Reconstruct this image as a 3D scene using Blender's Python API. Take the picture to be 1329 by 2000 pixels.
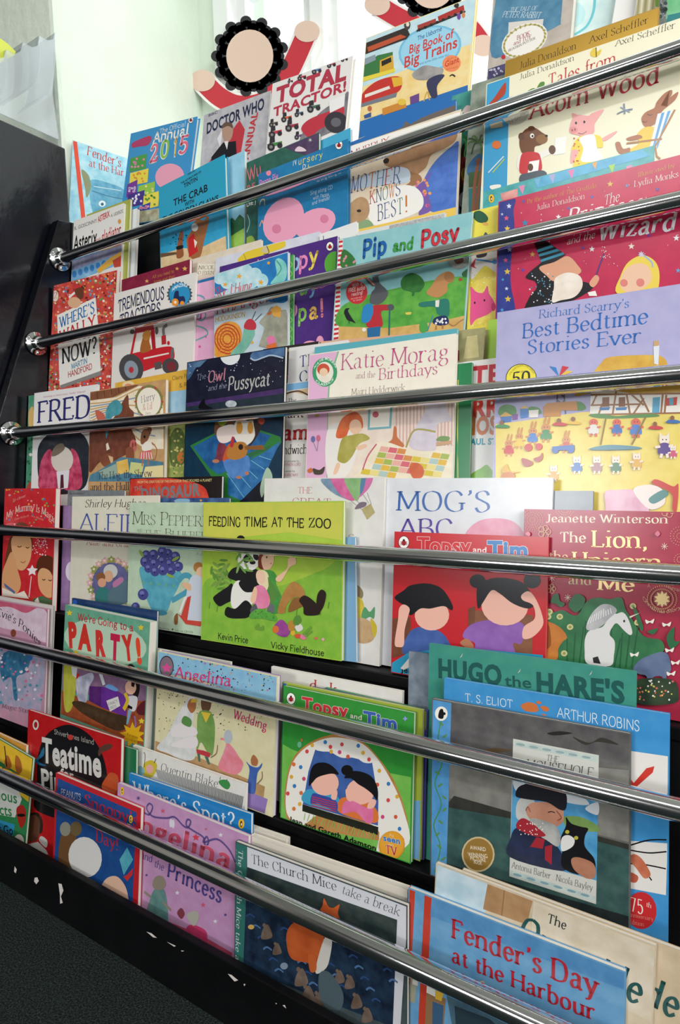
import bpy, bmesh, math, random
from mathutils import Vector, Matrix
random.seed(11)
SC = bpy.context.scene
COL = SC.collection
for _o in list(bpy.data.objects):
    bpy.data.objects.remove(_o)

# ------------------------------------------------------------------ camera, sky, lights, exposure
F_PX = 1200.0                                   # focal length in pixels of the 1329 px wide frame
AX = Vector((0.84164123, 0.02023717, -0.53965775))   # rack direction, depth and height seen from the camera
AY = Vector((0.53913352, -0.08926847, 0.83747608))
AZ = Vector((-0.03122628, -0.99580199, -0.08604256))
cam_data = bpy.data.cameras.new('camera')
cam = bpy.data.objects.new('camera', cam_data)
COL.objects.link(cam)
right = Vector((AX.x, AY.x, AZ.x)); down = Vector((AX.y, AY.y, AZ.y)); fwd = Vector((AX.z, AY.z, AZ.z))
cm = Matrix.Identity(4)
for r_ in range(3):
    cm[r_][0], cm[r_][1], cm[r_][2] = right[r_], -down[r_], -fwd[r_]
cam.matrix_world = cm
cam_data.sensor_fit = 'HORIZONTAL'
cam_data.sensor_width = 36.0
cam_data.lens = F_PX / 1329.0 * 36.0
cam_data.clip_start = 0.02
SC.camera = cam

world = bpy.data.worlds.new('sky')
SC.world = world
world.use_nodes = True
world.node_tree.nodes['Background'].inputs[0].default_value = (0.93, 0.97, 1.0, 1)
world.node_tree.nodes['Background'].inputs[1].default_value = 1.1

def area(name, loc, aim, sx, sy, power, col=(1, 1, 1)):
    d = bpy.data.lights.new(name, 'AREA')
    d.shape = 'RECTANGLE'; d.size = sx; d.size_y = sy; d.energy = power; d.color = col
    o = bpy.data.objects.new(name, d); COL.objects.link(o)
    o.location = loc
    o.rotation_euler = (Vector(aim) - Vector(loc)).to_track_quat('-Z', 'Y').to_euler()
    return o
area('daylight_shop_window', (1.95, -0.6, 1.05), (-0.5, 0.75, 0.4), 2.2, 1.2, 41, (1.0, 0.99, 0.98))
area('daylight_rear_window', (-0.2, 1.36, 1.15), (-0.4, -0.6, 0.2), 1.9, 1.0, 6, (0.93, 1.0, 0.97))
area('cover_glare_light', (-1.1, -3.15, 0.64), (-0.5, 0.8, 0.2), 0.9, 0.62, 24, (0.95, 0.98, 1.0))  # unseen window light, added behind the camera to put glare on the covers
area('ceiling_lamp_light', (-0.1, -1.2, 1.80), (-0.1, -1.2, 0), 1.3, 0.25, 14, (1.0, 0.985, 0.96))
SC.view_settings.view_transform = 'Standard'
SC.view_settings.look = 'None'
SC.view_settings.gamma = 1.0
SC.view_settings.use_curve_mapping = False
SC.view_settings.exposure = 0.64

# ------------------------------------------------------------------ rack measures (metres, camera at the origin)
Y0, Z0, STEP, RISE = 0.84384, 0.45332, 0.068057, 0.19
GAP, LEDGE_DROP, DEEP = 0.025, 0.149, 0.046
X_END, X_RIGHT = -1.254, 0.34
FLOOR_Z = -0.681
def rail_y(i): return Y0 - i * STEP
def rail_z(i): return Z0 - i * RISE

def ray(px, py):
    c = Vector(((px - 664.5) / F_PX, (py - 1000.0) / F_PX, 1.0))
    return Vector((AX.dot(c), AY.dot(c), AZ.dot(c)))
def at_y(px, py, y): d = ray(px, py); return d * (y / d.y)
def at_x(px, py, x): d = ray(px, py); return d * (x / d.x)

# ------------------------------------------------------------------ materials
def lin(h):
    out = []
    for k in (0, 2, 4):
        c = int(h[k:k + 2], 16) / 255
        out.append(c / 12.92 if c <= 0.04045 else ((c + 0.055) / 1.055) ** 2.4)
    return (*out, 1)
_mats = {}
def ink(h, h2=None, scale=60, rough=0.24, coat=0.0, metal=0.0):
    """a printed colour; with h2 a hand painted mottling between two colours"""
    key = (h, h2, scale, rough, coat, metal)
    if key in _mats: return _mats[key]
    m = bpy.data.materials.new('print_' + h); m.use_nodes = True
    nt = m.node_tree; p = nt.nodes['Principled BSDF']
    p.inputs['Base Color'].default_value = lin(h)
    p.inputs['Roughness'].default_value = rough
    p.inputs['Metallic'].default_value = metal
    p.inputs['Coat Weight'].default_value = coat
    p.inputs['Coat Roughness'].default_value = 0.12
    if h2:
        tc = nt.nodes.new('ShaderNodeTexCoord')
        n = nt.nodes.new('ShaderNodeTexNoise'); n.inputs['Scale'].default_value = scale; n.inputs['Detail'].default_value = 6
        r = nt.nodes.new('ShaderNodeValToRGB')
        r.color_ramp.elements[0].position = 0.36; r.color_ramp.elements[1].position = 0.64
        r.color_ramp.elements[0].color = lin(h); r.color_ramp.elements[1].color = lin(h2)
        nt.links.new(tc.outputs['Object'], n.inputs['Vector'])
        nt.links.new(n.outputs['Fac'], r.inputs['Fac'])
        nt.links.new(r.outputs['Color'], p.inputs['Base Color'])
    _mats[key] = m
    return m
def surface(name, h, rough, spec=0.5, h2=None, scale=20, bump=0.0, bscale=80, metal=0.0, coat=0.0, detail=8):
    m = bpy.data.materials.new(name); m.use_nodes = True
    nt = m.node_tree; p = nt.nodes['Principled BSDF']
    p.inputs['Base Color'].default_value = lin(h); p.inputs['Roughness'].default_value = rough
    p.inputs['Specular IOR Level'].default_value = spec; p.inputs['Metallic'].default_value = metal
    p.inputs['Coat Weight'].default_value = coat
    tc = nt.nodes.new('ShaderNodeTexCoord')
    if h2:
        n = nt.nodes.new('ShaderNodeTexNoise'); n.inputs['Scale'].default_value = scale; n.inputs['Detail'].default_value = detail
        r = nt.nodes.new('ShaderNodeValToRGB')
        r.color_ramp.elements[0].position = 0.4; r.color_ramp.elements[1].position = 0.68
        r.color_ramp.elements[0].color = lin(h); r.color_ramp.elements[1].color = lin(h2)
        nt.links.new(tc.outputs['Object'], n.inputs['Vector']); nt.links.new(n.outputs['Fac'], r.inputs['Fac'])
        nt.links.new(r.outputs['Color'], p.inputs['Base Color'])
    if bump:
        n2 = nt.nodes.new('ShaderNodeTexNoise'); n2.inputs['Scale'].default_value = bscale; n2.inputs['Detail'].default_value = 5
        b = nt.nodes.new('ShaderNodeBump'); b.inputs['Strength'].default_value = bump; b.inputs['Distance'].default_value = 0.01
        nt.links.new(tc.outputs['Object'], n2.inputs['Vector']); nt.links.new(n2.outputs['Fac'], b.inputs['Height'])
        nt.links.new(b.outputs['Normal'], p.inputs['Normal'])
    return m
def pages_mat():
    m = bpy.data.materials.new('page_edges'); m.use_nodes = True
    nt = m.node_tree; p = nt.nodes['Principled BSDF']; p.inputs['Roughness'].default_value = 0.8
    tc = nt.nodes.new('ShaderNodeTexCoord'); w = nt.nodes.new('ShaderNodeTexWave')
    w.wave_type = 'BANDS'; w.bands_direction = 'Y'; w.inputs['Scale'].default_value = 420; w.inputs['Distortion'].default_value = 1.5
    r = nt.nodes.new('ShaderNodeValToRGB'); r.color_ramp.elements[0].color = lin('c9c2b6'); r.color_ramp.elements[1].color = lin('efebe2')
    nt.links.new(tc.outputs['Object'], w.inputs['Vector']); nt.links.new(w.outputs['Fac'], r.inputs['Fac'])
    nt.links.new(r.outputs['Color'], p.inputs['Base Color'])
    return m
PAGES = pages_mat()
BLACK = surface('black_lacquered_wood', '08090f', 0.2, 0.3, '0c0e17', 9, 0.10, 26)
BLACK_SATIN = surface('black_painted_board', '08080a', 0.45, 0.22, '0e0e10', 14, 0.06, 90)
CHIP = surface('bare_wood_chip', 'd8d0ca', 0.8, 0.2)
CHROME = surface('polished_chrome', 'd9dadd', 0.11, metal=1.0)
STEEL = surface('screw_steel', 'b9bbbf', 0.22, metal=1.0)
PLASTER = surface('pale_green_plaster', 'dce7d8', 0.85, 0.25, 'e2ecdd', 6, 0.35, 38)
WHITE_GLOSS = surface('white_gloss_paint', 'eef0ee', 0.35, 0.5)
CEIL = surface('ceiling_paint', 'a5a59c', 0.9, 0.2)
CARPET = surface('dark_carpet', '222a29', 1.0, 0.05, '48524f', 420, 0.9, 700, detail=3)
def clear(name, tint, gloss=0.08, rough=0.05, milky=0.0):
    m = bpy.data.materials.new(name); m.use_nodes = True
    nt = m.node_tree; nt.nodes.clear()
    out = nt.nodes.new('ShaderNodeOutputMaterial'); t = nt.nodes.new('ShaderNodeBsdfTransparent'); t.inputs[0].default_value = tint
    g = nt.nodes.new('ShaderNodeBsdfGlossy'); g.inputs['Roughness'].default_value = rough
    mx = nt.nodes.new('ShaderNodeMixShader'); mx.inputs[0].default_value = gloss
    nt.links.new(t.outputs[0], mx.inputs[1]); nt.links.new(g.outputs[0], mx.inputs[2])
    last = mx
    if milky:
        d = nt.nodes.new('ShaderNodeBsdfTranslucent'); d.inputs[0].default_value = (0.9, 0.92, 0.93, 1)
        d2 = nt.nodes.new('ShaderNodeBsdfDiffuse'); d2.inputs[0].default_value = (0.86, 0.88, 0.9, 1)
        a = nt.nodes.new('ShaderNodeMixShader'); a.inputs[0].default_value = 0.6
        nt.links.new(d.outputs[0], a.inputs[1]); nt.links.new(d2.outputs[0], a.inputs[2])
        b = nt.nodes.new('ShaderNodeMixShader'); b.inputs[0].default_value = milky
        nt.links.new(mx.outputs[0], b.inputs[1]); nt.links.new(a.outputs[0], b.inputs[2]); last = b
    nt.links.new(last.outputs[0], out.inputs[0])
    return m
GLASS = clear('window_glass', (0.97, 0.99, 0.98, 1))
ACRYLIC = clear('clear_acrylic', (0.80, 0.83, 0.85, 1), 0.13, 0.06, 0.08)

# ------------------------------------------------------------------ mesh helpers
def link(name, me, parent=None):
    o = bpy.data.objects.new(name, me); COL.objects.link(o)
    if parent: o.parent = parent
    return o
def empty(name, loc=(0, 0, 0)):
    o = bpy.data.objects.new(name, None); COL.objects.link(o); o.location = loc; o.empty_display_size = 0.02
    return o
def tag(o, label, cat, group=None):
    o['label'] = label; o['category'] = cat
    if group: o['group'] = group
    return o
class MB:
    def __init__(s): s.v = []; s.f = []; s.m = []
    def add(s, vs, fs, mi=0):
        n = len(s.v); s.v += [tuple(p) for p in vs]
        for f in fs: s.f.append([n + k for k in f]); s.m.append(mi)
    def box(s, x0, x1, y0, y1, z0, z1, mi=0):
        s.add([(x0, y0, z0), (x1, y0, z0), (x1, y1, z0), (x0, y1, z0), (x0, y0, z1), (x1, y0, z1), (x1, y1, z1), (x0, y1, z1)],
              [(0, 3, 2, 1), (4, 5, 6, 7), (0, 1, 5, 4), (1, 2, 6, 5), (2, 3, 7, 6), (3, 0, 4, 7)], mi)
    def prism_x(s, yz, x0, x1, mi=0):
        n = len(yz)
        s.add([(x0, y, z) for y, z in yz] + [(x1, y, z) for y, z in yz],
              [list(range(n))[::-1], list(range(n, 2 * n))] + [(k, (k + 1) % n, n + (k + 1) % n, n + k) for k in range(n)], mi)
    def build(s, name, mats, parent=None, bevel=0.0, smooth=False):
        me = bpy.data.meshes.new(name); me.from_pydata(s.v, [], s.f)
        for m in (mats if isinstance(mats, list) else [mats]): me.materials.append(m)
        me.polygons.foreach_set('material_index', s.m)
        bm = bmesh.new(); bm.from_mesh(me)
        if bevel:
            bmesh.ops.recalc_face_normals(bm, faces=bm.faces)
            bmesh.ops.bevel(bm, geom=list(bm.edges), offset=bevel, segments=2, profile=0.6, affect='EDGES')
        if smooth:
            for f in bm.faces: f.smooth = True
        bm.to_mesh(me); bm.free()
        return link(name, me, parent)
def lathe_x(prof, x0=0, seg=32):
    """(x, r) profile turned round the x axis"""
    b = MB(); n = len(prof)
    vs = [(x0 + x, r * math.cos(2 * math.pi * k / seg), r * math.sin(2 * math.pi * k / seg)) for k in range(seg) for x, r in prof]
    fs = []
    for k in range(seg):
        for j in range(n - 1):
            a = k * n + j; c = ((k + 1) % seg) * n + j
            fs.append((a, a + 1, c + 1, c))
    b.add(vs, fs); return b

# ------------------------------------------------------------------ lettering: a pen drawn alphabet (cap height 10) and the built-in sans
GL = {}
for line in """A 8.8 0,0| 4.2,10;4.2,10 8.4,0|;1.5,3.6 6.8,3.6
B 7.4 1,0| 1,10|;~1,9.9 3.6,10 5.6,9.2 5.8,6.6 3.8,5.4 1,5.3;~3.4,5.3 5.8,4.7 6.8,2.7 5.8,.5 4,0 1,.1
C 8.2 ~7.4,7.6 6.2,9.5 4.2,10 1.7,8.6 .7,5 1.7,1.5 4.2,0 6.3,.5 7.6,2.3
D 8.6 1,0| 1,10|;~1,9.9 4.2,9.9 6.8,8.6 7.8,5 6.8,1.4 4.2,.1 1,.1
E 7 1,0| 1,10|;1,9.8 6,9.8 6.1,8.3;1,5.3 4.8,5.3;1,.2 6.2,.2 6.4,1.8
F 6.6 1,0| 1,10|;1,9.8 6,9.8 6.1,8.3;1,5.2 4.8,5.2
G 8.8 ~7.4,7.8 6.2,9.5 4.2,10 1.7,8.6 .7,5 1.7,1.5 4.2,0 6.4,.4 7.6,1.4;7.5,1 7.5,4.4|
H 9 1,0| 1,10|;8,0| 8,10|;1,5.2 8,5.2
I 3.6 1.8,0| 1.8,10|
J 4.6 ~3,10 3,3 2.4,.4 .8,-.6 0,.2;3,9.6 3,10|
K 8.4 1,0| 1,10|;1,4.4 7,10|;3.2,6.2 7.8,0|
L 6.6 1,0| 1,10|;1,.2 6,.2 6.3,2
M 10.6 1,0| 1.3,10|;1.3,10 5.3,1;5.3,1 9.3,10;9.3,10| 9.6,0|
N 9 1,0| 1,10|;1,10 8,0;8,0 8,10|
O 9 ~4.5,10 1.8,8.8 .7,5 1.8,1.2 4.5,0 7.2,1.2 8.3,5 7.2,8.8 4.5,10
P 7 1,0| 1,10|;~1,9.9 4,9.9 6,9 6.4,7.2 5.6,5.2 3.6,4.6 1,4.6
Q 9 ~4.5,10 1.8,8.8 .7,5 1.8,1.2 4.5,0 7.2,1.2 8.3,5 7.2,8.8 4.5,10;~4.6,1.8 6.5,-.8 9,-1.6
R 8 1,0| 1,10|;~1,9.9 4,9.9 6,9 6.3,7.4 5.6,5.6 3.6,5 1,5;3.6,5 7.6,0|
S 6.6 ~5.6,8 4.8,9.6 3.2,10 1.2,8.9 1.1,6.8 3.2,5.3 5.3,3.8 5.6,1.6 3.6,0 1.8,.2 .7,2
T 8 4,0| 4,10;.6,8.2 .8,9.8 7.2,9.8 7.4,8.2
U 8.8 ~1.2,10 1.2,4 2,1.1 4.4,0 6.8,1.1 7.5,4 7.5,10;1.2,9.6 1.2,10|;7.5,9.6 7.5,10|
V 8.6 .4,10| 4.4,0;4.4,0 8.2,10|
W 12 .4,10| 3.5,0;3.5,0 6,9.5;6,9.5 8.7,0;8.7,0 11.6,10|
X 8.2 .8,10| 7.4,0|;.7,0| 7.3,10|
Y 8 .4,10| 4,4.6;7.6,10| 4,4.6;4,4.8 4,0|
Z 7.4 .8,8.4 .9,9.8 6.6,9.8 .7,.2 6.7,.2 6.9,1.8
a 6.4 ~1,5.4 2.6,6.6 4.4,5.8 4.6,4 4.6,1.4 5.4,.2 6.2,.6;~4.6,4 2,3.4 .8,1.9 1.7,.2 3.4,.4 4.6,1.6
b 6.8 1,0 1,10.6|;~1,5 2.4,6.4 4.2,6.4 5.9,4.6 5.7,1.6 4,0 2.2,.1 1,1.2
c 5.6 ~5,5.2 3.8,6.5 2.2,6.2 .8,4.4 .9,2 2.3,.2 4,.2 5.2,1.5
d 7 5.6,0| 5.6,10.6|;~5.6,5.4 4.2,6.5 2.3,6.2 .8,4.2 1,1.7 2.6,0 4.4,.3 5.6,1.4
e 5.9 ~1,3.6 5.2,3.7 4.6,5.8 3,6.6 1.3,5.4 .8,3.2 1.6,.9 3.3,0 5.3,1.4
f 4.2 2,0| 2,6.6;~2,6.4 2,8.6 2.7,10.2 4.3,10;.5,6.4 3.8,6.4
g 6.2 ~3,6.5 1.3,5.8 1.2,3.8 2.8,2.8 4.4,3.6 4.6,5.6 3,6.5;~1.8,3 1,1.8 2.4,1.1 4.6,.9 5.5,-.8 4.4,-2.6 2.2,-2.9 .6,-1.7 1.2,-.2 2.6,.9;4.2,6.1 5.9,6.6
h 7.2 1,0| 1,10.6|;~1,4.8 2.4,6.3 4.4,6.4 5.8,5 5.9,0;5.9,.4 5.9,0|
i 3.2 1.6,0| 1.6,6.4|;1.6,9.3 1.6,10
j 3 ~1.8,6.6 1.8,0 1.2,-2.4 -.4,-2.8;1.8,9.3 1.8,10
k 6.8 1,0| 1,10.6|;1,2.6 5.4,6.6|;2.6,3.8 6.2,0|
l 3.2 1.6,0| 1.6,10.6|
m 10.6 1,0| 1,6.6|;~1,4.8 2.3,6.3 4,6.4 5.2,5 5.3,0;~5.3,4.8 6.6,6.3 8.3,6.4 9.5,5 9.6,0;5.3,.4 5.3,0|;9.6,.4 9.6,0|
n 7.2 1,0| 1,6.6|;~1,4.8 2.4,6.3 4.4,6.4 5.8,5 5.9,0;5.9,.4 5.9,0|
o 6.6 ~3.3,6.6 1.4,5.7 .7,3.3 1.4,.9 3.3,0 5.2,.9 5.9,3.3 5.2,5.7 3.3,6.6
p 6.8 1,-3| 1,6.6|;~1,5 2.4,6.4 4.2,6.4 5.9,4.6 5.7,1.6 4,0 2.2,.1 1,1.2
q 6.8 5.6,-3| 5.6,6.6;~5.6,5.4 4.2,6.5 2.3,6.2 .8,4.2 1,1.7 2.6,0 4.4,.3 5.6,1.4
r 5 1,0| 1,6.6|;~1,4.2 2,5.9 3.4,6.6 4.6,6
s 5 ~4.2,5.3 3.2,6.5 1.8,6.4 .9,5.2 1.7,3.9 3.5,3 4.3,1.6 3.2,.1 1.6,.1 .6,1.3
t 4.4 ~2,8.2 2,1.8 2.8,.1 4.2,.8;.5,6.4 3.9,6.4
u 7.2 ~1.2,6.6 1.2,1.8 2.4,.1 4.2,.3 5.8,2;5.8,6.6| 5.8,0|
v 6.4 .5,6.6| 3.3,0;3.3,0 5.9,6.6|
w 9 .5,6.6| 2.7,0;2.7,0 4.5,6.2;4.5,6.2 6.6,0;6.6,0 8.5,6.6|
x 6.6 .7,6.6| 5.8,0|;.6,0| 5.7,6.6|
y 6.4 .5,6.6| 3.4,.4;~5.9,6.6 3.4,.2 2.2,-2.4 .5,-2.9;5.7,6.2 5.9,6.6|
z 5.6 .7,5.4 .8,6.4 4.9,6.4 .6,.2 5,.2 5.2,1.5
0 7 ~3.5,10 1.4,8.6 .8,5 1.4,1.4 3.5,0 5.6,1.4 6.2,5 5.6,8.6 3.5,10
1 4.6 .8,8.2 2.6,10;2.6,10 2.6,0|
2 7 ~1,7.8 2,9.7 4,9.9 5.6,8.4 5.2,5.8 2.8,2.8 .8,.3;.8,.2 6,.2 6.4,1.8
5 7 5.8,9.8 1.8,9.8 1.4,5.4;~1.4,5.4 3.4,6.2 5.4,5.2 5.9,2.8 4.6,.5 2.6,0 .9,1
7 7 .9,8.4 1,9.8 6.2,9.8 2.8,0
! 3.2 1.6,3.4 1.6,10.4;1.6,0 1.6,.9
? 5.6 ~.8,8 1.8,9.8 3.8,9.8 4.8,8 3.8,5.8 2.6,4.6 2.5,3.2;2.5,0 2.5,.9
. 2.6 1.3,0 1.3,.7
, 2.6 ~1.4,.8 1.5,-.6 .6,-1.7
' 2.4 ~1.3,10.4 1.4,9 .6,8
& 9 ~8,4 6,.8 3.4,0 1.4,1 1.2,3 3,5 5,7 5,9.4 3.4,10 2,8.8 2.4,6.8 5,3 8,0
- 4 .6,4 3.4,4""".split('\n'):
    k_, adv_, body_ = line.split(' ', 2)
    GL[k_] = (float(adv_), [(s[0] == '~', [(float(q.strip('|').split(',')[0]), float(q.strip('|').split(',')[1]), q.endswith('|')) for q in s.lstrip('~').split()]) for s in body_.split(';')])
def catmull(pts, closed=False, n=6):
    out = []; m = len(pts)
    rng = range(m) if closed else range(m - 1)
    for i in rng:
        g = lambda k: pts[k % m] if closed else pts[max(0, min(m - 1, k))]
        a, b, c, d = g(i - 1), g(i), g(i + 1), g(i + 2)
        for k in range(n):
            t = k / n; t2 = t * t; t3 = t2 * t
            out.append(tuple(0.5 * (2 * b[j] + (c[j] - a[j]) * t + (2 * a[j] - 5 * b[j] + 4 * c[j] - d[j]) * t2 + (3 * b[j] - a[j] - 3 * c[j] + d[j]) * t3) for j in (0, 1)))
    if not closed: out.append(tuple(pts[-1][:2]))
    return out
def ribbon(pts, half):
    """quads along a polyline; half(dx,dy) gives the half width for a direction"""
    fs = []
    ps = [p for k, p in enumerate(pts) if k == 0 or math.dist(p, pts[k - 1]) > 1e-7]
    if len(ps) < 2: return fs
    L = []; R = []
    for k, p in enumerate(ps):
        a = ps[max(0, k - 1)]; b = ps[min(len(ps) - 1, k + 1)]
        dx, dy = b[0] - a[0], b[1] - a[1]; q = math.hypot(dx, dy) or 1e-9; dx /= q; dy /= q
        w = half(dx, dy); L.append((p[0] - dy * w, p[1] + dx * w)); R.append((p[0] + dy * w, p[1] - dx * w))
    for k in range(len(ps) - 1): fs.append([L[k], L[k + 1], R[k + 1], R[k]])
    return fs
def pen_text(text, thick, thin, serif, slant, cap=False, grow=0.0):
    """polygons of a pen drawn line, cap height 1; returns (polys, width)"""
    T, t = thick * 5 + grow * 10, thin * 5 + grow * 10; ph = math.radians(14); c, s = math.cos(ph), math.sin(ph)
    half = lambda dx, dy: math.sqrt((T * (-dy * c + dx * s)) ** 2 + (t * (dy * s + dx * c)) ** 2)
    polys = []; x = 0.0
    for ch in text:
        if ch == ' ': x += 4.2; continue
        if ch in '\u2019\u2018': ch = "'"
        small = cap and ch.islower()
        adv, strokes = GL.get(ch.upper() if small else ch, GL['o'])
        k_ = 0.76 if small else 1.0
        for smooth, pts in strokes:
            raw = [(p[0], p[1]) for p in pts]
            line = catmull(raw, n=7) if smooth else raw
            P = ribbon(line, half)
            for p in pts:
                if p[2] and serif:
                    hs, hh = serif * 10 + grow * 10, max(t, 0.28 + grow * 10); yy = p[1] + (hh if p[1] < 3 else -hh)
                    P.append([(p[0] - hs, yy - hh), (p[0] + hs, yy - hh), (p[0] + hs, yy + hh), (p[0] - hs, yy + hh)])
            if not serif:
                for p in ((line[0], line[-1]) if smooth else line):
                    P.append([(p[0] + T * .98 * math.cos(a * math.pi / 5), p[1] + min(T, t * 1.6) * .98 * math.sin(a * math.pi / 5)) for a in range(10)])
            for poly in P: polys.append([((x + k_ * (q[0] + slant * q[1])) / 10, k_ * q[1] / 10) for q in poly])
        x += adv * k_ + T * 1.1 + grow * 4
    return polys, x / 10
_sans = {}
def sans_text(text, offset, base=0.0):
    key = (text, offset, base)
    if key not in _sans:
        c = bpy.data.curves.new('tmp', 'FONT'); c.body = text; c.offset = offset; c.resolution_u = 3; c.space_character = 1 + max(0, base) * 2.0
        o = bpy.data.objects.new('tmp', c); me = o.to_mesh()
        _sans[key] = [[(me.vertices[i].co.x / 0.69, me.vertices[i].co.y / 0.69) for i in p.vertices] for p in me.polygons]
        o.to_mesh_clear(); bpy.data.objects.remove(o); bpy.data.curves.remove(c)
    polys = _sans[key]
    return polys, max(q[0] for p in polys for q in p)
# style name -> (thick, thin, serif, slant, small caps)
STY = {'s': (.12, .035, .13, 0, 0), 'S': (.17, .06, .15, 0, 0), 'L': (.075, .03, .1, 0, 0), 'i': (.09, .035, .1, .25, 0), 'c': (.09, .03, .12, 0, 1),
       'h': (.09, .09, 0, 0, 0), 'H': (.15, .13, 0, 0, 0), 'k': (.2, .2, 0, 0, 0), 'K': (.28, .26, 0, 0, 0), 'g': (.1, .05, .06, .18, 0), 'w': (.13, .05, .1, .12, 0)}

# ------------------------------------------------------------------ books
ZOOM = {'A': (0, 0, 2.953), 'B': (350, 0, 2.215), 'C': (880, 0, 2.96), 'D': (0, 350, 2.953), 'E': (300, 220, 3.3225), 'F': (540, 230, 3.164), 'G': (880, 330, 2.96),
        'H': (0, 700, 3.164), 'I': (330, 640, 3.797), 'J': (540, 620, 2.953), 'K': (880, 680, 2.96), 'L': (0, 920, 3.164), 'M': (370, 920, 3.09), 'N': (660, 920, 3.09),
        'O': (950, 950, 3.507), 'P': (0, 1150, 4.027), 'Q': (0, 1380, 4.43), 'R': (220, 1260, 3.692), 'S': (500, 1290, 3.69), 'T': (780, 1240, 2.42),
        'U': (60, 1480, 3.02), 'V': (400, 1600, 2.953), 'W': (760, 1660, 2.336)}
BOOKS = []
class Book:
    def __init__(s, tier, depth, zoom, tl, tr, bl, th, cover, label, spine=None, board=False, group='face-out picture books on the display rack', br=None, lean=None, name='picture_book', back=None, cat='book', tone=None, yaw=None):
        s.tier, s.d, s.z = tier, depth / 100, zoom
        s.yaw = yaw; s.tl = tl; s.th = th / 100; s.label = label; s.board = board; s.group = group; s.name = name; s.cat = cat
        s.cover, s.spine, s.back, s.tone = cover, spine, back, tone
        TL, TR = s.f(*tl), s.f(*tr)
        side = (TL, s.f(*bl)) if bl else ((TR, s.f(*br)) if br else None)
        if yaw: s.yaw_at = at_y(*TL, rail_y(tier) + GAP + s.d)
        best = None
        for a in (lean or 6.5,):
            s.set_plane(a)
            u = (s.hit(*TR) - s.hit(*TL)).normalized()
            e = abs(u.dot((s.hit(*side[1]) - s.hit(*side[0])).normalized())) if side else abs(a - 6.5)
            if best is None or e < best[0] - 1e-6: best = (e, a)
        s.set_plane(best[1])
        p0, p1 = s.hit(*TL), s.hit(*TR)
        u = (p1 - p0).normalized()
        if side and not yaw:
            v = (s.hit(*side[1]) - s.hit(*side[0])).normalized()
            un = s.n.cross(v); un = -un if un.dot(u) < 0 else un
            u = (u * 0.65 + un * 0.35).normalized()
        s.u = u; s.v = u.cross(s.n).normalized()
        if s.v.z > 0: s.v = -s.v
        s.W = (p1 - p0).length
        low = min(p0.x, (p0 + s.v * 0.2).x)
        lim = X_END + (0.003 if s.d > 0.002 else 0.021)
        if not yaw and low < lim:                   # stop at the side panel, or at the rail's flange
            cut = (lim - low) / s.u.x; p0 = p0 + s.u * cut; s.W -= cut
        BOOKS.append(s)
        ledge = rail_z(tier) - LEDGE_DROP
        s.H = min((ledge - p0.z) / s.v.z, (ledge - (p0 + s.u * s.W).z) / s.v.z) - 0.0008 - s.th * 0.125
        s.O = p0
        s.art = {}; s.k = 0; s.lab = {}
    def f(s, x, y, z=None):
        ox, oy, sc = ZOOM[z or s.z]; return (ox + x / sc, oy + y / sc)
    def set_plane(s, lean):
        a = math.radians(lean); s.n = Vector((0, -math.cos(a), math.sin(a)))
        s.P = Vector((0, rail_y(s.tier) + GAP + s.d, rail_z(s.tier)))
        if s.yaw:                                   # turned about its near edge, against the window reveal
            s.P = s.yaw_at; r = Matrix.Rotation(math.radians(s.yaw), 3, 'Z'); s.n = r @ s.n
    def hit(s, px, py): d = ray(px, py); return d * (s.P.dot(s.n) / d.dot(s.n))
    def loc(s, x, y):
        p = s.hit(*s.f(x, y)) - s.O; return (p.dot(s.u), p.dot(s.v))
    # ---- art: every call adds flat printed shapes to one part of the book
    def put(s, part, mat, polys, clip=True):
        s.k += 1; A = s.art.setdefault(part, [])
        m = 0.0012
        for p in polys:
            if clip and any(q[0] < m or q[0] > s.W - m or q[1] < m or q[1] > s.H - m for q in p):
                for ax, lim, sg in ((0, m, 1), (0, s.W - m, -1), (1, m, 1), (1, s.H - m, -1)):
                    o = []
                    for i in range(len(p)):
                        a, b = p[i - 1], p[i]; ia, ib = sg * (a[ax] - lim) >= 0, sg * (b[ax] - lim) >= 0
                        if ia != ib:
                            t = (lim - a[ax]) / (b[ax] - a[ax]); o.append((a[0] + t * (b[0] - a[0]), a[1] + t * (b[1] - a[1])))
                        if ib: o.append(b)
                    p = o
                    if len(p) < 3: break
            if len(p) >= 3: A.append((s.k, mat, p))
        return s
    def m(s, c):
        if isinstance(c, str):
            return ink(*c.split('/')[:2]) if '/' in c else ink(c)
        return c
    def p(s, c, *xy, part='illustration', smooth=False):
        pts = [(xy[i], xy[i + 1]) for i in range(0, len(xy), 2)]
        if smooth: pts = catmull(pts, True, 5)
        return s.put(part, s.m(c), [[s.loc(*q) for q in pts]])
    def b(s, c, *xy, part='illustration'): return s.p(c, *xy, part=part, smooth=True)
    def band(s, c, y0, y1, x0=0.0, x1=1.0, part='illustration'):
        """a block of the cover given in fractions of its width and height"""
        return s.put(part, s.m(c), [[(x0 * s.W, y0 * s.H), (x1 * s.W, y0 * s.H), (x1 * s.W, y1 * s.H), (x0 * s.W, y1 * s.H)]])
    def e(s, c, x, y, rx, ry=None, rot=0, part='illustration', n=22):
        ry = ry or rx; a = math.radians(rot)
        return s.put(part, s.m(c), [[s.loc(x + rx * math.cos(t) * math.cos(a) - ry * math.sin(t) * math.sin(a), y + rx * math.cos(t) * math.sin(a) + ry * math.sin(t) * math.cos(a)) for t in [2 * math.pi * k / n for k in range(n)]]])
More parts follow.
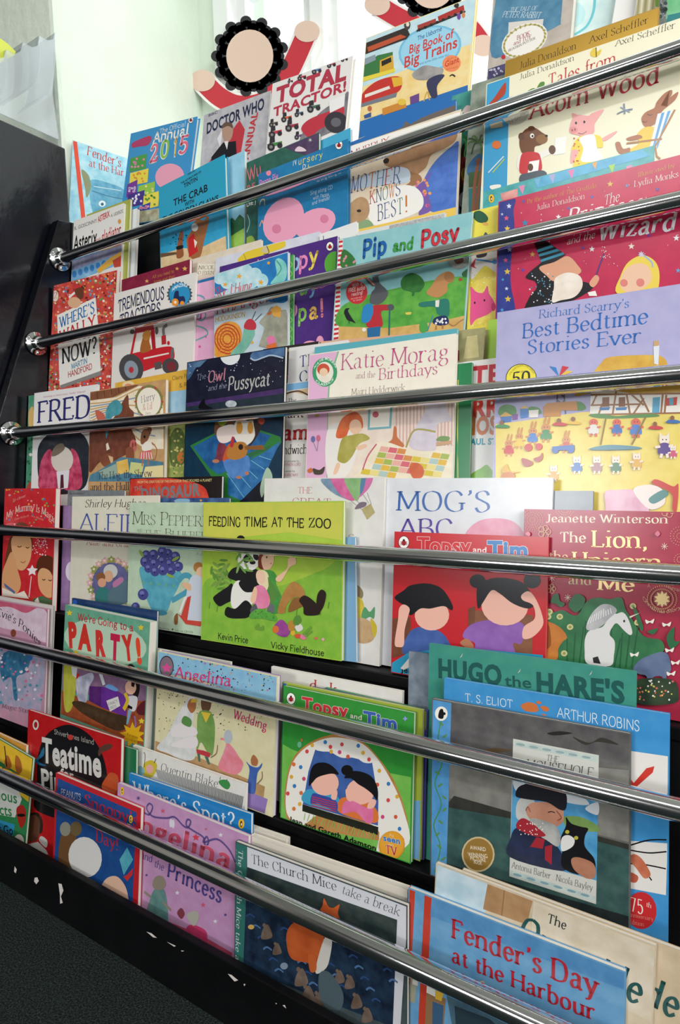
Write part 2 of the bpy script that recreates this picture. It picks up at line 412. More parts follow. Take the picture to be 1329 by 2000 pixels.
    def l(s, c, w, *xy, part='illustration', smooth=True):
        pts = [s.loc(xy[i], xy[i + 1]) for i in range(0, len(xy), 2)]
        if smooth and len(pts) > 2: pts = catmull(pts, n=6)
        h = w * 0.5 * s.metre(); return s.put(part, s.m(c), ribbon(pts, lambda a, b: h))
    def metre(s):
        return math.dist(s.loc(*s.tl), s.loc(s.tl[0] + 100, s.tl[1])) / 100
    def star(s, c, x, y, r, n=5, inner=0.45, rot=0, part='illustration'):
        return s.put(part, s.m(c), [[s.loc(x + (r if k % 2 == 0 else r * inner) * math.sin(k * math.pi / n + rot), y - (r if k % 2 == 0 else r * inner) * math.cos(k * math.pi / n + rot)) for k in range(2 * n)]])
    def dots(s, cs, n, x0, y0, x1, y1, r, r2=None, part='illustration'):
        rnd = random.Random(int(x0 * 7 + y0 + n)); r2 = r2 or r
        for c in cs:
            P = []
            for _ in range(n // len(cs)):
                x, y, q = rnd.uniform(x0, x1), rnd.uniform(y0, y1), rnd.uniform(r, r2)
                P.append([s.loc(x + q * math.cos(t), y + q * math.sin(t)) for t in (0, .9, 1.8, 2.7, 3.6, 4.5, 5.4)])
            s.put(part, s.m(c), P)
        return s
    def t(s, text, c, x0, y0, x1, y1, h, st='f', w=0.0, out=None, ow=0.035, arc=0.0, wob=0.0, part='lettering'):
        """a line of lettering from its baseline start to its end, cap height h"""
        a, e = s.loc(x0, y0), s.loc(x1, y1); up = s.loc(x0, y0 - h); H = math.dist(a, up)
        L = math.dist(a, e); dx, dy = (e[0] - a[0]) / L, (e[1] - a[1]) / L
        for col, g in (((out, ow), (c, 0.0)) if out else ((c, 0.0),)):
            if st in 'fkK':
                off = {'f': 0.0, 'k': 0.014, 'K': 0.04}[st] + (w * 0.15 if st != 'f' else w)
                polys, wd = sans_text(text, off + g * 0.6, off)
                if g: wd = sans_text(text, off, off)[1]
            else:
                T, t_, se, sl, cp = STY[st]
                polys, wd = pen_text(text, T + w, t_ + w, se, sl, cp, g)
            sx = L / wd; res = []
            for p in polys:
                q = []
                for x, y in p:
                    X = x * sx; Y = y * H + (arc * H * 4 * (x / wd) * (1 - x / wd) if arc else 0)
                    if wob: Y += wob * H * math.sin(x * 2.1)
                    q.append((a[0] + dx * X + dy * Y, a[1] + dy * X - dx * Y))
                res.append(q)
            s.put(part, s.m(col), res)
        return s
    def oval_logo(s, x, y, rx, ry, kind, rot=0):
        """small publisher's emblem: an oval with a ladybird, or a yellow oval with a puffin"""
        P = 'publisher_logo'
        if kind == 'bug':
            s.e('1b1b1b', x, y, rx * 1.1, ry * 1.1, rot, P); s.e('f4f1ea', x, y, rx, ry, rot, P)
            s.e('c8202a', x, y + ry * .12, rx * .5, ry * .45, rot, P); s.e('181818', x, y - ry * .35, rx * .24, ry * .18, rot, P)
            s.l('181818', rx * .12, x, y - ry * .3, x, y + ry * .55, part=P)
            for ax, ay in ((-.25, 0), (.25, .02), (-.22, .3), (.22, .32)): s.e('181818', x + ax * rx, y + ay * ry, rx * .1, ry * .09, 0, P, 8)
            for sg in (-1, 1):
                for yy in (-.1, .15, .38): s.l('181818', rx * .09, x + sg * rx * .45, y + yy * ry, x + sg * rx * .72, y + (yy + .1) * ry, part=P)
        else:
            s.e('e9b928', x, y, rx, ry, rot, P); s.b('16140f', x - rx * .3, y - ry * .4, x + rx * .1, y - ry * .6, x + rx * .3, y - ry * .1, x + rx * .25, y + ry * .5, x - rx * .2, y + ry * .6, x - rx * .4, y + ry * .1, part=P)
            s.e('f4f1ea', x + rx * .02, y + ry * .12, rx * .17, ry * .3, 0, P, 10); s.p('d8661c', x + rx * .15, y - ry * .4, x + rx * .55, y - ry * .25, x + rx * .15, y - ry * .1, part=P)
        return s
    # ---- build
    def done(s):
        root = empty(s.name)
        M = Matrix.Identity(4); base = s.O + s.v * s.H; into = -s.n
        for r in range(3):
            M[r][0], M[r][1], M[r][2], M[r][3] = s.u[r], into[r], -s.v[r], base[r]
        root.matrix_world = M
        tag(root, s.label, s.cat, s.group)
        W, H, th = s.W, s.H, s.th
        cb = 0.0016 if s.board else 0.0006
        th = max(th, 2 * cb + 0.001)
        mats = [ink(s.cover, s.tone) if s.tone else ink(s.cover), ink(s.spine or s.cover), ink(s.back or s.cover)]
        c = MB()
        c.box(0, W, 0, cb, 0, H, 0); c.box(0, W, th - cb, th, 0, H, 2); c.box(0, cb, cb, th - cb, 0, H, 1)
        o = c.build('cover', mats, root)
        g = MB(); ins = 0.003 if s.board else 0.0008
        g.box(cb, W - ins, cb, th - cb, ins if s.board else 0.0002, H - ins); g.build('pages', PAGES, root)
        for part, L in s.art.items():
            ms = []; b = MB()
            for k, m, p in L:
                if m not in ms: ms.append(m)
                y = -0.00016 - k * 0.000008
                b.add([(q[0], y, H - q[1]) for q in p], [list(range(len(p)))], ms.index(m))
            if b.v:
                # keep every printed face turned to the reader
                for i, f in enumerate(b.f):
                    ar = sum(b.v[f[j - 1]][0] * b.v[f[j]][2] - b.v[f[j]][0] * b.v[f[j - 1]][2] for j in range(len(f)))
                    if ar < 0: b.f[i] = f[::-1]
                po = b.build(part, ms, root)
                if part in s.lab: po['label'] = s.lab[part]
        return root

# ------------------------------------------------------------------ the setting
def struct(o, kind='structure'): o['kind'] = kind; return o
WALL_Y, REVEAL_X, WIN_Y = 0.93, -1.344, 1.404
b = MB(); b.box(-2.6, 2.1, -3.2, 2.0, FLOOR_Z - 0.1, FLOOR_Z); struct(b.build('floor', CARPET))
b = MB(); b.box(-2.6, REVEAL_X, WALL_Y, 1.62, FLOOR_Z, 2.0); struct(b.build('wall_back', PLASTER, bevel=0.012))
b = MB()
b.box(REVEAL_X, -1.268, WIN_Y, 1.62, FLOOR_Z, 2.0)            # plaster return beside the frame
b.box(-1.268, 2.1, WIN_Y, 1.62, FLOOR_Z, 0.44)                # apron wall under the window
struct(b.build('wall_niche', PLASTER))
b = MB(); b.box(REVEAL_X + 0.001, 2.0, 1.0, WIN_Y - 0.002, 0.45, 0.49); struct(b.build('window_sill', WHITE_GLOSS))
b = MB(); b.box(-2.6, -2.5, -3.2, WALL_Y, FLOOR_Z, 2.0); struct(b.build('wall_left', surface('grey_shop_wall', '8d8880', 0.8, 0.2)))  # one even neutral grey
b = MB(); b.box(-2.6, -1.6, -3.3, -3.2, FLOOR_Z, 2.0); b.box(-0.6, 2.1, -3.3, -3.2, FLOOR_Z, 2.0); b.box(-1.6, -0.6, -3.3, -3.2, FLOOR_Z, 0.3); b.box(-1.6, -0.6, -3.3, -3.2, 0.98, 2.0); struct(b.build('wall_front', surface('dark_shop_wall', '6b6660', 0.8, 0.2)))  # colour darkened for the rails' reflections; opening made for the added glare lamp
b = MB(); b.box(2.0, 2.1, -3.2, -2.0, FLOOR_Z, 2.0); b.box(2.0, 2.1, 0.6, 2.0, FLOOR_Z, 2.0); b.box(2.0, 2.1, -2.0, 0.6, FLOOR_Z, -0.05); b.box(2.0, 2.1, -2.0, 0.6, 1.6, 2.0)
struct(b.build('wall_right', surface('cream_shop_wall', 'bdb6aa', 0.8, 0.2)))
b = MB(); b.box(-2.6, 2.1, -3.3, 1.62, 2.0, 2.1); struct(b.build('ceiling', CEIL))
# rear window: white frame, mullions, a transom, panes of glass
wf = empty('window_1'); struct(wf)
b = MB(); xs = [-1.268, -0.93, -0.60, -0.27, 0.06]
b.box(-1.268, -1.212, WIN_Y - 0.02, WIN_Y + 0.09, 0.45, 2.0)
for x in xs[1:]: b.box(x - 0.022, x + 0.022, WIN_Y, WIN_Y + 0.07, 0.45, 2.0)
b.box(-1.212, 0.4, WIN_Y - 0.015, WIN_Y + 0.08, 0.45, 0.51)
struct(b.build('window_frame', WHITE_GLOSS, wf, bevel=0.004))
b = MB()
for x0, x1 in zip(xs, xs[1:]):
    a0, a1 = x0 + (0.056 if x0 < -1.2 else 0.022), x1 - 0.022
    b.box(a0, a0 + 0.03, WIN_Y + 0.02, WIN_Y + 0.06, 0.51, 1.95); b.box(a1 - 0.03, a1, WIN_Y + 0.02, WIN_Y + 0.06, 0.51, 1.95)
    b.box(a0 + 0.03, a1 - 0.03, WIN_Y + 0.02, WIN_Y + 0.06, 1.30, 1.335); b.box(a0 + 0.03, a1 - 0.03, WIN_Y + 0.02, WIN_Y + 0.06, 0.51, 0.545)
struct(b.build('window_sash', WHITE_GLOSS, wf))
for x0, x1 in zip(xs, xs[1:]):
    b = MB(); b.box(x0 + 0.03, x1 - 0.03, WIN_Y + 0.038, WIN_Y + 0.042, 0.53, 1.95); struct(b.build('window_pane', GLASS, wf))

# ------------------------------------------------------------------ the display rack
rack = tag(empty('display_rack', (X_END, rail_y(5), FLOOR_Z)), 'tall stepped black display rack holding face-out picture books behind chrome rails', 'book rack')
bpy.context.view_layer.update()
def in_rack(o):
    o.parent = rack; o.matrix_parent_inverse = rack.matrix_world.inverted(); return o
TL_ = math.tan(math.radians(6.5))
def back_y(i, z): return rail_y(i) + GAP + DEEP + (z - rail_z(i)) * TL_
for i in range(-1, 6):
    zl = rail_z(i) - LEDGE_DROP
    yb = back_y(i, zl); yf = back_y(i + 1, zl) if i < 5 else 0.505
    b = MB(); b.box(X_END + 0.001, X_RIGHT, yf, yb + 0.016, zl - 0.014, zl); in_rack(b.build('ledge', BLACK_SATIN, bevel=0.0015))
    zt = zl + RISE - 0.0145 if i >= 0 else 0.53
    xl = X_END + 0.001 if i >= 0 else -1.1
    b = MB(); b.prism_x([(yb + 0.0006, zl + 0.0005), (yb + 0.013, zl + 0.0005), (back_y(i, zt) + 0.013, zt), (back_y(i, zt), zt)], xl, X_RIGHT)
    in_rack(b.build('back_board', BLACK_SATIN))
# side panel with the slanting front edge, and the plinth
e0, e1 = (0.8481, 0.539), (0.6973, 0.1377)
sl = (e0[0] - e1[0]) / (e0[1] - e1[1])
b = MB(); b.prism_x([(e0[0], e0[1]), (e0[0] + 0.03, e0[1] + 0.004), (0.905, e0[1] + 0.006), (0.905, FLOOR_Z), (0.487, FLOOR_Z), (0.487, -0.58), (e0[0] + (-0.40 - e0[1]) * sl, -0.40)], X_END - 0.024, X_END)
in_rack(b.build('side_panel', BLACK, bevel=0.002))
PL_Y = 0.495
b = MB(); b.box(X_END + 0.0005, X_RIGHT, PL_Y, PL_Y + 0.0095, FLOOR_Z, -0.5955)
pl = in_rack(b.build('plinth', BLACK_SATIN, bevel=0.0012))
chips = [[(28, 1690), (34, 1698), (31, 1707), (26, 1703)], [(66, 1713), (74, 1712), (77, 1721), (71, 1729), (65, 1722)], [(111, 1720), (121, 1722), (125, 1738), (119, 1752), (124, 1768), (117, 1770), (116, 1748)],
         [(280, 1818), (296, 1822), (309, 1833), (301, 1832)], [(320, 1838), (347, 1848), (341, 1850)], [(440, 1900), (452, 1903), (468, 1916), (461, 1919), (449, 1908)], [(475, 1921), (481, 1922), (477, 1927)], [(550, 1963), (557, 1962), (560, 1971)], [(538, 1958), (542, 1960), (539, 1962)], [(352, 1856), (362, 1857), (355, 1859)]]
b = MB()
for c in chips:
    mx, my = sum(x for x, y in c) / len(c), sum(y for x, y in c) / len(c)
    pts = [at_y(mx + (x - mx) * (0.62 + 0.2 * ((k * 7) % 3) / 2), my + (y - my) * 0.8, PL_Y - 0.0004) for k, (x, y) in enumerate(c)]; b.add(pts, [list(range(len(pts)))])
ch = b.build('chipped_paint', CHIP); ch.parent = pl; ch.matrix_parent_inverse = pl.matrix_world.inverted(); ch['label'] = 'bare wood chips in the black paint'
# rails
LAB = ['topmost chrome rail of the rack, above the red puzzle annual', 'second chrome rail from the top, ending beside the red puzzle book', 'third chrome rail from the top, across the dark night-sea cover', 'fourth chrome rail down, across the lime-green panda cover', 'fifth chrome rail down, across the green tent cover', 'lowest chrome rail, just above the black plinth']
LAB[0] = 'topmost chrome rail, passing in front of the teal desert cover'
proto = None
for i in range(6):
    loc = (X_END, rail_y(i), rail_z(i))
    if proto is None:
        t = empty('chrome_rail'); proto = t
        n = 24; R = 0.0105
        lathe_x([(0.004, R), (X_RIGHT - X_END - 0.004, R)], 0, 40).build('tube', CHROME, t, smooth=True)
        fl = lathe_x([(0.0005, 0.0), (0.0005, 0.0245), (0.003, 0.0252), (0.0055, 0.0235), (0.007, 0.0165), (0.010, 0.0145), (0.017, 0.0135), (0.018, 0.0122), (0.018, 0.0106)], 0, 36).build('flange', CHROME, t, smooth=True)
        for k in range(3):
            a = 2 * math.pi * k / 3 + 0.5
            q = lathe_x([(0.0062, 0.0032), (0.0075, 0.0028), (0.008, 0.0)], 0, 12)
            q.v = [(x, y + 0.0198 * math.cos(a), z + 0.0198 * math.sin(a)) for x, y, z in q.v]
            q.build('screw', STEEL, fl, smooth=True)
        r = t
    else:
        r = proto.copy(); COL.objects.link(r)
        for chd in proto.children:
            c = chd.copy(); COL.objects.link(c); c.parent = r
            for g in chd.children:
                d = g.copy(); COL.objects.link(d); d.parent = c
    r.location = loc
    tag(r, LAB[i], 'rail', 'chrome rails across the book rack')
# neighbouring cabinet
cab = tag(empty('cabinet', (-1.5, 0.55, FLOOR_Z)), 'tall glossy black cabinet at the left end of the book rack', 'cabinet')
b = MB(); b.box(-0.28, 0.217, -0.46, 0.347, 0.0, 1.396); b.build('carcass', BLACK, cab, bevel=0.003)
b = MB(); b.box(-0.27, 0.205, -0.482, -0.462, 0.02, 1.38); dr = b.build('door', BLACK, cab, bevel=0.002)
b = MB(); b.box(0.15, 0.165, -0.51, -0.483, 0.7, 0.82); b.build('handle', CHROME, dr, bevel=0.003)
# clear leaflet holder on the cabinet
hold = tag(empty('leaflet_holder', (-1.36, 0.82, 0.7165)), 'clear acrylic stepped leaflet holder standing on the black cabinet', 'leaflet holder')
bpy.context.view_layer.update()
HX = -1.288
def sidept(x, y):
    p = at_x(x / 2.953, y / 2.953, HX); return (p.y - 0.82, p.z - 0.7165)
out_ = [sidept(*p) for p in ((340, 806), (322, 660), (305, 540), (312, 380), (318, 186), (306, 226), (276, 232), (228, 205), (218, 262), (186, 272), (133, 242), (118, 296), (84, 312), (38, 284), (22, 330), (-40, 345), (-60, 620), (5, 655))]
lowz = min(z for y, z in out_)
out_ = [(y, max(z, 0.0005)) for y, z in out_]
b = MB(); b.prism_x(out_, HX + 1.36 - 0.003, HX + 1.36); b.build('side_wall', ACRYLIC, hold)
for k, (p, q) in enumerate((((225, 205), (210, 480)), ((131, 242), (110, 530)), ((36, 284), (8, 570)), ((314, 190), (290, 530)))):
    (ya, za), (yb_, zb) = sidept(*p), sidept(*q)
    b = MB(); pts = []
    for j in range(9):
        t = j / 8; bow = 0.006 * math.sin(math.pi * t)
        pts.append((ya + (yb_ - ya) * t + bow, za + (zb - za) * t))
    prof = pts + [(y + 0.0025, z) for y, z in pts[::-1]]
    b.prism_x(prof, HX + 1.36 - 0.10, HX + 1.36 - 0.0032); b.build('pocket_front', ACRYLIC, hold)
    (yc, zc) = sidept(p[0] - 66, q[1] + 42)
    b = MB(); b.prism_x([(yb_, zb), (yc, zc), (yc, zc + 0.0025), (yb_, zb + 0.0025)], HX + 1.36 - 0.10, HX + 1.36 - 0.0032); b.build('pocket_floor', ACRYLIC, hold)
lf = MB(); L4 = [at_x(x, y, -1.30) for x, y in ((-30, 66), (2, 76), (16, 86), (31, 101), (28, 108), (-10, 128), (-40, 120))]
lf.prism_x([(p.y - 0.82, p.z - 0.7165) for p in L4], -1.3008, -1.3)
lo = lf.build('leaflet', ink('c9cf3a')); lo.location = (0, 0.82, 0.7165); tag(lo, 'yellow-green leaflet behind the clear leaflet holder', 'leaflet')
# plain paper window decorations: a looped rosette over a red paper swag
def swag(cx, cy, R, arc, name_label, tilt=0.0):
    Y = WIN_Y - 0.03; o = empty('window_decoration'); o.location = at_y(cx, cy, Y)
    L0 = o.location.copy()
    def pt(x, y, k): q = at_y(x, y, Y) - L0; return (q.x, -0.0006 * k - 0.0002, q.z)
    def flat(nm, col, polys, k, thick=0.0005):
        b = MB()
        for p in polys:
            n = len(p); f = [pt(x, y, k) for x, y in p]; g = [(x, y + thick, z) for x, y, z in f]
            b.add(f + g, [list(range(n)), list(range(n, 2 * n))[::-1]] + [(j, n + j, n + (j + 1) % n, (j + 1) % n) for j in range(n)])
        return b.build(nm, ink(col, None, 60, 0.8), o)
    circ = lambda x, y, r, ry=None, n=28: [(x + r * math.cos(2 * math.pi * j / n), y + (ry or r) * math.sin(2 * math.pi * j / n)) for j in range(n)]
    line = catmull(arc, n=8)
    for g, (col, nm) in enumerate((('f3f0ec', 'paper_backing'), ('c8323f', 'paper_swag'))):
        flat(nm, col, ribbon(line, lambda a, b_: 24 - 5 * g), g)
    loops = [[(cx + R * (1.0 + q) * math.cos(t) + (R * .2 - 1.6 * w) * math.cos(u), cy + R * (1.06 + q) * math.sin(t) + (R * .2 - 1.6 * w) * math.sin(u)) for u in [j * math.pi / 7 for j in range(14)]] for w in (0,) for k, t in enumerate([2 * math.pi * k / 26 for k in range(26)]) for q in (0.0, 0.16 if k % 2 else -0.1)]
    flat('rosette_loops', '26262a', loops, 2)
    flat('rosette_disc', 'e6c8b6', [circ(cx, cy, R * .82, R * .92)], 3)
    for (x, y) in (arc[0], arc[-1]): flat('paper_tab', 'e6c8b6', [circ(x, y, 25, 21)], 3)
    tag(o, name_label, 'window decoration', 'paper decorations on the rear window')
swag(489, 110, 56, [(396, 158), (430, 190), (470, 206), (520, 196), (560, 150), (601, 62)], 'paper cut-out on the window above the grey annual')
swag(845, -34, 56, [(738, 10), (790, 40), (845, 60), (905, 46), (945, 90)], 'paper cut-out on the window behind the steam-train book')
# ceiling lamp out of view, whose light is set at the top
lamp = tag(empty('ceiling_lamp', (-0.1, -1.2, 1.9)), 'long white ceiling lamp behind the viewer', 'lamp')
b = MB(); b.box(-0.68, 0.68, -0.14, 0.14, 0.02, 0.099); b.build('housing', WHITE_GLOSS, lamp, bevel=0.004)

# ------------------------------------------------------------------ books standing above the top rail
B = Book(-1, 1.4, 'A', (420, 808), (770, 925), (470, 1260), .9, '8fcbe0', 'pale blue harbour book with orange-red spine, smallest at the far left of the top row', spine='d8452f', board=True, lean=6.5, tone='b8e0ea', yaw=64)
B.p('e0503a', 420, 808, 444, 816, 495, 1270, 470, 1270)
B.t("Fender's", 'c8392f', 502, 893, 700, 966, 52, 's', .01).t('at the Har', 'c8392f', 512, 958, 716, 1018, 44, 's', .01)
B.b('5a9fc0/79b8d2', 520, 1040, 640, 1060, 720, 1100, 720, 1180, 640, 1200, 580, 1250, 540, 1230, 520, 1150).b('9a8a60/7f9a7c', 470, 980, 510, 1010, 525, 1080, 500, 1140, 490, 1080)
B.e('e8f2f2', 590, 1175, 20, 18).e('3a6a86', 590, 1178, 9, 9).l('3a6f90', 4, 530, 1100, 620, 1130, 720, 1150).l('d9eef2', 4, 540, 1075, 700, 1100)
B.done()
B = Book(-1, 0.3, 'A', (755, 770), (1140, 658), (718, 1020), .9, '3f97cf', 'sky-blue hardback annual with big coloured 2015 numerals', board=True, lean=6.5, spine='2f7fb8')
B.t('The Official', 'f2f4ee', 920, 772, 1072, 726, 26, 'h').t('Annual', 'f7f6ee', 884, 826, 1090, 776, 56, 'H', .03)
for ch, c, x, y, x2, y2 in (('2', 'e9708e', 864, 938, 916, 922), ('0', '8cc455', 925, 914, 978, 898), ('1', 'f0b53c', 1000, 900, 1022, 893), ('5', 'e9708e', 1030, 888, 1092, 872)):
    B.t(ch, c, x, y, x2, y2, 92, 'H', .02, out='f4f1e6', ow=.05)
B.b('b93b6a', 762, 828, 800, 806, 866, 784, 874, 808, 850, 838, 800, 846, 765, 852)
B.e('f0a6be', 980, 1020, 84, 76, -12).e('f0a6be', 985, 1110, 62, 80)
for i, (x, y, w, h, c, d) in enumerate(((752, 900, 96, 84, '4fa04a', 'e58ab0'), (752, 985, 106, 78, 'f1dc4c', 'e79a3c'), (800, 1060, 96, 82, '9acb4d', 'f1ec9a'), (735, 1050, 60, 80, '7a3f9a', 'd8c0e6'), (740, 1110, 96, 80, '4b3a8c', 'f2f0ff'), (830, 1115, 90, 86, 'f0de58', '5a9a3a'), (800, 1180, 70, 40, '3d4fa5', 'ef9fc3'))):
    B.p(c, x, y + 14, x + w, y - 14, x + w - 6, y + h - 12, x - 6, y + h + 10).dots([d], 9, x + 8, y + 10, x + w - 14, y + h - 16, 7)
B.p('c9cdb0/a99b7a', 690, 1235, 1060, 1180, 1060, 1330, 690, 1380)
B.oval_logo(1102, 692, 14, 18, 'bug', 10).done()
B = Book(-1, 1.27, 'B', (108, 498), (397, 375), (82, 700), .9, 'c9c7ca', 'grey hardback annual with navy block title and red sideways lettering', board=True, lean=6.5, tone='b5b2b8')
B.t('DOCTOR WHO', '29304d', 118, 580, 368, 470, 44, 'K', -.06).t('BBC', '55506a', 126, 506, 168, 490, 11, 'k')
B.p('c23b45', 130, 700, 262, 520, 285, 560, 268, 660, 250, 690).p('e9e6e8', 165, 600, 190, 555, 178, 640)
B.b('b89482', 186, 560, 206, 532, 228, 540, 234, 570, 222, 606, 196, 612).b('6b5446', 184, 556, 198, 530, 226, 532, 234, 556, 212, 545).p('1e1d26', 140, 680, 190, 618, 246, 610, 250, 672, 140, 720).p('e8e4de', 195, 612, 214, 610, 208, 648)
B.t('ANNUAL', 'c23b45', 300, 690, 342, 486, 34, 'K', -.05).done()
B = Book(-1, 0.2, 'B', (405, 362), (755, 220), (358, 668), 1.0, 'eae6e2', 'white hardback tractor encyclopaedia with pink-red block title', board=True, lean=6.5)
B.t('TOTAL', 'b63a4e', 420, 446, 722, 342, 62, 'K', .0, out='8d2c40', ow=.012).t('TRACTOR!', 'b63a4e', 408, 506, 722, 392, 38, 'K', -.04)
def mini_tractor(B, c, x, y, s, t=-.4, dark='37343a'):
    B.p(c, x - s, y - s * .1 - t * -s * .0, x + s * .9, y - s * .5, x + s * .9, y - s * .1, x - s * .9, y + s * .3).p(dark, x - s * .7, y - s * .2, x - s * .65, y - s * .95, x - s * .05, y - s * 1.1, x, y - s * .4)
    B.e(dark, x - s * .5, y + s * .25, s * .48, s * .5, 0, n=12).e('8d8a86', x - s * .5, y + s * .25, s * .22, n=8).e(dark, x + s * .62, y + s * .05, s * .34, s * .36, 0, n=12)
for c, x, y, s in (('b34152', 482, 352, 12), ('c24a4a', 532, 335, 20), ('5f86b8', 596, 306, 22), ('c0566a', 660, 280, 20), ('8a4a58', 716, 256, 16), ('d8683a', 466, 512, 24), ('54788c', 520, 492, 20), ('4d6e5c', 584, 466, 30), ('6b5f4a', 410, 536, 20), ('c2444f', 418, 576, 30), ('a83a4c', 490, 548, 30), ('4d8a4f', 416, 628, 34), ('7a5a8a', 520, 590, 20)):
    mini_tractor(B, c, x, y, s)
B.b('6d6a70/8f8a90', 540, 570, 620, 480, 700, 430, 735, 400, 740, 520, 640, 580, 530, 620).b('c23a4a', 560, 520, 640, 486, 712, 462, 700, 520, 610, 560, 570, 600, 530, 560).e('3d3a40', 680, 530, 50, 46).e('6a6870', 680, 530, 22, 20).p('f1eeec', 650, 440, 720, 410, 716, 460, 654, 490)
B.done()
B = Book(-1, 0.2, 'B', (810, 165), (1290, -45), (752, 570), .8, 'f2dfa0', 'large sky and yellow steam-train book with blue oval title', board=True, lean=6.5, spine='3d8fa8')
B.p('bcdde6/cfe6ea', 805, 165, 1290, -45, 1262, 220, 780, 420).p('f3dda2/f0cf86', 785, 380, 1262, 190, 1245, 380, 755, 530)
B.p('2f6fb4', 755, 535, 1250, 368, 1250, 440, 745, 610)
B.e('7ac0de', 1086, 212, 140, 98, -18).e('9ed4ea', 1086, 212, 130, 89, -18)
B.t('The Usborne', '2b5f9a', 1032, 176, 1138, 132, 18, 'H').t('Big Book of', 'd0443f', 994, 234, 1188, 162, 36, 'k', .02).t('Big Trains', 'd0443f', 972, 296, 1204, 204, 46, 'k', .02).t('and some little ones too...', '2b4f80', 1040, 282, 1176, 238, 10, 'h')
B.e('ef8f5f', 1180, 275, 40, 36, -15).t('Giant', 'c8372f', 1150, 292, 1212, 268, 24, 'k').t('With a', 'c8372f', 1160, 262, 1200, 250, 8, 'h').t('fold-outs', 'c8372f', 1156, 305, 1206, 292, 8, 'h')
B.p('a8433c', 1032, 110, 1112, 80, 1112, 104, 1034, 132).p('b03a36', 1120, 72, 1232, 22, 1236, 46, 1124, 92).p('3a3634', 1028, 130, 1240, 46, 1240, 54, 1028, 140).b('3a3634', 1190, 28, 1200, 12, 1212, 20, 1206, 36)
for k in range(8): B.e('2e2c2e', 1040 + k * 26, 130 - k * 11, 7, 7, n=8)
B.p('3a3230', 800, 190, 985, 118, 1000, 150, 985, 170, 800, 238).p('c0583a', 815, 205, 960, 150, 985, 160, 820, 225).e('4a4644', 988, 108, 14, 22).e('e8e0cc', 990, 106, 7, 10)
B.p('3f7a46', 788, 290, 860, 240, 925, 225, 930, 300, 850, 330, 785, 350).p('d9a93c', 870, 262, 926, 238, 930, 300, 868, 324).p('2d2b2c', 876, 266, 918, 248, 920, 268, 878, 288).p('e7d34a', 785, 338, 935, 296, 935, 312, 785, 358).p('8d9ea8', 800, 256, 850, 236, 852, 260, 800, 284)
B.b('c63a33', 780, 450, 800, 398, 860, 350, 940, 330, 966, 350, 955, 392, 900, 420, 800, 455).p('e3b23c', 920, 336, 966, 334, 966, 368, 930, 378).p('7a7e88', 770, 455, 945, 400, 940, 420, 770, 470).p('e9e2d8', 805, 410, 910, 372, 915, 384, 805, 424)
B.b('8d8a88/aaa6a2', 1010, 320, 1060, 285, 1110, 290, 1145, 300, 1130, 330, 1080, 345, 1030, 345).b('3d3f5c', 1072, 358, 1110, 328, 1150, 326, 1118, 372, 1118, 418, 1092, 420).p('d08a3a', 880, 470, 980, 436, 985, 466, 882, 500).p('6b4a8c', 1000, 420, 1040, 404, 1040, 440, 1002, 452).e('e3c14a', 965, 442, 18, 14).l('2d2b2e', 4, 1172, 330, 1184, 324, 1196, 332).l('caa24a', 4, 1060, 440, 1075, 398, 1085, 434)
B.e('c06a4a', 826, 470, 9, 12).p('3d5a9a', 800, 500, 832, 486, 832, 506, 804, 514).e('7a4aa0', 1212, 72, 8, 14).e('d88a5a', 1232, 66, 7, 12)
B.done()
B = Book(-1, 0.9, 'C', (252, -42), (735, -257), (160, 475), 1.6, 'c3b9ae', 'taupe boxed book set with a blue window and oval wreath label', lean=6.5, tone='b3a99e')
B.b('4a7d9c/5f90ac', 240, 330, 262, 10, 285, -40, 640, -190, 660, -180, 640, 110, 620, 150, 440, 240)
B.t('THE TALE OF', 'dfe6e6', 344, 68, 500, 58, 22, 'c').t('PETER RABBIT', 'dfe6e6', 300, 100, 520, 106, 32, 'c')
B.p('d9d4cc', 338, 130, 540, 110, 520, 260, 330, 300).e('e9e3da', 430, 235, 142, 92, -28).e('c9b98a', 430, 235, 132, 84, -28).e('efeae2', 430, 235, 122, 76, -28)
for k in range(26):
    t = 2 * math.pi * k / 26; x, y = 128 * math.cos(t), 80 * math.sin(t); a = math.radians(-28)
    B.e('9a9a4a', 430 + x * math.cos(a) - y * math.sin(a), 235 + x * math.sin(a) + y * math.cos(a), 10, 5, k * 31, n=8)
B.t('BOOK', 'a8485a', 386, 232, 462, 202, 24, 's').t('and TOY', 'a8485a', 366, 264, 470, 222, 22, 's').t('BEATRIX POTTER', '5a5248', 338, 300, 494, 226, 13, 's')
B.e('c02f3a', 308, 330, 12).p('9c3a48', 160, 475, 260, 440, 262, 428, 164, 462)
B.done()
B = Book(-1, 2.69, 'C', (733, -200), (1000, -300), (697, 190), 1.0, 'd9ece8', 'white and aqua swirl book at the top beside the taupe boxed set', lean=6.5, tone='c6e2e2')
B.l('6fc3cc', 14, 838, -60, 830, 60, 790, 150, 720, 200).b('b9dfe2', 715, 20, 770, 40, 775, 110, 715, 150)
B.done()
B = Book(-1, 1.83, 'C', (1000, -250), (1130, -290), (925, 170), .8, 'efeeea', 'plain white book tilted at the very top, behind the gold-banded cover', lean=6.5)
B.done()
B = Book(-1, 0.97, 'C', (1100, -180), (1236, -230), (1062, 110), .8, 'b9b18c', 'olive and cream striped book at the top beside the plain white one', lean=6.5)
for k in range(6): B.band('d8d2b4' if k % 2 else '9a9468', 0, 1, k / 6, (k + .6) / 6)
B.b('7fae3a', 1190, -60, 1225, -50, 1215, 20, 1188, 36)
B.done()
B = Book(-1, 0.1, 'C', (1230, -180), (1500, -270), (1205, 110), .8, '4f5a58', 'grey stone and green moss book in the top right corner', lean=6.5, tone='757d78')
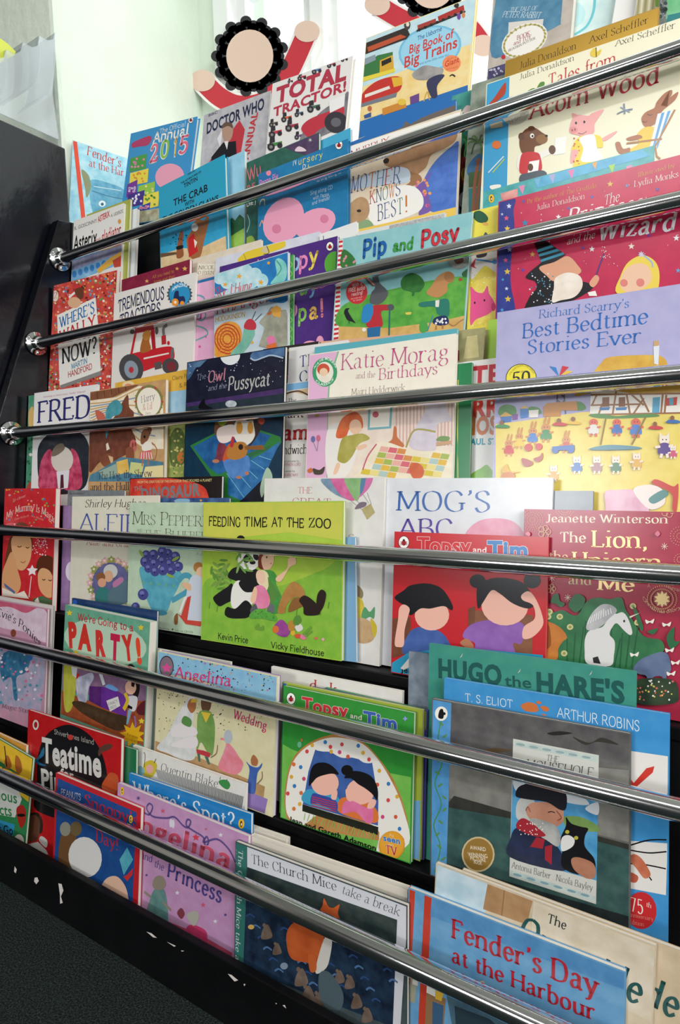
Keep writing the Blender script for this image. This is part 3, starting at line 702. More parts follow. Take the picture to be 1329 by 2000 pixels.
B.p('5fae78/7cc190', 1262, -190, 1400, -230, 1380, 110, 1248, 110).p('2f7f80', 1258, 88, 1340, 70, 1340, 130, 1250, 130).dots(['8d9492', '3a4442'], 30, 1205, -100, 1250, 100, 8, 14)
B.done()

# ------------------------------------------------------------------ first tier, behind the topmost rail
B = Book(0, 0.25, 'D', (415, 245), (715, 150), (410, 580), .5, 'e9e6e0', 'white comic album with black and red hand-drawn title at the left end', lean=6.5)
B.t('R. GOSCINNY', '8a8580', 428, 296, 560, 248, 20, 'k').t('ASTERIX', 'c5302f', 566, 250, 634, 214, 34, 'k', .04).t('A. UDERZO', '8a8580', 640, 220, 714, 190, 18, 'k')
B.t('Asterix', '161418', 426, 412, 560, 370, 76, 'H', .03).t('the', 'c5433f', 552, 372, 582, 350, 26, 'h').t('gladiator', 'c02f34', 588, 366, 700, 318, 62, 'H')
B.p('8f92b8/a7a9c9', 410, 470, 720, 360, 735, 420, 412, 530).p('7fb4d8', 412, 528, 600, 462, 735, 420, 740, 470, 410, 600)
for k in range(7): B.e('3f86c8', 430 + k * 34, 548 - k * 12, 13, 20, 0, n=10)
B.p('e2b04a', 560, 520, 640, 450, 730, 400, 735, 430, 650, 490, 570, 545).p('c24a3a', 650, 470, 700, 440, 715, 500, 660, 510).p('3d8a4a', 700, 430, 735, 420, 735, 470, 706, 480)
B.e('dca04a', 690, 244, 9, 14)
B.done()
B = Book(0, 0.8, 'D', (500, 205), (752, 128), (500, 560), .5, 'a6ac4e', 'olive-green comic edge peeping out behind the white comic album', lean=6.5)
B.done()
B = Book(0, 1.6, 'D', (560, 248), (790, 180), (560, 560), .7, 'dfe3e6', 'pale grey comic edge, rearmost behind the white comic album', lean=6.5)
B.done()
B = Book(0, 0.2, 'E', (33, 488), (460, 245), (17, 1017), 1.0, '2c9fc0', 'teal adventure album with red spine and desert camel cover', spine='c0282c', board=True)
B.p('2f9ac6/3aa6cf', 33, 690, 460, 590, 470, 830, 20, 940).p('d9b98a/e6cb9f', 20, 930, 180, 880, 300, 880, 470, 800, 480, 1000, 17, 1040).p('6b5238', 24, 915, 140, 905, 190, 912, 24, 945)
B.t('HERGE', '10303c', 222, 408, 272, 378, 14, 'k').t('THE ADVENTURES OF', '10242e', 178, 466, 310, 388, 13, 'k').t('TINTIN', '0e1c26', 198, 490, 286, 440, 28, 'k').t('THE CRAB', '0e1c26', 130, 608, 352, 508, 44, 'k', .02).t('WITH', '0e1c26', 204, 610, 264, 584, 26, 'k').t('THE GOLDEN CLAWS', '0e1c26', 60, 714, 422, 572, 36, 'k')
B.b('a5683f', 215, 830, 245, 770, 260, 720, 290, 690, 330, 700, 350, 660, 360, 700, 330, 830, 300, 940, 240, 940).p('c8282c', 226, 820, 262, 780, 290, 900, 230, 940).p('f0e6d6', 262, 820, 285, 840, 270, 880).b('9a5a38', 150, 940, 160, 830, 175, 770, 195, 780, 190, 860, 195, 930)
B.e('e9e2da', 268, 745, 22, 26).b('1d1a1a', 150, 870, 190, 860, 190, 880, 155, 890)
B.dots(['123a50'], 16, 90, 790, 220, 860, 3, 5)
B.done()
B = Book(0, 1.96, 'E', (180, 428), (592, 240), (175, 900), .7, '8ec6de', 'pale blue book with dark firs and a green field, beside the desert album', tone='9fd0e4')
B.p('2f5f42/3f7048', 480, 720, 510, 680, 530, 700, 560, 660, 595, 690, 592, 780, 480, 820).p('8fbf4a/a5cc5c', 480, 815, 595, 745, 590, 910, 480, 940)
B.done()
B = Book(0, 1.3, 'E', (605, 325), (1075, 118), (590, 880), .6, '35695c', 'dark green book with purple corner and pink lettering, behind the blue song book', tone='2c5a50')
B.p('4b3a58/5c4868', 840, 222, 1080, 110, 1080, 300, 930, 260).b('e6cfd8', 920, 250, 940, 220, 975, 230, 990, 250).star('d9e6d4', 1018, 178, 16, 8, .2)
B.t('Wu', 'e0707c', 612, 450, 706, 400, 84, 'H', -.03).t('THE', 'e0707c', 606, 520, 664, 490, 40, 'H').t('IDIE J', 'e6efe9', 596, 616, 664, 590, 26, 'k')
B.l('a8d0c4', 4, 610, 660, 625, 720, 600, 790).b('8fae4a', 600, 820, 640, 800, 660, 850, 610, 880)
B.done()
B = Book(0, 2.3, 'E', (1000, 218), (1278, 95), (1000, 600), .6, '48a8cc', 'bright blue book corner rising behind the blue song book')
B.done()
B = Book(0, 0.1, 'E', (680, 400), (1262, 150), (660, 870), .8, '2277a8', 'blue song book with two pink round shapes and pale scattered title', board=True, tone='2a7fb0')
for ch, x, y in zip('Nursery', (905, 940, 968, 996, 1024, 1050, 1076), (346, 340, 330, 322, 314, 306, 298)): B.t(ch, ('d8cf7a', 'd9d3d6', 'b7d69a', 'd8b8d0')[x % 4], x, y, x + 24, y - 8, 42 if ch != 'N' else 56, 'H', -.03)
for ch, x, y in zip('Rhymes', (965, 1000, 1030, 1062, 1104, 1134), (392, 384, 376, 368, 356, 346)): B.t(ch, ('d8cf7a', 'd9d3d6', 'b7d69a', 'd8b8d0')[x % 4], x, y, x + 27, y - 8, 42 if ch != 'R' else 50, 'H', -.03)
B.t('to sing along to', 'd9dfe6', 1060, 452, 1220, 392, 20, 'h')
B.b('2d70a8', 684, 470, 690, 400, 740, 370, 810, 370, 822, 410, 812, 450, 740, 480).t('Peppa Pig', 'e58ab8', 690, 482, 812, 430, 40, 'H').e('e88a9a', 748, 392, 16, 18)
B.t('Sing along CD', 'cfe0ea', 1018, 536, 1164, 494, 24, 'h').t('with Peppa', 'cfe0ea', 1036, 566, 1140, 538, 22, 'h').t('and friends!', 'cfe0ea', 1030, 600, 1146, 562, 22, 'h')
PK, PK2 = 'eca3bd', 'd97f9f'
B.e(PK, 845, 700, 122, 160, 32).e(PK2, 800, 755, 30, 30).e(PK, 1050, 720, 140, 92, -24).e(PK2, 1110, 690, 28, 28)
B.l('e8d890', 5, 690, 600, 700, 570, 720, 565, 722, 600).l('e8a890', 5, 690, 740, 705, 700, 712, 720)
B.oval_logo(1205, 210, 22, 28, 'bug', 10).done()
B = Book(0, 1.7, 'F', (440, 160), (1110, -115), None, .5, '2f6cb0', 'blue book with jagged brown silhouette top, behind the beige bear book')
B.p('6d625c', 440, 200, 520, 160, 600, 130, 700, 90, 780, 60, 800, 20, 830, 40, 900, 0, 1000, -40, 1110, -80, 1110, 100, 440, 300)
B.done()
B = Book(0, 0.98, 'F', (447, 178), (1142, -38), (440, 640), .6, 'e3d3bb', 'beige picture book with big brown bear and multicoloured crooked title', tone='dccab0')
B.p('f0ece4', 447, 178, 1142, -38, 1142, 46, 447, 258)
B.t('MURPHY', 'b3303c', 460, 240, 700, 150, 34, 's')
B.b('a97f5c/b98e6a', 680, 250, 760, 190, 860, 150, 980, 120, 1080, 90, 1120, 100, 1100, 150, 1040, 190, 960, 230, 930, 300, 900, 330, 850, 360, 780, 330, 720, 310, 670, 290)
B.b('2c2622', 662, 264, 680, 248, 698, 258, 690, 280, 668, 282).b('a07552', 800, 330, 880, 350, 900, 390, 850, 420, 790, 424, 830, 390)
B.b('4a70c0/5b82cf', 900, 420, 940, 330, 1000, 250, 1080, 180, 1130, 150, 1145, 300, 1140, 600, 1000, 590, 930, 560, 905, 480).b('7a5fa8', 860, 440, 920, 380, 960, 330, 930, 430, 960, 560, 900, 600, 880, 590, 910, 500).dots(['d86a9c', 'e8a06a'], 16, 850, 380, 950, 590, 8, 12)
B.b('c3d0dc', 440, 440, 520, 370, 700, 310, 800, 310, 830, 350, 810, 400, 700, 410, 560, 430).b('f2efe8', 600, 480, 760, 420, 860, 430, 910, 500, 880, 580, 700, 650, 600, 660, 560, 570)
for txt, cs, x0, y0, x1, y1, h in (('MOTHER', ('4a4f86', '4a4f86', 'c86a3a', '3d6a8a', 'b5473f', '5a5f8a'), 462, 466, 772, 396, 100), ('KNOWS', ('c0483f', '4a5f8a', '3d7a5a', 'd0783a', '5a5a90'), 578, 536, 776, 474, 82), ('BEST!', ('4a4f86', '5a6a9a', '4a5a86', '3d7a6a', 'cf7a3a'), 628, 640, 830, 576, 100)):
    n = len(txt)
    for k, ch in enumerate(txt):
        a, e = k / n, (k + .92) / n
        B.t(ch, cs[k], x0 + (x1 - x0) * a, y0 + (y1 - y0) * a, x0 + (x1 - x0) * e, y0 + (y1 - y0) * e, h, 's', -.01)
B.b('b08c66/bf9a74', 440, 560, 480, 510, 530, 490, 570, 520, 575, 590, 540, 640, 480, 660, 440, 650).e('3a302a', 512, 576, 14, 9).b('8aa67a', 500, 660, 560, 630, 600, 660, 580, 700, 500, 710)
B.p('edc65c', 440, 706, 1142, 546, 1142, 640, 440, 760)
B.done()
B = Book(0, 3.4, 'C', (10, 555), (350, 450), None, .5, '4f9f92', 'teal jungle book with red-black creeper, behind the palm-tree book', tone='3f8f86')
B.b('d8c3bd', 70, 650, 95, 610, 125, 620, 125, 650)
B.z = 'F'; B.b('2a2020/4a2a28', 1140, 200, 1230, 180, 1230, 620, 1140, 620).b('3d8f4a', 1150, 90, 1180, 130, 1200, 200, 1170, 190).b('9a3034', 1150, 240, 1190, 260, 1200, 300, 1160, 420, 1145, 330).e('d6a02f', 1160, 350, 16, 40, 0).b('b9b6b4/80787a', 1140, 470, 1220, 450, 1220, 540, 1140, 550).l('59c06a', 7, 1160, 130, 1175, 160, 1165, 230, 1190, 250)
B.done()
B = Book(0, 2.27, 'C', (125, 490), (430, 395), None, .5, '7f8a7c', 'grey-sky palm-tree island book beside the cream storybook', tone='9aa294')
B.z = 'F'; B.b('3f6f9a', 1190, 290, 1260, 220, 1310, 290, 1310, 360, 1190, 360).p('3a5a38/4a6a42', 1190, 340, 1310, 320, 1310, 420, 1190, 430).p('2f7a80', 1190, 440, 1310, 420, 1310, 640, 1190, 640)
for x0, x1 in ((1215, 1250), (1235, 1285)):
    B.l('9a5f40', 14, x0, 600, (x0 + x1) / 2 - 6, 420, x1, 250)
for k in range(9): B.l('3d5a38' if k % 2 else '5a7a48', 8, 1255, 150, 1255 + 60 * math.cos(k * .7), 140 + 30 * math.sin(k * .7), 1255 + 95 * math.cos(k * .7), 175 + 60 * math.sin(k * .7))
B.done()
B = Book(0, 2.83, 'C', (220, 400), (560, 285), None, .5, '3f3a5c', 'dark indigo book corner beneath the taupe boxed set', tone='55507a')
B.dots(['b8b4cc'], 14, 222, 390, 330, 470, 5, 9)
B.done()
B = Book(0, 1.4, 'C', (320, 352), (1210, 40), None, .7, 'b08a3c', 'gold foil-banded storybook rising behind the cream storybook', board=True)
GOLD = ink('c9a04a', None, 60, 0.28, 0, 0.9)
B.band(GOLD, 0, 1)
B.t('Julia Donaldson', '3a2c1c', 402, 400, 730, 282, 40, 's', -.01).t('Axel Scheffler', '3a2c1c', 806, 252, 1148, 132, 40, 's', -.01)
B.done()
B = Book(0, 0, 'C', (210, 485), (1500, 62), (190, 1110), .9, 'ebe6c9', 'cream storybook with sky-blue picture spine and three animals', board=True, spine='3d9cc8')
B.p('3f9cc9', 205, 470, 343, 440, 328, 1100, 190, 1130)
B.t('Julia Donaldson', '5a5648', 402, 462, 718, 348, 32, 's', -.03).t('Axel Scheffler', '5a5648', 956, 268, 1304, 160, 36, 's', -.03)
B.t('Tales from', 'c23a48', 566, 508, 960, 372, 76, 's').t('Acorn Wood', 'b8283c', 462, 690, 1216, 476, 104, 's', .03)
B.e('c9c3b4', 372, 640, 84, 84).t('The Gruffalo', '4a463e', 330, 720, 450, 640, 18, 'h', arc=-.6)
B.b('e2c34a', 812, 300, 840, 270, 845, 300, 872, 285, 868, 310, 845, 330, 815, 325).l('3a342c', 4, 843, 265, 845, 330)
B.b('5a8a3c', 445, 530, 480, 510, 500, 520, 470, 540).b('5a8a3c', 500, 515, 520, 478, 545, 475, 540, 505, 515, 525)
B.b('6e4326', 402, 850, 405, 790, 440, 745, 490, 740, 530, 765, 562, 790, 555, 820, 520, 840, 490, 850, 480, 900, 430, 905).e('5c3820', 412, 790, 18, 22).e('5c3820', 470, 745, 22, 16).e('8d6238', 530, 805, 34, 28).e('1d1814', 556, 786, 9, 7)
B.b('ede8de', 385, 960, 395, 900, 430, 885, 480, 890, 600, 850, 605, 880, 530, 920, 520, 990, 430, 1010, 400, 985).b('c62f35', 410, 900, 440, 880, 490, 880, 520, 900, 526, 990, 440, 1010, 400, 990).p('f4f2ee', 458, 935, 516, 925, 505, 1015, 447, 1012).p('f0eee9', 608, 800, 674, 788, 664, 888, 598, 897).e('5c3820', 590, 866, 20, 26).e('5c3820', 464, 968, 16, 22).b('4a5560', 405, 1015, 450, 1000, 530, 985, 560, 1010, 520, 1060, 410, 1060)
B.b('eca5a2', 690, 750, 705, 690, 740, 665, 800, 670, 820, 655, 888, 633, 860, 680, 835, 720, 830, 770, 780, 790, 730, 780, 695, 770).b('eca5a2', 706, 655, 740, 670, 715, 690).e('e28f90', 713, 752, 24, 20).b('e8cf3c', 700, 870, 735, 800, 800, 780, 870, 790, 885, 850, 850, 860, 860, 920, 870, 980, 720, 985, 725, 880).b('f0efec', 748, 800, 830, 780, 850, 860, 880, 920, 760, 935, 770, 860).b('eca5a2', 880, 800, 955, 760, 960, 770, 900, 815).b('eca5a2', 705, 870, 740, 870, 735, 900, 705, 945, 695, 930).dots(['c8462f'], 12, 710, 800, 750, 970, 4, 6)
B.b('a4623c', 1106, 690, 1130, 650, 1180, 625, 1195, 590, 1240, 540, 1282, 522, 1275, 560, 1215, 615, 1265, 570, 1318, 532, 1300, 580, 1230, 640, 1210, 680, 1180, 720, 1130, 735).b('e4bd38', 1080, 780, 1130, 735, 1200, 745, 1195, 800, 1170, 850, 1060, 880, 1030, 870, 1090, 830).b('a4623c', 955, 830, 980, 822, 1000, 860, 1040, 855, 1030, 890, 975, 885).b('a4623c', 1020, 800, 1090, 780, 1110, 800, 1040, 815)
B.e('f0ece6', 474, 786, 12, 14).e('1d1814', 476, 788, 6, 7).e('1d1814', 728, 712, 6, 8).e('1d1814', 776, 706, 6, 8).e('7a4a48', 706, 754, 4, 7).e('7a4a48', 722, 750, 4, 7).l('4a2a1c', 3, 1140, 660, 1155, 668, 1170, 662).l('4a2a1c', 3, 1112, 702, 1128, 708, 1140, 700).l('7a4a48', 3, 740, 770, 765, 775, 790, 760)
B.p('dfe9f0', 1200, 660, 1285, 635, 1200, 860, 1150, 870).p('5a9ac8', 1222, 655, 1240, 650, 1180, 866, 1166, 868).p('5a9ac8', 1258, 645, 1276, 640, 1200, 856, 1190, 862)
B.l('a5703c', 8, 1300, 635, 1185, 850, 1195, 905, 1215, 920, smooth=False).l('a5703c', 9, 1020, 830, 1225, 805, smooth=False)
B.l('6f7f96', 7, 965, 660, 1010, 640, 1055, 632).l('6f7f96', 7, 1005, 600, 1010, 660).l('8d9ab0', 5, 985, 620, 1040, 650)
B.b('b0452f', 225, 605, 260, 560, 300, 500, 322, 480, 318, 540, 280, 580, 250, 600).e('d9702f', 268, 838, 26, 24).p('c8b79a', 230, 720, 300, 700, 305, 735, 235, 745).l('e0e6ea', 6, 220, 1000, 310, 905).l('b6c84a', 6, 245, 1000, 315, 920).b('ece6da', 232, 1075, 290, 1068, 285, 1092, 240, 1096)
B.done()

# ------------------------------------------------------------------ second tier
B = Book(1, 1.17, 'C', (190, 1110), (1180, 840), None, .4, '3f9a98', 'teal book strung with little coloured flags, between the cream storybook and the crimson book', tone='55b0b8')
B.p('5ab4d8/4a9fc6', 480, 1020, 1100, 860, 1160, 900, 700, 1030, 500, 1090)
for x, y, c in ((415, 1090, 'd88ab0'), (590, 1025, 'a9a6d0'), (700, 1000, 'd87aa8'), (835, 945, 'e8a04a'), (935, 970, '9ac84a'), (1035, 975, 'd88ab0'), (505, 1050, '6ab0d0')): B.p(c, x - 20, y - 12, x + 18, y - 22, x + 4, y + 34)
B.p('e2a29a/c8807a', 290, 1120, 390, 1090, 390, 1150, 300, 1160)
B.oval_logo(238, 1148, 16, 24, 'puffin').done()
B = Book(1, 0.48, 'D', (285, 620), (675, 520), (248, 1225), .9, 'c23a34', 'crowded red puzzle book with a white title placard at the left end', tone='d8584a')
B.dots(['e8d9b0', 'e0a83c', '5a8fb8', '8a2a28', 'f0ece4', '6a9a4a', 'd8707a', '7a1f22', 'f08a5a'], 900, 240, 540, 690, 1240, 4, 8)
B.p('eeeae2', 330, 785, 552, 682, 566, 830, 582, 1105, 345, 1200, 338, 1000).p('8a8580', 345, 1190, 582, 1105, 584, 1130, 352, 1208)
B.t("WHERE'S", '2a6fae', 346, 858, 550, 768, 62, 's', .05).t('WALLY', 'c8343c', 348, 945, 556, 850, 70, 's', .06).t('NOW?', '16181c', 360, 1066, 566, 1000, 88, 's', .07).t('MARTIN', '2f86a8', 414, 1096, 506, 1060, 30, 'H', .02).t('HANDFORD', 'b8383c', 394, 1144, 534, 1094, 32, 'H', .02)
B.e('e8dccc', 320, 674, 18, 32).t('2', 'c23a34', 310, 690, 332, 686, 36, 's')
B.b('d8343a', 382, 690, 420, 650, 445, 612, 470, 620, 450, 660, 400, 700).p('f0ece4', 396, 676, 440, 640, 446, 650, 400, 690).b('6a3d28', 430, 640, 475, 625, 482, 680, 455, 690).e('e2b08a', 430, 712, 38, 32)
B.done()
B = Book(1, 0.9, 'D', (703, 580), (1095, 462), None, .7, '7e2038', 'maroon book with small gold stars, behind the red tractor cover', tone='8c2842')
B.t('All you need to', 'c98a4a', 880, 574, 1006, 538, 18, 'h').t('know and then', 'c98a4a', 890, 600, 1010, 566, 16, 'h').star('d8a85a', 848, 588, 12).star('d8a85a', 1022, 516, 12).star('e0b060', 1067, 516, 16).done()
B = Book(1, -0.1, 'D', (660, 660), (1130, 535), (640, 1205), .5, 'e2dcd6', 'white picture book with a red cartoon tractor and navy title')
B.t('TREMENDOUS', '2a2a4e', 682, 768, 950, 690, 66, 'H', .0, arc=.12).t('TRACTORS', '2a2a4e', 692, 852, 930, 780, 66, 'H', .0, arc=.12)
B.star('4a5a60', 1037, 664, 76, 22, .86).e('2f8fc0', 1037, 664, 60, 68).t('AMAZING', 'e8eef0', 992, 650, 1080, 624, 20, 'k', arc=.7, part='sticker')
B.b('20305a', 1002, 690, 1010, 650, 1030, 645, 1036, 675, 1062, 676, 1066, 710, 1010, 720).e('e8902f', 1012, 710, 20, 22).e('e8902f', 1052, 716, 12, 14).e('f2e2c8', 1012, 710, 8, 9)
B.p('c4242e', 780, 860, 885, 840, 892, 870, 778, 890).p('c4242e', 778, 880, 790, 880, 765, 1010, 752, 1010).p('b01e2a', 868, 862, 892, 860, 900, 980, 880, 985).p('ede4d8', 795, 890, 870, 872, 876, 985, 775, 1000).b('c4242e', 690, 1085, 710, 1040, 750, 1010, 860, 985, 960, 965, 1000, 975, 1005, 1035, 960, 1060, 880, 1090, 800, 1110, 760, 1040, 720, 1060).p('e8e0d8', 830, 1030, 975, 1000, 976, 1008, 830, 1040)
B.b('a8622c', 812, 1000, 820, 930, 850, 868, 872, 890, 862, 930, 870, 985).e('c8873a', 846, 900, 22, 30, 20)
B.e('4a4648', 758, 1092, 70, 84, -10).e('8d9aa6', 758, 1098, 40, 52, -10).e('b8323a', 758, 1100, 14, 18).e('4a4648', 984, 1078, 48, 46).e('7a3036', 990, 1080, 26, 28).p('5a5254', 890, 1060, 930, 1050, 935, 1090, 895, 1100)
B.l('7a7678', 13, 946, 900, 944, 860, 966, 840).p('b82a34', 932, 905, 958, 898, 960, 950, 934, 955).e('c4242e', 973, 945, 8, 12).e('5a5656', 905, 874, 10, 22).e('5a5656', 765, 880, 14, 14).b('6a6668', 990, 980, 1004, 975, 1000, 1030, 986, 1030)
B.lab['sticker'] = 'blue cogwheel badge'
B.done()
B = Book(1, 2.7, 'E', (240, 955), (700, 822), None, .5, 'd9cbb6', 'tan book carrying an ivory author scroll, behind the snail cover', tone='e0d4c2')
B.p('ece3d0', 290, 975, 330, 985, 405, 978, 402, 1055, 350, 1045, 280, 1062).t('NICOL', '6a5a48', 292, 1018, 396, 1016, 24, 's').t('O BYRN', '6a5a48', 288, 1050, 392, 1050, 22, 's').b('e2a83c', 400, 1030, 425, 990, 470, 985, 470, 1030).done()
B = Book(1, 2, 'E', (405, 945), (1080, 770), None, .5, 'cfd0dc', 'lilac-grey book with a yellow aeroplane wing, behind the purple birthday book', tone='dadbe4')
B.b('e2c63a', 545, 960, 590, 910, 640, 890, 720, 860, 800, 830, 850, 832, 852, 870, 780, 900, 680, 935, 600, 970).b('ccc09a', 700, 900, 730, 860, 745, 880, 740, 910).l('5a5236', 4, 735, 865, 750, 910, 715, 920).l('b89a2a', 4, 585, 915, 605, 965).done()
B = Book(1, 1.51, 'E', (1078, 790), (1320, 705), None, .5, 'e4e4e2', 'small white book with a single blue letter visible, left of the rabbit walking book')
B.t('l', '3a4a8a', 1098, 830, 1112, 826, 26, 's').done()
B = Book(1, 0.95, 'E', (430, 1000), (1195, 800), None, .5, '4a2a78', 'purple birthday book with chunky pastel letters', tone='4f2f80')
B.e('5aa63c', 1180, 985, 70, 85).t('Happy', 'e58ab8', 668, 1045, 880, 1010, 84, 'H', .02)
for ch, c, x, y in (('p', '8fb8dc', 895, 1025), ('p', 'e58ab8', 945, 1010), ('y', 'e8cf5a', 1012, 985)): B.t(ch, c, x, y, x + 62, y - 14, 106, 'H', .04)
for ch, c, x, y in (('B', '8fb8dc', 640, 1260), ('i', '9ac860', 700, 1245), ('r', 'e58ab8', 730, 1236), ('t', 'e8cf5a', 780, 1225), ('h', '9ac860', 820, 1214), ('d', 'd8d04a', 880, 1200), ('a', '6a9a4a', 950, 1184), ('y', '7ab0dc', 1016, 1168)): B.t(ch, c, x, y, x + 50, y - 12, 96, 'H', .04)
for ch, c, x, y in (('P', 'e58ab8', 760, 1330), ('e', 'e8cf5a', 830, 1330), ('p', 'd88ab8', 880, 1326), ('p', '8fc860', 940, 1350), ('a', 'e8bb5a', 1012, 1340), ('!', 'ec8a98', 1082, 1325)): B.t(ch, c, x, y, x + (36 if ch == '!' else 60), y - 10, 104, 'H', .04)
B.e('eca3bd', 1082, 1484, 24, 36).e('eca3bd', 1020, 1510, 50, 30)
B.oval_logo(1146, 868, 22, 28, 'bug', 8).done()
B = Book(1, 0.4, 'E', (600, 1010), (910, 918), None, .4, '2f8a42', 'narrow green patterned book edge between the snail cover and the purple birthday book', tone='4aa04e')
for k in range(9): B.l('8fce5a', 4, 882, 960 + k * 60, 900, 985 + k * 60, 884, 1010 + k * 60)
B.done()
B = Book(1, -0.3, 'E', (395, 1050), (875, 895), (385, 1590), .5, 'bccdd8', 'pale blue picture book with orange spiral snail and grey elephant', tone='c9d6dc')
B.b('2470b0/2a82c0', 395, 1050, 640, 960, 880, 890, 880, 1200, 780, 1230, 700, 1200, 600, 1100, 395, 1180)
for x, y, r in ((430, 1075, 40), (480, 1040, 46), (540, 1035, 50), (600, 1030, 46), (660, 1050, 44), (560, 1090, 50), (480, 1100, 46), (640, 1100, 40), (700, 1090, 46)): B.e('cfe4e8/9ecfd8', x, y, r, r)
B.b('6fc0b8/8fd0c8', 760, 1110, 800, 1050, 790, 970, 815, 945, 860, 980, 865, 1060, 830, 1110).l('4a9a8a', 6, 800, 960, 830, 1010, 800, 1060)
for x, y, r in ((558, 1062, 20), (466, 1116, 18), (698, 1102, 20), (748, 976, 14), (766, 1205, 12), (642, 1492, 14)): B.star('e8a83a', x, y, r, 5, .45, .2)
B.t('Sky  I Hung', 'c2404e', 396, 1200, 640, 1150, 62, 'w').t('TenANgel', 'c2404e', 392, 1312, 750, 1226, 74, 'w').t('HODGKINSON', 'c29a3a', 402, 1358, 596, 1322, 30, 'H')
B.b('e2913a/e8a94a', 388, 1560, 390, 1470, 420, 1390, 490, 1356, 550, 1375, 575, 1440, 555, 1520, 520, 1570, 440, 1600)
for k in range(4): B.l('c04a2a', 7, *[v for t in range(9) for v in (480 + (82 - k * 18) * math.cos(t * .78 + 2.2), 1470 + (96 - k * 21) * math.sin(t * .78 + 2.2))])
for k in range(14): t = k * .45; B.l('cf6a34', 4, 480 + 24 * math.cos(t), 1470 + 28 * math.sin(t), 480 + 84 * math.cos(t), 1470 + 98 * math.sin(t))
B.b('6fae9a/86bfa8', 500, 1570, 570, 1480, 590, 1410, 640, 1400, 660, 1430, 640, 1480, 600, 1540, 560, 1580).e('7abaa4', 622, 1415, 36, 36).b('c23a48', 590, 1400, 605, 1350, 640, 1340, 668, 1375, 655, 1410).l('4a5a52', 4, 640, 1345, 664, 1290).l('4a5a52', 4, 660, 1350, 704, 1305)
B.b('a9a896/8f8e7e', 690, 1500, 720, 1400, 690, 1360, 740, 1300, 770, 1260, 830, 1280, 870, 1300, 870, 1500, 830, 1540, 700, 1520).p('e0a44a', 760, 1280, 800, 1250, 830, 1270, 826, 1330, 780, 1320).p('c8683a', 740, 1300, 770, 1290, 765, 1310, 742, 1316).e('e07aa8', 765, 1478, 28, 30).p('d8703a', 735, 1510, 800, 1490, 800, 1540, 740, 1550)
B.done()
B = Book(1, 0.46, 'E', (275, 1090), (560, 1010), (255, 1560), .4, 'e0a6c6', 'pink book with curling ribbon, left of the snail cover', tone='e2aecc')
B.p('2a6fa0', 275, 1075, 560, 1000, 560, 1040, 274, 1112).l('6a9aa8', 8, 275, 1185, 310, 1190, 330, 1220, 290, 1330, 320, 1345, 340, 1310, 310, 1290, 270, 1350).t('d', 'c23a8a', 270, 1345, 320, 1335, 66, 'w', .04).star('d84a8a', 340, 1455, 9).star('d84a8a', 300, 1518, 12).l('6aa0a0', 7, 262, 1380, 330, 1400, 350, 1440, 270, 1480)
B.done()
B = Book(1, 1, 'F', (505, 705), (1045, 585), None, .4, 'd6d8d6', 'white book with a silvery glitter top edge, behind the rabbit walking book')
B.p(ink('c9cbcc', 'f2f2f4', 300, .3, 0, .7), 700, 664, 1045, 585, 1045, 660, 700, 740).done()
B = Book(1, -0.2, 'F', (385, 752), (1212, 592), (355, 1370), .5, '86bcc0', 'picture book with red-striped spine edge, a grey rabbit and a mouse walking in a meadow', tone='93c4c6')
B.p('eee8e2', 385, 745, 414, 740, 386, 1370, 350, 1375)
for k in range(22): B.p('c8323e', 384 - k * 1.35, 762 + k * 28.4, 412 - k * 1.3, 757 + k * 28.4, 411 - k * 1.3, 771 + k * 28.4, 383 - k * 1.35, 776 + k * 28.4)
B.b('4f9a3e/6ab04a', 395, 1180, 520, 1110, 760, 1050, 1000, 1000, 1200, 1000, 1200, 1230, 1000, 1260, 700, 1300, 390, 1290).p('d8b46e/c9a05c', 388, 1290, 700, 1300, 1000, 1260, 1200, 1215, 1200, 1330, 385, 1380)
B.b('2f6a34/3f7d3c', 780, 1060, 775, 1000, 830, 960, 890, 980, 918, 1030, 890, 1075, 860, 1080, 852, 1100, 838, 1100, 836, 1078).b('3a6a3c', 1150, 960, 1195, 930, 1200, 980, 1160, 985).b('3f7a3c/2f6a38', 400, 920, 410, 820, 450, 830, 490, 880, 480, 930).dots(['d88a9a'], 8, 410, 850, 490, 930, 7)
for txt, c, x0, y0, x1, y1, h in (('Pip', '1f5fa8', 536, 864, 688, 834, 100), ('and', '3f9a42', 722, 826, 852, 808, 64), ('Posy', 'c8323e', 896, 800, 1136, 752, 96)): B.t(txt, c, x0, y0, x1, y1, h, 'H', .05, out='1d2a3a', ow=.022)
B.e('c8363c', 498, 1080, 66, 72).t('With a', 'f2e6e0', 470, 1050, 532, 1034, 22, 'h').t('FREE audio', 'f2e6e0', 448, 1080, 550, 1060, 24, 'h', .03).t('reading!', 'f2e6e0', 466, 1104, 538, 1088, 22, 'h', .02).t('See inside cover', 'f2d6d0', 462, 1124, 534, 1110, 9, 'h').t('for details', 'f2d6d0', 476, 1136, 530, 1126, 9, 'h')
B.b('23252a', 420, 1200, 430, 1180, 455, 1178, 445, 1195, 470, 1240, 492, 1270, 470, 1262, 440, 1250, 424, 1220).l('23252a', 4, 450, 1250, 452, 1272)
B.b('5a5c60', 578, 1130, 590, 1080, 612, 1050, 596, 1000, 600, 970, 628, 965, 640, 1020, 680, 1060, 692, 1090, 670, 1130, 630, 1155, 590, 1150).b('5a5c60', 590, 1040, 545, 985, 560, 975, 612, 1030).b('d88a80', 598, 1032, 552, 985, 562, 984, 608, 1030)
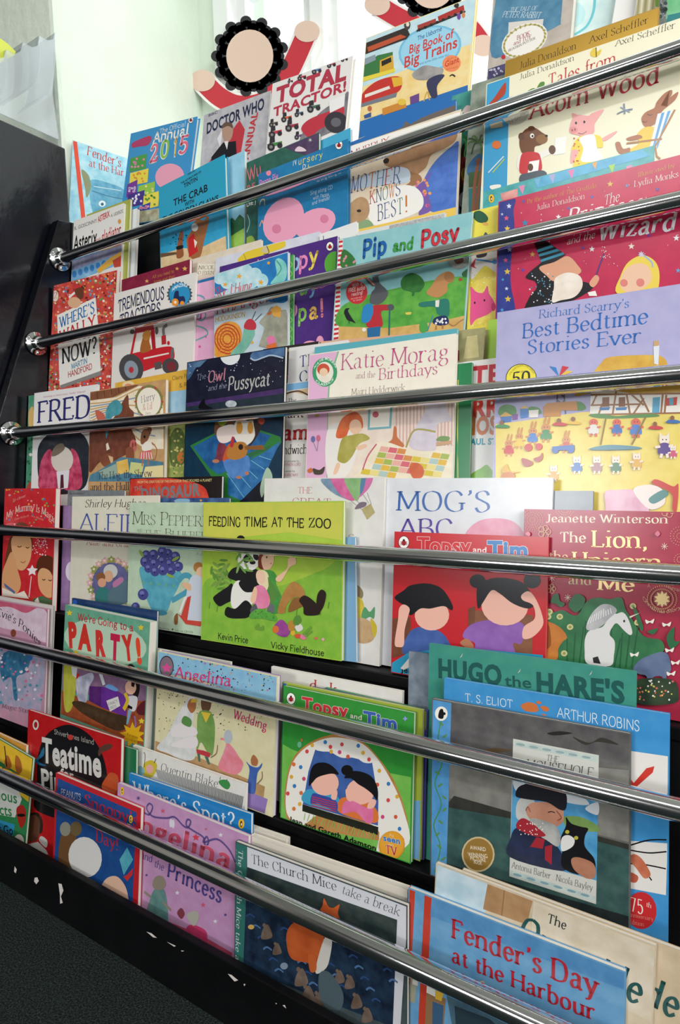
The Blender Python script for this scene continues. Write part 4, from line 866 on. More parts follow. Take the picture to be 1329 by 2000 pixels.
B.b('b8323a', 570, 1180, 600, 1160, 690, 1155, 720, 1170, 700, 1190, 650, 1200, 656, 1290, 560, 1290).b('2f86c0', 530, 1260, 540, 1170, 590, 1150, 600, 1200, 575, 1260).p('2a6a9a', 562, 1300, 646, 1290, 640, 1370, 566, 1375).e('55575c', 708, 1172, 22, 20).l('2f6f6a', 9, 702, 1190, 698, 1345).e('e8e4de', 544, 1310, 12)
B.b('c08a58', 930, 1080, 960, 1040, 1000, 980, 1060, 950, 1100, 970, 1095, 1010, 1060, 1030, 1060, 1070, 1010, 1110, 960, 1105).e('a8764a', 1070, 985, 30, 34, -30).b('2f7a6a', 880, 1155, 900, 1140, 980, 1130, 1060, 1120, 1072, 1180, 1060, 1230, 1000, 1215, 980, 1170, 900, 1170).p('e8e0d4', 985, 1130, 1010, 1126, 1006, 1170, 985, 1170).b('25305f', 970, 1270, 985, 1235, 1050, 1225, 1068, 1270, 1020, 1285).dots(['f0eeea'], 12, 985, 1240, 1055, 1275, 7).l('b07a4a', 8, 990, 1285, 988, 1310).l('b07a4a', 8, 1030, 1280, 1030, 1305).l('a87a50', 5, 1065, 1270, 1100, 1285, 1150, 1250, 1195, 1245)
B.b('4fa04a', 885, 1290, 900, 1255, 930, 1265, 940, 1300, 925, 1325, 895, 1325).l('4a8a9a', 6, 935, 1320, 970, 1220).e('9a9a94', 1128, 880, 66, 56).b('6a3a28', 1100, 880, 1120, 850, 1150, 860, 1158, 890, 1120, 905).t('THE GRUFFALO', 'e8e4de', 1082, 920, 1180, 906, 13, 'h', arc=-.5)
B.e('b04838', 1140, 1000, 12, 9).b('d8c85a', 800, 1205, 835, 1202, 832, 1216, 806, 1218)
B.done()
B = Book(1, 0.6, 'G', (125, 245), (420, 180), (112, 925), .5, 'e0cf4a', 'yellow glitter picture book with a bright pink pig shape, left of the crimson book', tone='e6d858')
B.b('e2dcd8', 125, 480, 275, 450, 275, 600, 200, 560, 120, 640)
B.b('2a5a40', 132, 270, 150, 240, 190, 250, 218, 280, 212, 305, 180, 312, 150, 300).b('e0a85a', 190, 310, 215, 312, 220, 325, 195, 325).b('4a5a5a', 190, 400, 205, 365, 225, 400)
B.b('3a2a30', 150, 500, 160, 480, 210, 480, 205, 505, 160, 515).b('c23a48', 120, 560, 150, 515, 140, 560, 155, 575).l('3f86c8', 9, 150, 525, 200, 530, 250, 540).e('3f86c8', 258, 537, 14)
B.p('dcc24a/e8d870', 120, 660, 215, 570, 275, 610, 272, 860, 115, 925).dots(['f4eec0', 'c8b040'], 120, 120, 600, 272, 910, 2, 3)
B.b('e0558a', 118, 740, 118, 680, 150, 710, 190, 715, 215, 675, 225, 720, 250, 760, 262, 800, 220, 840, 150, 870, 116, 900).e('c83a6a', 250, 798, 13, 24).e('2a1a20', 142, 774, 5, 7).e('2a1a20', 198, 760, 5, 7)
B.done()
B = Book(1, -0.5, 'G', (278, 190), (1560, -130), (272, 830), 1.0, 'b8284e', 'crimson storybook with starry blue spine edge and swirling white title', board=True, tone='c22c52', spine='2e3a86')
B.b('343f8e/2d3680', 276, 200, 374, 172, 366, 240, 372, 330, 360, 450, 350, 560, 352, 680, 376, 810, 372, 1000, 270, 1000, 272, 600)
for x, y, c, r in ((340, 215, 'd9dbe8', 16), (300, 262, 'b8c4dc', 9), (325, 285, 'd85a7a', 16), (330, 345, 'd8b84a', 18), (344, 466, 'c9cfe2', 16), (320, 528, 'd85a7a', 15), (330, 594, 'd8b84a', 20), (304, 640, '4a9ac8', 10), (326, 692, 'c9cfe2', 12), (334, 752, 'd8b84a', 20), (300, 815, '4a9ac8', 12)): B.star(c, x, y, r)
for x, y, c, r in ((433, 312, '2f7fa8', 22), (476, 494, 'd8b05a', 17), (626, 278, 'e6dfe2', 17), (925, 88, 'd8b05a', 20), (684, 228, '4a5ab0', 12), (820, 162, '4a6ab8', 12), (1022, 98, '6a8ab8', 13), (1198, 118, '4a5ab0', 13), (820, 464, 'e6dfe2', 18), (1048, 448, 'e6d8c8', 20), (1308, 400, 'e6dfe2', 20), (768, 456, '4a4aa0', 11), (1318, 588, '6a9ac8', 16), (420, 585, '5a4ab0', 13), (1150, 386, '5a4ab0', 12), (424, 188, '4a5ab0', 12)): B.star(c, x, y, r, 5, .42)
B.dots(['e8d8dc', 'd8c0b0'], 50, 390, 90, 1320, 690, 2, 4)
B.t('By the author of The Gruffalo', 'd8a850', 446, 200, 846, 108, 24, 's', -.03).t('Julia Donaldson', 'ead8d0', 500, 240, 780, 172, 32, 's', -.02).t('Illustrated by', 'd8b060', 1086, 48, 1300, -10, 24, 's', -.03).t('Lydia Monks', 'eae0da', 1064, 106, 1322, 46, 36, 's', -.02)
B.t('The', 'ece4e2', 888, 212, 980, 184, 56, 'i').t('Princess', 'ece4e2', 680, 312, 1120, 226, 78, 'w', .02).t('and the', 'e4dcdc', 674, 440, 838, 398, 40, 'i', .02).t('Wizard', 'e4e2e6', 850, 416, 1310, 350, 100, 'w', .06)
B.e('f0e4e0', 858, 234, 12)
# plain stand-ins: a tall striped cone beside a dark cloak, and a yellow-haired oval
B.b('17171d', 436, 625, 505, 560, 560, 530, 640, 590, 700, 640, 800, 660, 815, 700, 640, 790, 440, 830, 460, 740, 500, 690, 490, 650).p('17171d', 482, 418, 530, 400, 668, 496, 610, 540, 530, 545).p('3a8fa8', 500, 470, 585, 440, 600, 452, 506, 484).p('3a8fa8', 510, 495, 618, 462, 634, 474, 516, 508).p('3a8fa8', 522, 526, 650, 482, 662, 494, 526, 540)
B.b('dba080', 515, 570, 600, 540, 680, 505, 740, 560, 755, 600, 680, 640, 600, 650, 560, 620).b('e2d2c0/efe6da', 600, 690, 610, 630, 680, 600, 750, 620, 765, 680, 720, 740, 640, 760, 590, 770).dots(['4a8fa8', 'd9dde0'], 40, 460, 600, 600, 780, 3, 5)
B.l('4a3a80', 6, 825, 680, 850, 600, 890, 490).b('dba080', 805, 660, 840, 615, 862, 630, 850, 665, 825, 685).dots(['e8dcd8'], 16, 870, 450, 925, 520, 2, 3).p('ece8e2', 795, 715, 840, 705, 850, 735, 805, 735)
B.b('e6cc52', 965, 720, 985, 620, 1030, 540, 1110, 500, 1180, 530, 1210, 600, 1200, 700, 1150, 730).b('e8c0a0', 985, 640, 1020, 575, 1090, 545, 1150, 570, 1165, 640, 1120, 690, 1040, 715, 990, 690).e('d88078', 1005, 660, 22, 22).e('d88078', 1100, 658, 24, 24).l('9ab0d0', 7, 1120, 500, 1165, 540, 1170, 570).star('c9c4d4', 1105, 495, 20, 7, .5)
B.done()

# ------------------------------------------------------------------ third tier
B = Book(2, 0.73, 'H', (175, 232), (420, 196), (158, 820), .5, '3f8a6a', 'green woodland book edge at the left end, behind the book titled in big navy capitals', tone='5a9a7a')
B.b('d8b06a', 178, 330, 205, 300, 210, 400, 180, 420).b('b84a3a', 165, 800, 190, 760, 200, 810).e('e8e0d8', 190, 595, 10).dots(['2f6a4a'], 12, 165, 480, 205, 780, 8).done()
B = Book(2, 0.27, 'H', (213, 215), (605, 165), (197, 800), .4, 'e6e2e0', 'white book titled in big navy capitals with a dark oval picture of a fur collar')
B.t('Something, or almost classic, Sunday Telegraph', 'c86a80', 268, 244, 530, 208, 11, 'g').t('FRED', '25266a', 232, 400, 566, 362, 130, 's', .03)
B.b('1f2430/2a3038', 232, 640, 240, 540, 300, 470, 400, 445, 500, 460, 550, 540, 552, 680, 520, 800, 400, 840, 280, 820, 240, 740)
B.b('a8284e/d85a7a', 240, 720, 260, 620, 310, 560, 340, 640, 360, 760, 380, 810, 250, 810).b('a8284e/d85a7a', 440, 560, 480, 590, 505, 700, 500, 800, 400, 810, 400, 720, 440, 650)
B.e('d9cfc4', 385, 625, 68, 82).b('7a6a5a', 318, 600, 340, 545, 385, 525, 400, 560, 350, 600).p('e2e0e4', 350, 700, 430, 690, 420, 800, 360, 810).p('5a2030', 376, 720, 392, 718, 396, 800, 372, 805)
B.done()
B = Book(2, -0.5, 'H', (558, 207), (1025, 130), (548, 790), .7, 'b98e5c', 'brown picture book with a sleeping hog under a patchwork quilt', tone='c9a070')
B.p('8a5638/7a4a30', 556, 205, 800, 160, 860, 165, 700, 240, 556, 260)
for k in range(5): B.l('5a3422', 4, 600 + 44 * k, 198 - 7 * k, 604 + 44 * k, 250 - 12 * k)
B.p('ead9b8/f2e6cf', 556, 262, 720, 240, 860, 170, 960, 180, 1010, 300, 1012, 560, 900, 560, 700, 430, 556, 380)
for k in range(7): B.l('8a9ab0' if k % 2 else 'c8a06a', 5, 560, 280 + 18 * k, 700, 262 + 14 * k, 860, 190 + 52 * k, 960, 210 + 54 * k)
B.b('6b3a2a/7d4834', 552, 480, 590, 400, 640, 380, 700, 370, 740, 300, 790, 225, 800, 300, 830, 340, 810, 420, 840, 500, 830, 570, 770, 600, 690, 640, 620, 640, 552, 700).b('c0624e', 590, 320, 640, 340, 655, 385, 610, 390).e('c86a62', 825, 540, 22, 40).e('8a3a38', 822, 535, 6, 16).e('8a3a38', 838, 530, 5, 14)
B.b('3f8a98/58a0a8', 655, 330, 690, 270, 730, 258, 758, 300, 740, 345, 690, 370, 665, 480, 655, 480).p('e8dcc8', 656, 530, 668, 520, 680, 560, 660, 570).b('8a5038/7a4430', 620, 630, 660, 590, 700, 600, 700, 660, 650, 670).p('d8b48a', 670, 600, 700, 610, 700, 660, 690, 660).b('8a5038', 780, 560, 820, 550, 830, 610, 800, 670, 785, 640)
B.p('4a7a90/5a8aa0', 600, 700, 750, 610, 860, 620, 1010, 640, 1012, 720, 900, 760, 548, 760, 560, 720).p('e0b050/eac46a', 720, 640, 790, 620, 800, 700, 730, 720).p('cfd08a', 810, 640, 890, 650, 880, 720, 800, 710).p('e8d8a0', 900, 670, 1010, 660, 1010, 735, 880, 735).p('9ab0a0', 610, 700, 720, 650, 728, 720, 640, 740)
B.b('8a5a40', 870, 500, 880, 450, 910, 435, 930, 460, 905, 520, 875, 530).e('7a4a34', 926, 440, 14, 18).b('efe6da', 880, 540, 915, 510, 945, 540, 930, 570, 885, 570).p('d86a6a', 868, 580, 935, 565, 945, 610, 862, 625)
for k in range(5): B.l('f0e2d8', 4, 878 + 14 * k, 580, 874 + 17 * k, 622)
B.l('c06a5a', 6, 885, 620, 880, 665).l('c06a5a', 6, 918, 615, 920, 665).l('a86a54', 4, 940, 520, 970, 560, 960, 620, 940, 625)
B.e('1d1410', 895, 484, 7, 9).e('1d1410', 930, 462, 4, 5)
B.e('8a7a48', 922, 265, 86, 102).e('efe6d4', 922, 270, 74, 90).t('Harry', '4a4470', 876, 276, 960, 252, 42, 's', -.03).t('& Lil', 'b84a4a', 884, 322, 944, 312, 40, 's', -.03).t('Story', '5a5450', 900, 348, 934, 342, 14, 'g')
for k in range(18): B.e('7a8a4a' if k % 3 else 'b84a48', 922 + 82 * math.cos(k * .35), 268 + 98 * math.sin(k * .35), 9, 6, k * 40, n=8)
B.t('The Hog, the Shrew', '2a2440', 608, 748, 942, 730, 44, 's', -.02).t('and the Hullabaloo', '2a2440', 560, 816, 940, 810, 44, 's', -.02).done()
B = Book(2, 0.7, 'H', (712, 152), (1250, 50), None, .5, 'd9a83a', 'golden yellow woodland book behind the brown hog book', tone='dfb04a')
B.p('8fb8d0/a4c6d8', 712, 250, 1250, 180, 1250, 420, 712, 430).p('8a9a50/a8b060', 712, 430, 1250, 400, 1250, 740, 712, 760).b('5a6a38', 1050, 500, 1090, 430, 1140, 470, 1140, 640, 1060, 660).b('c8783a', 1095, 600, 1130, 570, 1135, 630, 1110, 650).dots(['c8bc70', '6a7a40'], 40, 1048, 420, 1140, 730, 6, 9)
B.t('Claire Freedman', '6a4a2a', 1066, 134, 1250, 106, 24, 'h').t('& Russell', '6a4a2a', 1108, 180, 1230, 160, 24, 'h').e('e6cfa0', 795, 165, 38, 26).e('d88a6a', 795, 172, 24, 16).done()
B = Book(2, -0.3, 'I', (135, 257), (865, 135), (108, 1100), .6, '10121f', 'dark night-sea picture book with a thumb-notch moon and silver title', tone='161a2c')
B.p('1c1f33/12142a', 130, 260, 865, 140, 855, 440, 125, 560).p('4a2f66/3a2858', 125, 560, 855, 448, 850, 490, 124, 590).p('1a2632/24323c', 124, 588, 850, 488, 840, 800, 112, 900)
B.e('dfe2e2', 455, 205, 74, 72).b('3f5f8e/56789e', 605, 215, 640, 170, 740, 150, 860, 130, 862, 210, 760, 200, 700, 220, 640, 240).l('a8bcd0', 7, 605, 225, 640, 242, 700, 222, 760, 205, 850, 225).b('3a5a80/587a98', 135, 260, 280, 230, 260, 260, 230, 290, 200, 300, 160, 370, 132, 380)
B.dots(['c9d0dc', '8a94a8'], 46, 150, 240, 850, 440, 2, 5)
B.t('The', '7d8498', 205, 392, 276, 378, 44, 'g').t('Owl', 'b87a88', 290, 408, 424, 386, 82, 'w', .03).t('and the', '8d94a4', 290, 470, 430, 446, 38, 'i', .02).t('Pussycat', 'b8b6b0', 440, 468, 752, 426, 100, 'w', .03)
B.e('c9ced2/8a98a0', 462, 565, 42, 26).b('08090f', 225, 600, 235, 555, 265, 530, 275, 570, 330, 600, 300, 605)
B.p('12384a/0f2c48', 112, 720, 850, 690, 836, 1130, 108, 1110).p('2f7a3a', 158, 875, 500, 700, 830, 810, 836, 850, 520, 1300, 420, 1290, 300, 1080).p('1d4f86/2a6aa0', 180, 885, 480, 720, 760, 800, 690, 900, 560, 1010, 370, 1090, 300, 1040).p('2f6a42', 420, 990, 760, 870, 740, 905, 450, 1020).p('24609a/3a7ab0', 440, 1060, 700, 930, 830, 840, 700, 1120, 540, 1280, 440, 1240)
for k in range(5): B.l('7ac0d0', 3, 430 + 60 * k, 1080 - 32 * k, 560 + 50 * k, 1260 - 70 * k)
B.b('e8e0d6', 480, 760, 500, 690, 540, 670, 580, 690, 630, 690, 670, 740, 640, 820, 560, 880, 500, 840).b('7a4a30/8a5a3a', 340, 780, 350, 690, 400, 670, 480, 680, 480, 720, 400, 720, 370, 800).b('ecd9d0', 355, 790, 380, 740, 480, 720, 490, 800, 440, 850, 380, 850).e('d8963c', 525, 742, 24, 46).e('d8963c', 606, 742, 22, 46).b('3a2a28', 630, 690, 690, 680, 680, 760, 620, 860, 590, 880, 640, 800)
B.b('c04a38', 660, 690, 690, 670, 715, 690, 690, 720).b('9ab03a', 360, 700, 400, 690, 440, 690, 400, 730).b('6a2a3a/8a3a4a', 350, 960, 370, 860, 420, 870, 440, 920, 400, 980, 340, 1000).b('c8582f', 400, 980, 440, 870, 470, 880, 480, 1010, 430, 1010).b('4a7ab8/5a8ac8', 405, 1000, 470, 970, 590, 950, 595, 1080, 520, 1110, 460, 1110)
B.b('b87a35', 430, 940, 450, 880, 500, 850, 560, 850, 585, 890, 570, 950, 500, 980, 450, 970).e('2a1a14', 535, 885, 18, 22).p('8a5a2a', 560, 880, 700, 870, 715, 905, 570, 905).b('b8323a', 455, 880, 470, 810, 485, 820, 480, 880).e('b87a5a', 350, 990, 26, 14).e('b87a5a', 520, 1110, 20, 12).e('b87a5a', 580, 1080, 16, 14)
B.b('a8c0a8', 690, 1260, 680, 1180, 720, 1050, 750, 1050, 770, 1120, 720, 1200)
B.done()
B = Book(2, 2.9, 'I', (700, 160), (1110, 100), None, .5, '2b2624', 'thin black book edge rearmost behind the pink-banded storybook')
B.t('PE', 'c8a84a', 874, 180, 892, 176, 18, 'k').p('b8323a', 868, 352, 1100, 330, 1100, 370, 868, 390).p('4a9a9a', 868, 390, 1100, 370, 1100, 420, 868, 440).done()
B = Book(2, 2.1, 'I', (893, 150), (1330, 90), None, .4, 'dedcda', 'white book with two navy serif letters, left behind the pink-banded storybook')
B.t('TI', '2a2f66', 970, 294, 1056, 280, 84, 's').t('Co', '2a2f66', 968, 408, 1090, 392, 84, 's').done()
B = Book(2, 1.59, 'I', (865, 415), (1300, 352), (845, 1120), .4, 'e6e1da', 'white sandwich book with red jam letters, right of the night-sea book')
B.p('7fb4dc', 860, 415, 1300, 352, 1300, 410, 860, 470).b('d8b890', 860, 490, 1040, 450, 1100, 470, 1040, 500, 920, 480, 870, 510).l('5a4030', 9, 865, 490, 960, 470, 1035, 500)
B.t('The', '3a3230', 884, 556, 946, 550, 30, 's').t('Giant', '4a2028', 800, 672, 1006, 664, 66, 's', .03).t('Jam', 'b83238', 790, 834, 1044, 830, 108, 'S', .06).t('Sandwich', '3a2824', 790, 940, 1030, 934, 66, 's', .02)
B.t('Story and pictures by', '5a5250', 800, 998, 968, 996, 15, 'h').t('VERNON LORD', 'b8485a', 850, 1026, 980, 1024, 20, 'h').t('with verses by', '5a5250', 820, 1072, 936, 1070, 15, 'h').t('JANET BURROWAY', 'b8485a', 800, 1102, 960, 1102, 20, 'h').done()
B = Book(2, 1.02, 'J', (222, 172), (1045, 62), None, .5, '5aa8b4', 'turquoise-topped book directly behind the pink-banded storybook')
B.done()
B = Book(2, 3.46, 'J', (245, 140), (790, 92), None, .4, 'd9a98a', 'thin peach book edge behind the turquoise-topped book')
B.done()
B = Book(2, -0.2, 'J', (190, 215), (1040, 98), (175, 930), .6, 'e9e1cf', 'cream storybook with pink band, green round badge and pink title', tone='ede6d6')
B.p('e0b0ce', 190, 205, 362, 188, 300, 440, 294, 940, 170, 940).l('7ab890', 8, 360, 192, 318, 330, 302, 440, 294, 935)
B.e('3f9a6a', 280, 316, 72, 84).e('e9e4d4', 280, 316, 50, 60).t('KATIE MORAG', 'e6efe4', 218, 300, 344, 294, 15, 'k', arc=3.4).t('CLASSICS', 'e6efe4', 228, 372, 330, 362, 16, 'k', arc=-1.6)
B.e('c8553c', 272, 300, 36, 34).e('ecc9a8', 274, 316, 24, 24).b('e8dccc', 250, 350, 280, 338, 310, 350, 300, 368, 262, 368)
B.t('Katie Morag', 'c05a86', 374, 304, 1000, 244, 92, 's', -.03).t('and the', 'a8607a', 458, 354, 572, 344, 34, 's', -.04).t('Birthdays', 'c05a86', 592, 360, 934, 326, 64, 's', -.03).t('Mairi Hedderwick', '8a7a78', 434, 448, 744, 422, 36, 's', -.04)
B.p('e9d5c4/f0e0d0', 300, 540, 1040, 480, 1030, 930, 296, 935)
for k in range(17): B.p('d8b0a8', 690 + 20 * k, 500, 699 + 20 * k, 500, 697 + 20 * k, 740, 688 + 20 * k, 740)
B.b('ece6de', 296, 650, 420, 600, 480, 620, 480, 720, 420, 900, 300, 930)
B.p('7ab0b8', 532, 510, 672, 500, 664, 640, 528, 650).p('efe8da', 545, 522, 658, 514, 652, 628, 540, 636).e('c8606a', 574, 560, 18)
B.b('d8623a/e07a48', 345, 690, 370, 600, 410, 560, 460, 545, 495, 580, 498, 640, 450, 620, 420, 650, 400, 690).e('ecc4a4', 458, 632, 36, 44).b('a8a04a/b8b060', 355, 800, 380, 700, 430, 680, 500, 670, 540, 700, 480, 730, 440, 800, 400, 840, 360, 830).b('ecc4a4', 460, 750, 510, 730, 525, 745, 480, 765).b('ecc4a4', 330, 900, 350, 840, 370, 850, 350, 900)
B.b('ddd4da/cfc4d0', 770, 740, 800, 640, 850, 560, 880, 500, 960, 490, 1000, 560, 1005, 600, 930, 620, 920, 760, 850, 770).l('a8a05a', 8, 750, 750, 800, 650, 920, 660).b('c9764a', 670, 700, 680, 630, 695, 640, 700, 690, 740, 740, 690, 760, 640, 730)
B.b('eadcc0/f2e8d0', 460, 930, 500, 860, 560, 740, 640, 720, 800, 770, 1020, 780, 1016, 930, 700, 935)
Q = ['e2b84a', 'd86a78', 'e8d88a', 'a8b85a', 'd89050', 'b0c8c0', 'e8b0a0', 'd8c040']
def inside(x, y, P):
    c = False
    for k in range(len(P)):
        (x0, y0), (x1, y1) = P[k - 1], P[k]
        if (y0 > y) != (y1 > y) and x < (x1 - x0) * (y - y0) / (y1 - y0) + x0: c = not c
    return c
QP = [(470, 925), (505, 862), (565, 745), (640, 722), (800, 772), (1018, 782), (1012, 928)]
for j in range(8):
    for i in range(14):
        x, y = 470 + 50 * i - 14 * j, 690 + 34 * j + 6 * i
        q = [(x, y), (x + 46, y + 7), (x + 36, y + 36), (x - 12, y + 30)]
        if all(inside(u, v, QP) for u, v in q): B.p(Q[(i * 3 + j * 5) % 8], *[w for u in q for w in u])
B.b('c8603c/d87048', 770, 880, 780, 845, 820, 840, 850, 870, 845, 920, 800, 930, 780, 910).l('c85a78', 6, 500, 880, 530, 800, 580, 730).p('c9a078', 925, 720, 1010, 710, 1010, 730, 925, 742).b('7a9a5a', 925, 710, 950, 685, 1000, 690, 990, 712)
B.e('6a6fa8', 214, 702, 12, 18).e('d06a8a', 244, 696, 12, 18).l('8a8088', 2, 216, 720, 236, 770).l('8a8088', 2, 243, 714, 238, 770).b('4a4238', 215, 870, 250, 880, 280, 860, 276, 890, 262, 905, 225, 905, 215, 890).b('c8703a', 182, 880, 205, 868, 210, 890, 190, 896).e('b8a84a', 235, 562, 12, 12)
B.done()
B = Book(2, 2.15, 'J', (900, 92), (1205, 58), None, 1.2, '9a9468', 'antique gold patterned book, right of the pink-banded storybook', tone='aca678', spine='3a2a28', board=True)
B.p('c2b682/d0c690', 1100, 110, 1160, 102, 1170, 230, 1080, 240).p('7a2a30', 1048, 190, 1056, 190, 1056, 250, 1048, 250).done()
B = Book(2, 3.41, 'J', (1225, 15), (1420, -10), None, .5, '9ac04a', 'lime green book edge, left of the lilac bedtime book')
B.done()
B = Book(2, 1.59, 'J', (1000, 268), (1500, 203), None, .5, 'e8e6e2', 'white dinosaur book with red capitals, left of the lilac bedtime book')
B.t('TE', 'c23440', 1132, 396, 1290, 382, 108, 'K', -.02, out='e8a0a0', ow=.012).t('RR', 'd23c34', 1130, 576, 1292, 566, 104, 'K', -.02, out='e88a5a', ow=.012).t('NOSAUR', 'd8783a', 1080, 676, 1480, 664, 96, 'K', .0).t('PAUL ST', '2f9ab0', 1098, 734, 1270, 732, 34, 'K').b('7ab84a/8fc85a', 1125, 930, 1130, 900, 1180, 870, 1215, 850, 1250, 890, 1260, 930)
B.done()
B = Book(2, 0.46, 'J', (1000, 275), (1130, 259), None, .5, '1f7a48', 'dark green book spine edge, right of the pink-banded storybook', spine='1f7a48')
B.l('c8c04a', 5, 1050, 360, 1046, 640, 1048, 925, smooth=False).b('3f9a4a', 1046, 700, 1050, 760, 1048, 830, 1044, 760).done()
B = Book(2, -0.5, 'G', (272, 830), (1480, 653), (262, 1730), 1.1, 'a9a6cc', 'big lilac and yellow bedtime storybook with blue serif title', board=True, tone='b0add2')
B.t("Richard Scarry's", '3a72b8', 514, 864, 1038, 800, 48, 's', -.02).t('Best Bedtime', '2f68b4', 418, 980, 1150, 892, 84, 's', .0).t('Stories Ever', '2f68b4', 446, 1070, 1112, 1002, 78, 's', .0)
B.e('2a2a20', 411, 1212, 90, 86).e('e6d63a', 411, 1212, 86, 82).t('50', '22241c', 356, 1250, 468, 1240, 72, 's', .06).t('FOR OVER', '22241c', 380, 1180, 440, 1176, 10, 'k').t('ENTERTAINING CHILDREN', '22241c', 342, 1196, 484, 1190, 14, 'h', arc=3.6)
B.z = 'K'
B.p('e2c95e/e9d570', 262, 440, 420, 420, 620, 390, 760, 370, 1329, 350, 1600, 340, 1600, 1100, 262, 1100)
B.b('d8b04a/c8983a', 820, 150, 870, 90, 930, 50, 1170, 40, 1240, 60, 1290, 130, 1500, 200, 1600, 260, 1300, 262, 1060, 270, 900, 240, 720, 275)
B.p('ece6dc', 812, 260, 900, 235, 1060, 265, 1330, 255, 1330, 380, 808, 390)
for x0, y0, x1, y1 in ((812, 270, 1330, 262), (808, 385, 1330, 375), (812, 330, 1100, 324), (850, 265, 820, 330), (880, 320, 860, 380), (960, 250, 940, 380), (1020, 265, 1040, 380), (1050, 270, 1120, 330), (1120, 290, 1060, 380), (1100, 270, 1150, 370), (1230, 262, 1220, 376), (1250, 270, 1240, 376)): B.l('9a6a42', 9, x0, y0, x1, y1)
B.p('5aa0c0', 1172, 286, 1214, 282, 1210, 372, 1168, 376).p('4a82b8', 862, 345, 926, 340, 918, 358, 870, 360).p('4a82b8', 955, 345, 1024, 340, 1018, 358, 962, 360).p('8a5a3a', 880, 285, 920, 282, 920, 338, 880, 340).p('8a5a3a', 975, 285, 1012, 282, 1012, 338, 975, 340).p('c8483a', 1246, 290, 1314, 282, 1310, 330, 1250, 334).p('5aa0b8', 1266, 290, 1292, 286, 1290, 330, 1268, 330).b('5a8a4a', 800, 390, 860, 378, 960, 392, 1060, 384, 1180, 380, 1190, 398, 900, 408)
B.p('d8dce0', 1176, -10, 1210, -16, 1204, 98, 1180, 90).p('c8a070', 1178, -40, 1206, -44, 1206, -14, 1178, -10)
for x, y, c in ((590, 120, '2f7ac0'), (665, 118, 'c8343c'), (690, 145, 'e2b83a'), (585, 168, 'e2b83a')): B.p(c, 630, 165, x - 16, y - 16, x + 22, y - 8)
for a in ((630, 170, 610, 390), (650, 170, 668, 380), (618, 300, 662, 330), (612, 380, 660, 300), (622, 250, 655, 280)): B.l('4a4640', 6, *a)
B.b('4f8a3e/3f7a38', 280, 380, 290, 340, 330, 325, 375, 340, 378, 385, 320, 395).b('4f8a3e', 440, 370, 460, 340, 510, 345, 526, 380).b('4f8a3e', 740, 360, 735, 310, 770, 320, 785, 350)
B.p('3a6fb0', 292, 398, 355, 392, 352, 425, 298, 430).p('d8a84a', 284, 398, 320, 368, 362, 392).p('7a4a98', 358, 385, 392, 380, 390, 412, 360, 416).p('3a7ac0', 405, 350, 452, 345, 450, 400, 408, 406).p('d8b060', 402, 352, 430, 330, 455, 348).p('e8e4da', 455, 360, 512, 356, 508, 400, 458, 402).p('c8873a', 538, 340, 560, 318, 640, 312, 732, 306, 738, 360, 640, 360, 640, 395, 540, 396)
def critter(B, x, y, s, head, dress, ear='t'):
    for sg in (-1, 1):
        if ear == 't': B.p(head, x + sg * s * .05, y - s * .5, x + sg * s * .45, y - s * .95, x + sg * s * .5, y - s * .3)
        elif ear == 'l': B.e(head, x + sg * s * .22 + s * .1, y - s * 1.0, s * .13, s * .5, 14)
    B.e(head, x, y - s * .2, s * .52, s * .46, n=12); B.b(dress, x - s * .4, y + s * .15, x + s * .4, y + s * .15, x + s * .6, y + s * 1.1, x - s * .6, y + s * 1.1)
    B.e('2a2420', x - s * .17, y - s * .25, s * .06, s * .08, n=6).e('2a2420', x + s * .17, y - s * .25, s * .06, s * .08, n=6)
    B.l(head, s * .2, x - s * .4, y + s * .4, x - s * .9, y + s * .5); B.l(head, s * .2, x + s * .4, y + s * .4, x + s * .85, y + s * .3)
    B.l(head, s * .22, x - s * .25, y + s * 1.1, x - s * .35, y + s * 1.5); B.l(head, s * .22, x + s * .25, y + s * 1.1, x + s * .3, y + s * 1.5)
for x, y, s, h, d in ((340, 560, 44, 'd08a4a', 'c8343c'), (400, 520, 42, 'd08a4a', 'e2c03a'), (478, 490, 46, 'd08a4a', '3a7ac0'), (555, 470, 50, 'd08a4a', '3f8a4a'), (672, 540, 44, 'd08a4a', 'c8503a')): critter(B, x, y, s, h, d, 'l')
for x, y, s, h, d in ((830, 440, 48, 'd8604a', 'dcd8d0'), (965, 440, 46, 'd8604a', '3a6ab0'), (1075, 440, 52, 'd8604a', '4a7ac0')): critter(B, x, y, s, h, d, '')
for x, y, s, h, d in ((600, 710, 42, 'ead8c8', 'd89a3a'), (735, 660, 46, 'ead8c8', '3f6fb0'), (850, 660, 46, 'ead8c8', 'a87a80'), (960, 660, 46, 'ead8c8', '4a7a58'), (1080, 640, 44, 'ead8c8', 'd8a84a'), (1240, 545, 60, 'ecdccc', '5a3f86'), (1290, 590, 34, 'ecdccc', 'c85a78')): critter(B, x, y, s, h, d)
for x, y, c in ((300, 452, '3a8a4a'), (630, 440, 'c8343c'), (712, 432, 'e2b83a'), (1185, 460, 'c8343c'), (1285, 425, '3a6fb0')): B.b(c, x - 36, y + 6, x - 10, y - 12, x + 40, y - 4, x + 38, y + 10).e('8a5a3a', x, y - 20, 12, 14)
B.b('a8423a', 415, 640, 440, 640, 480, 660, 470, 680, 430, 682).b('a8423a', 484, 640, 520, 625, 535, 605, 536, 640, 510, 660).e('3a5fa8', 610, 590, 20, 20).e('3a5fa8', 700, 588, 20, 20).p('3a6ab0', 590, 570, 720, 560, 722, 588, 600, 592).e('c8343c', 455, 575, 22, 22).e('c8343c', 515, 570, 20, 20)
B.b('d8a83a', 300, 715, 330, 670, 350, 710, 410, 715, 340, 728).e('c8783a', 338, 740, 40, 24)
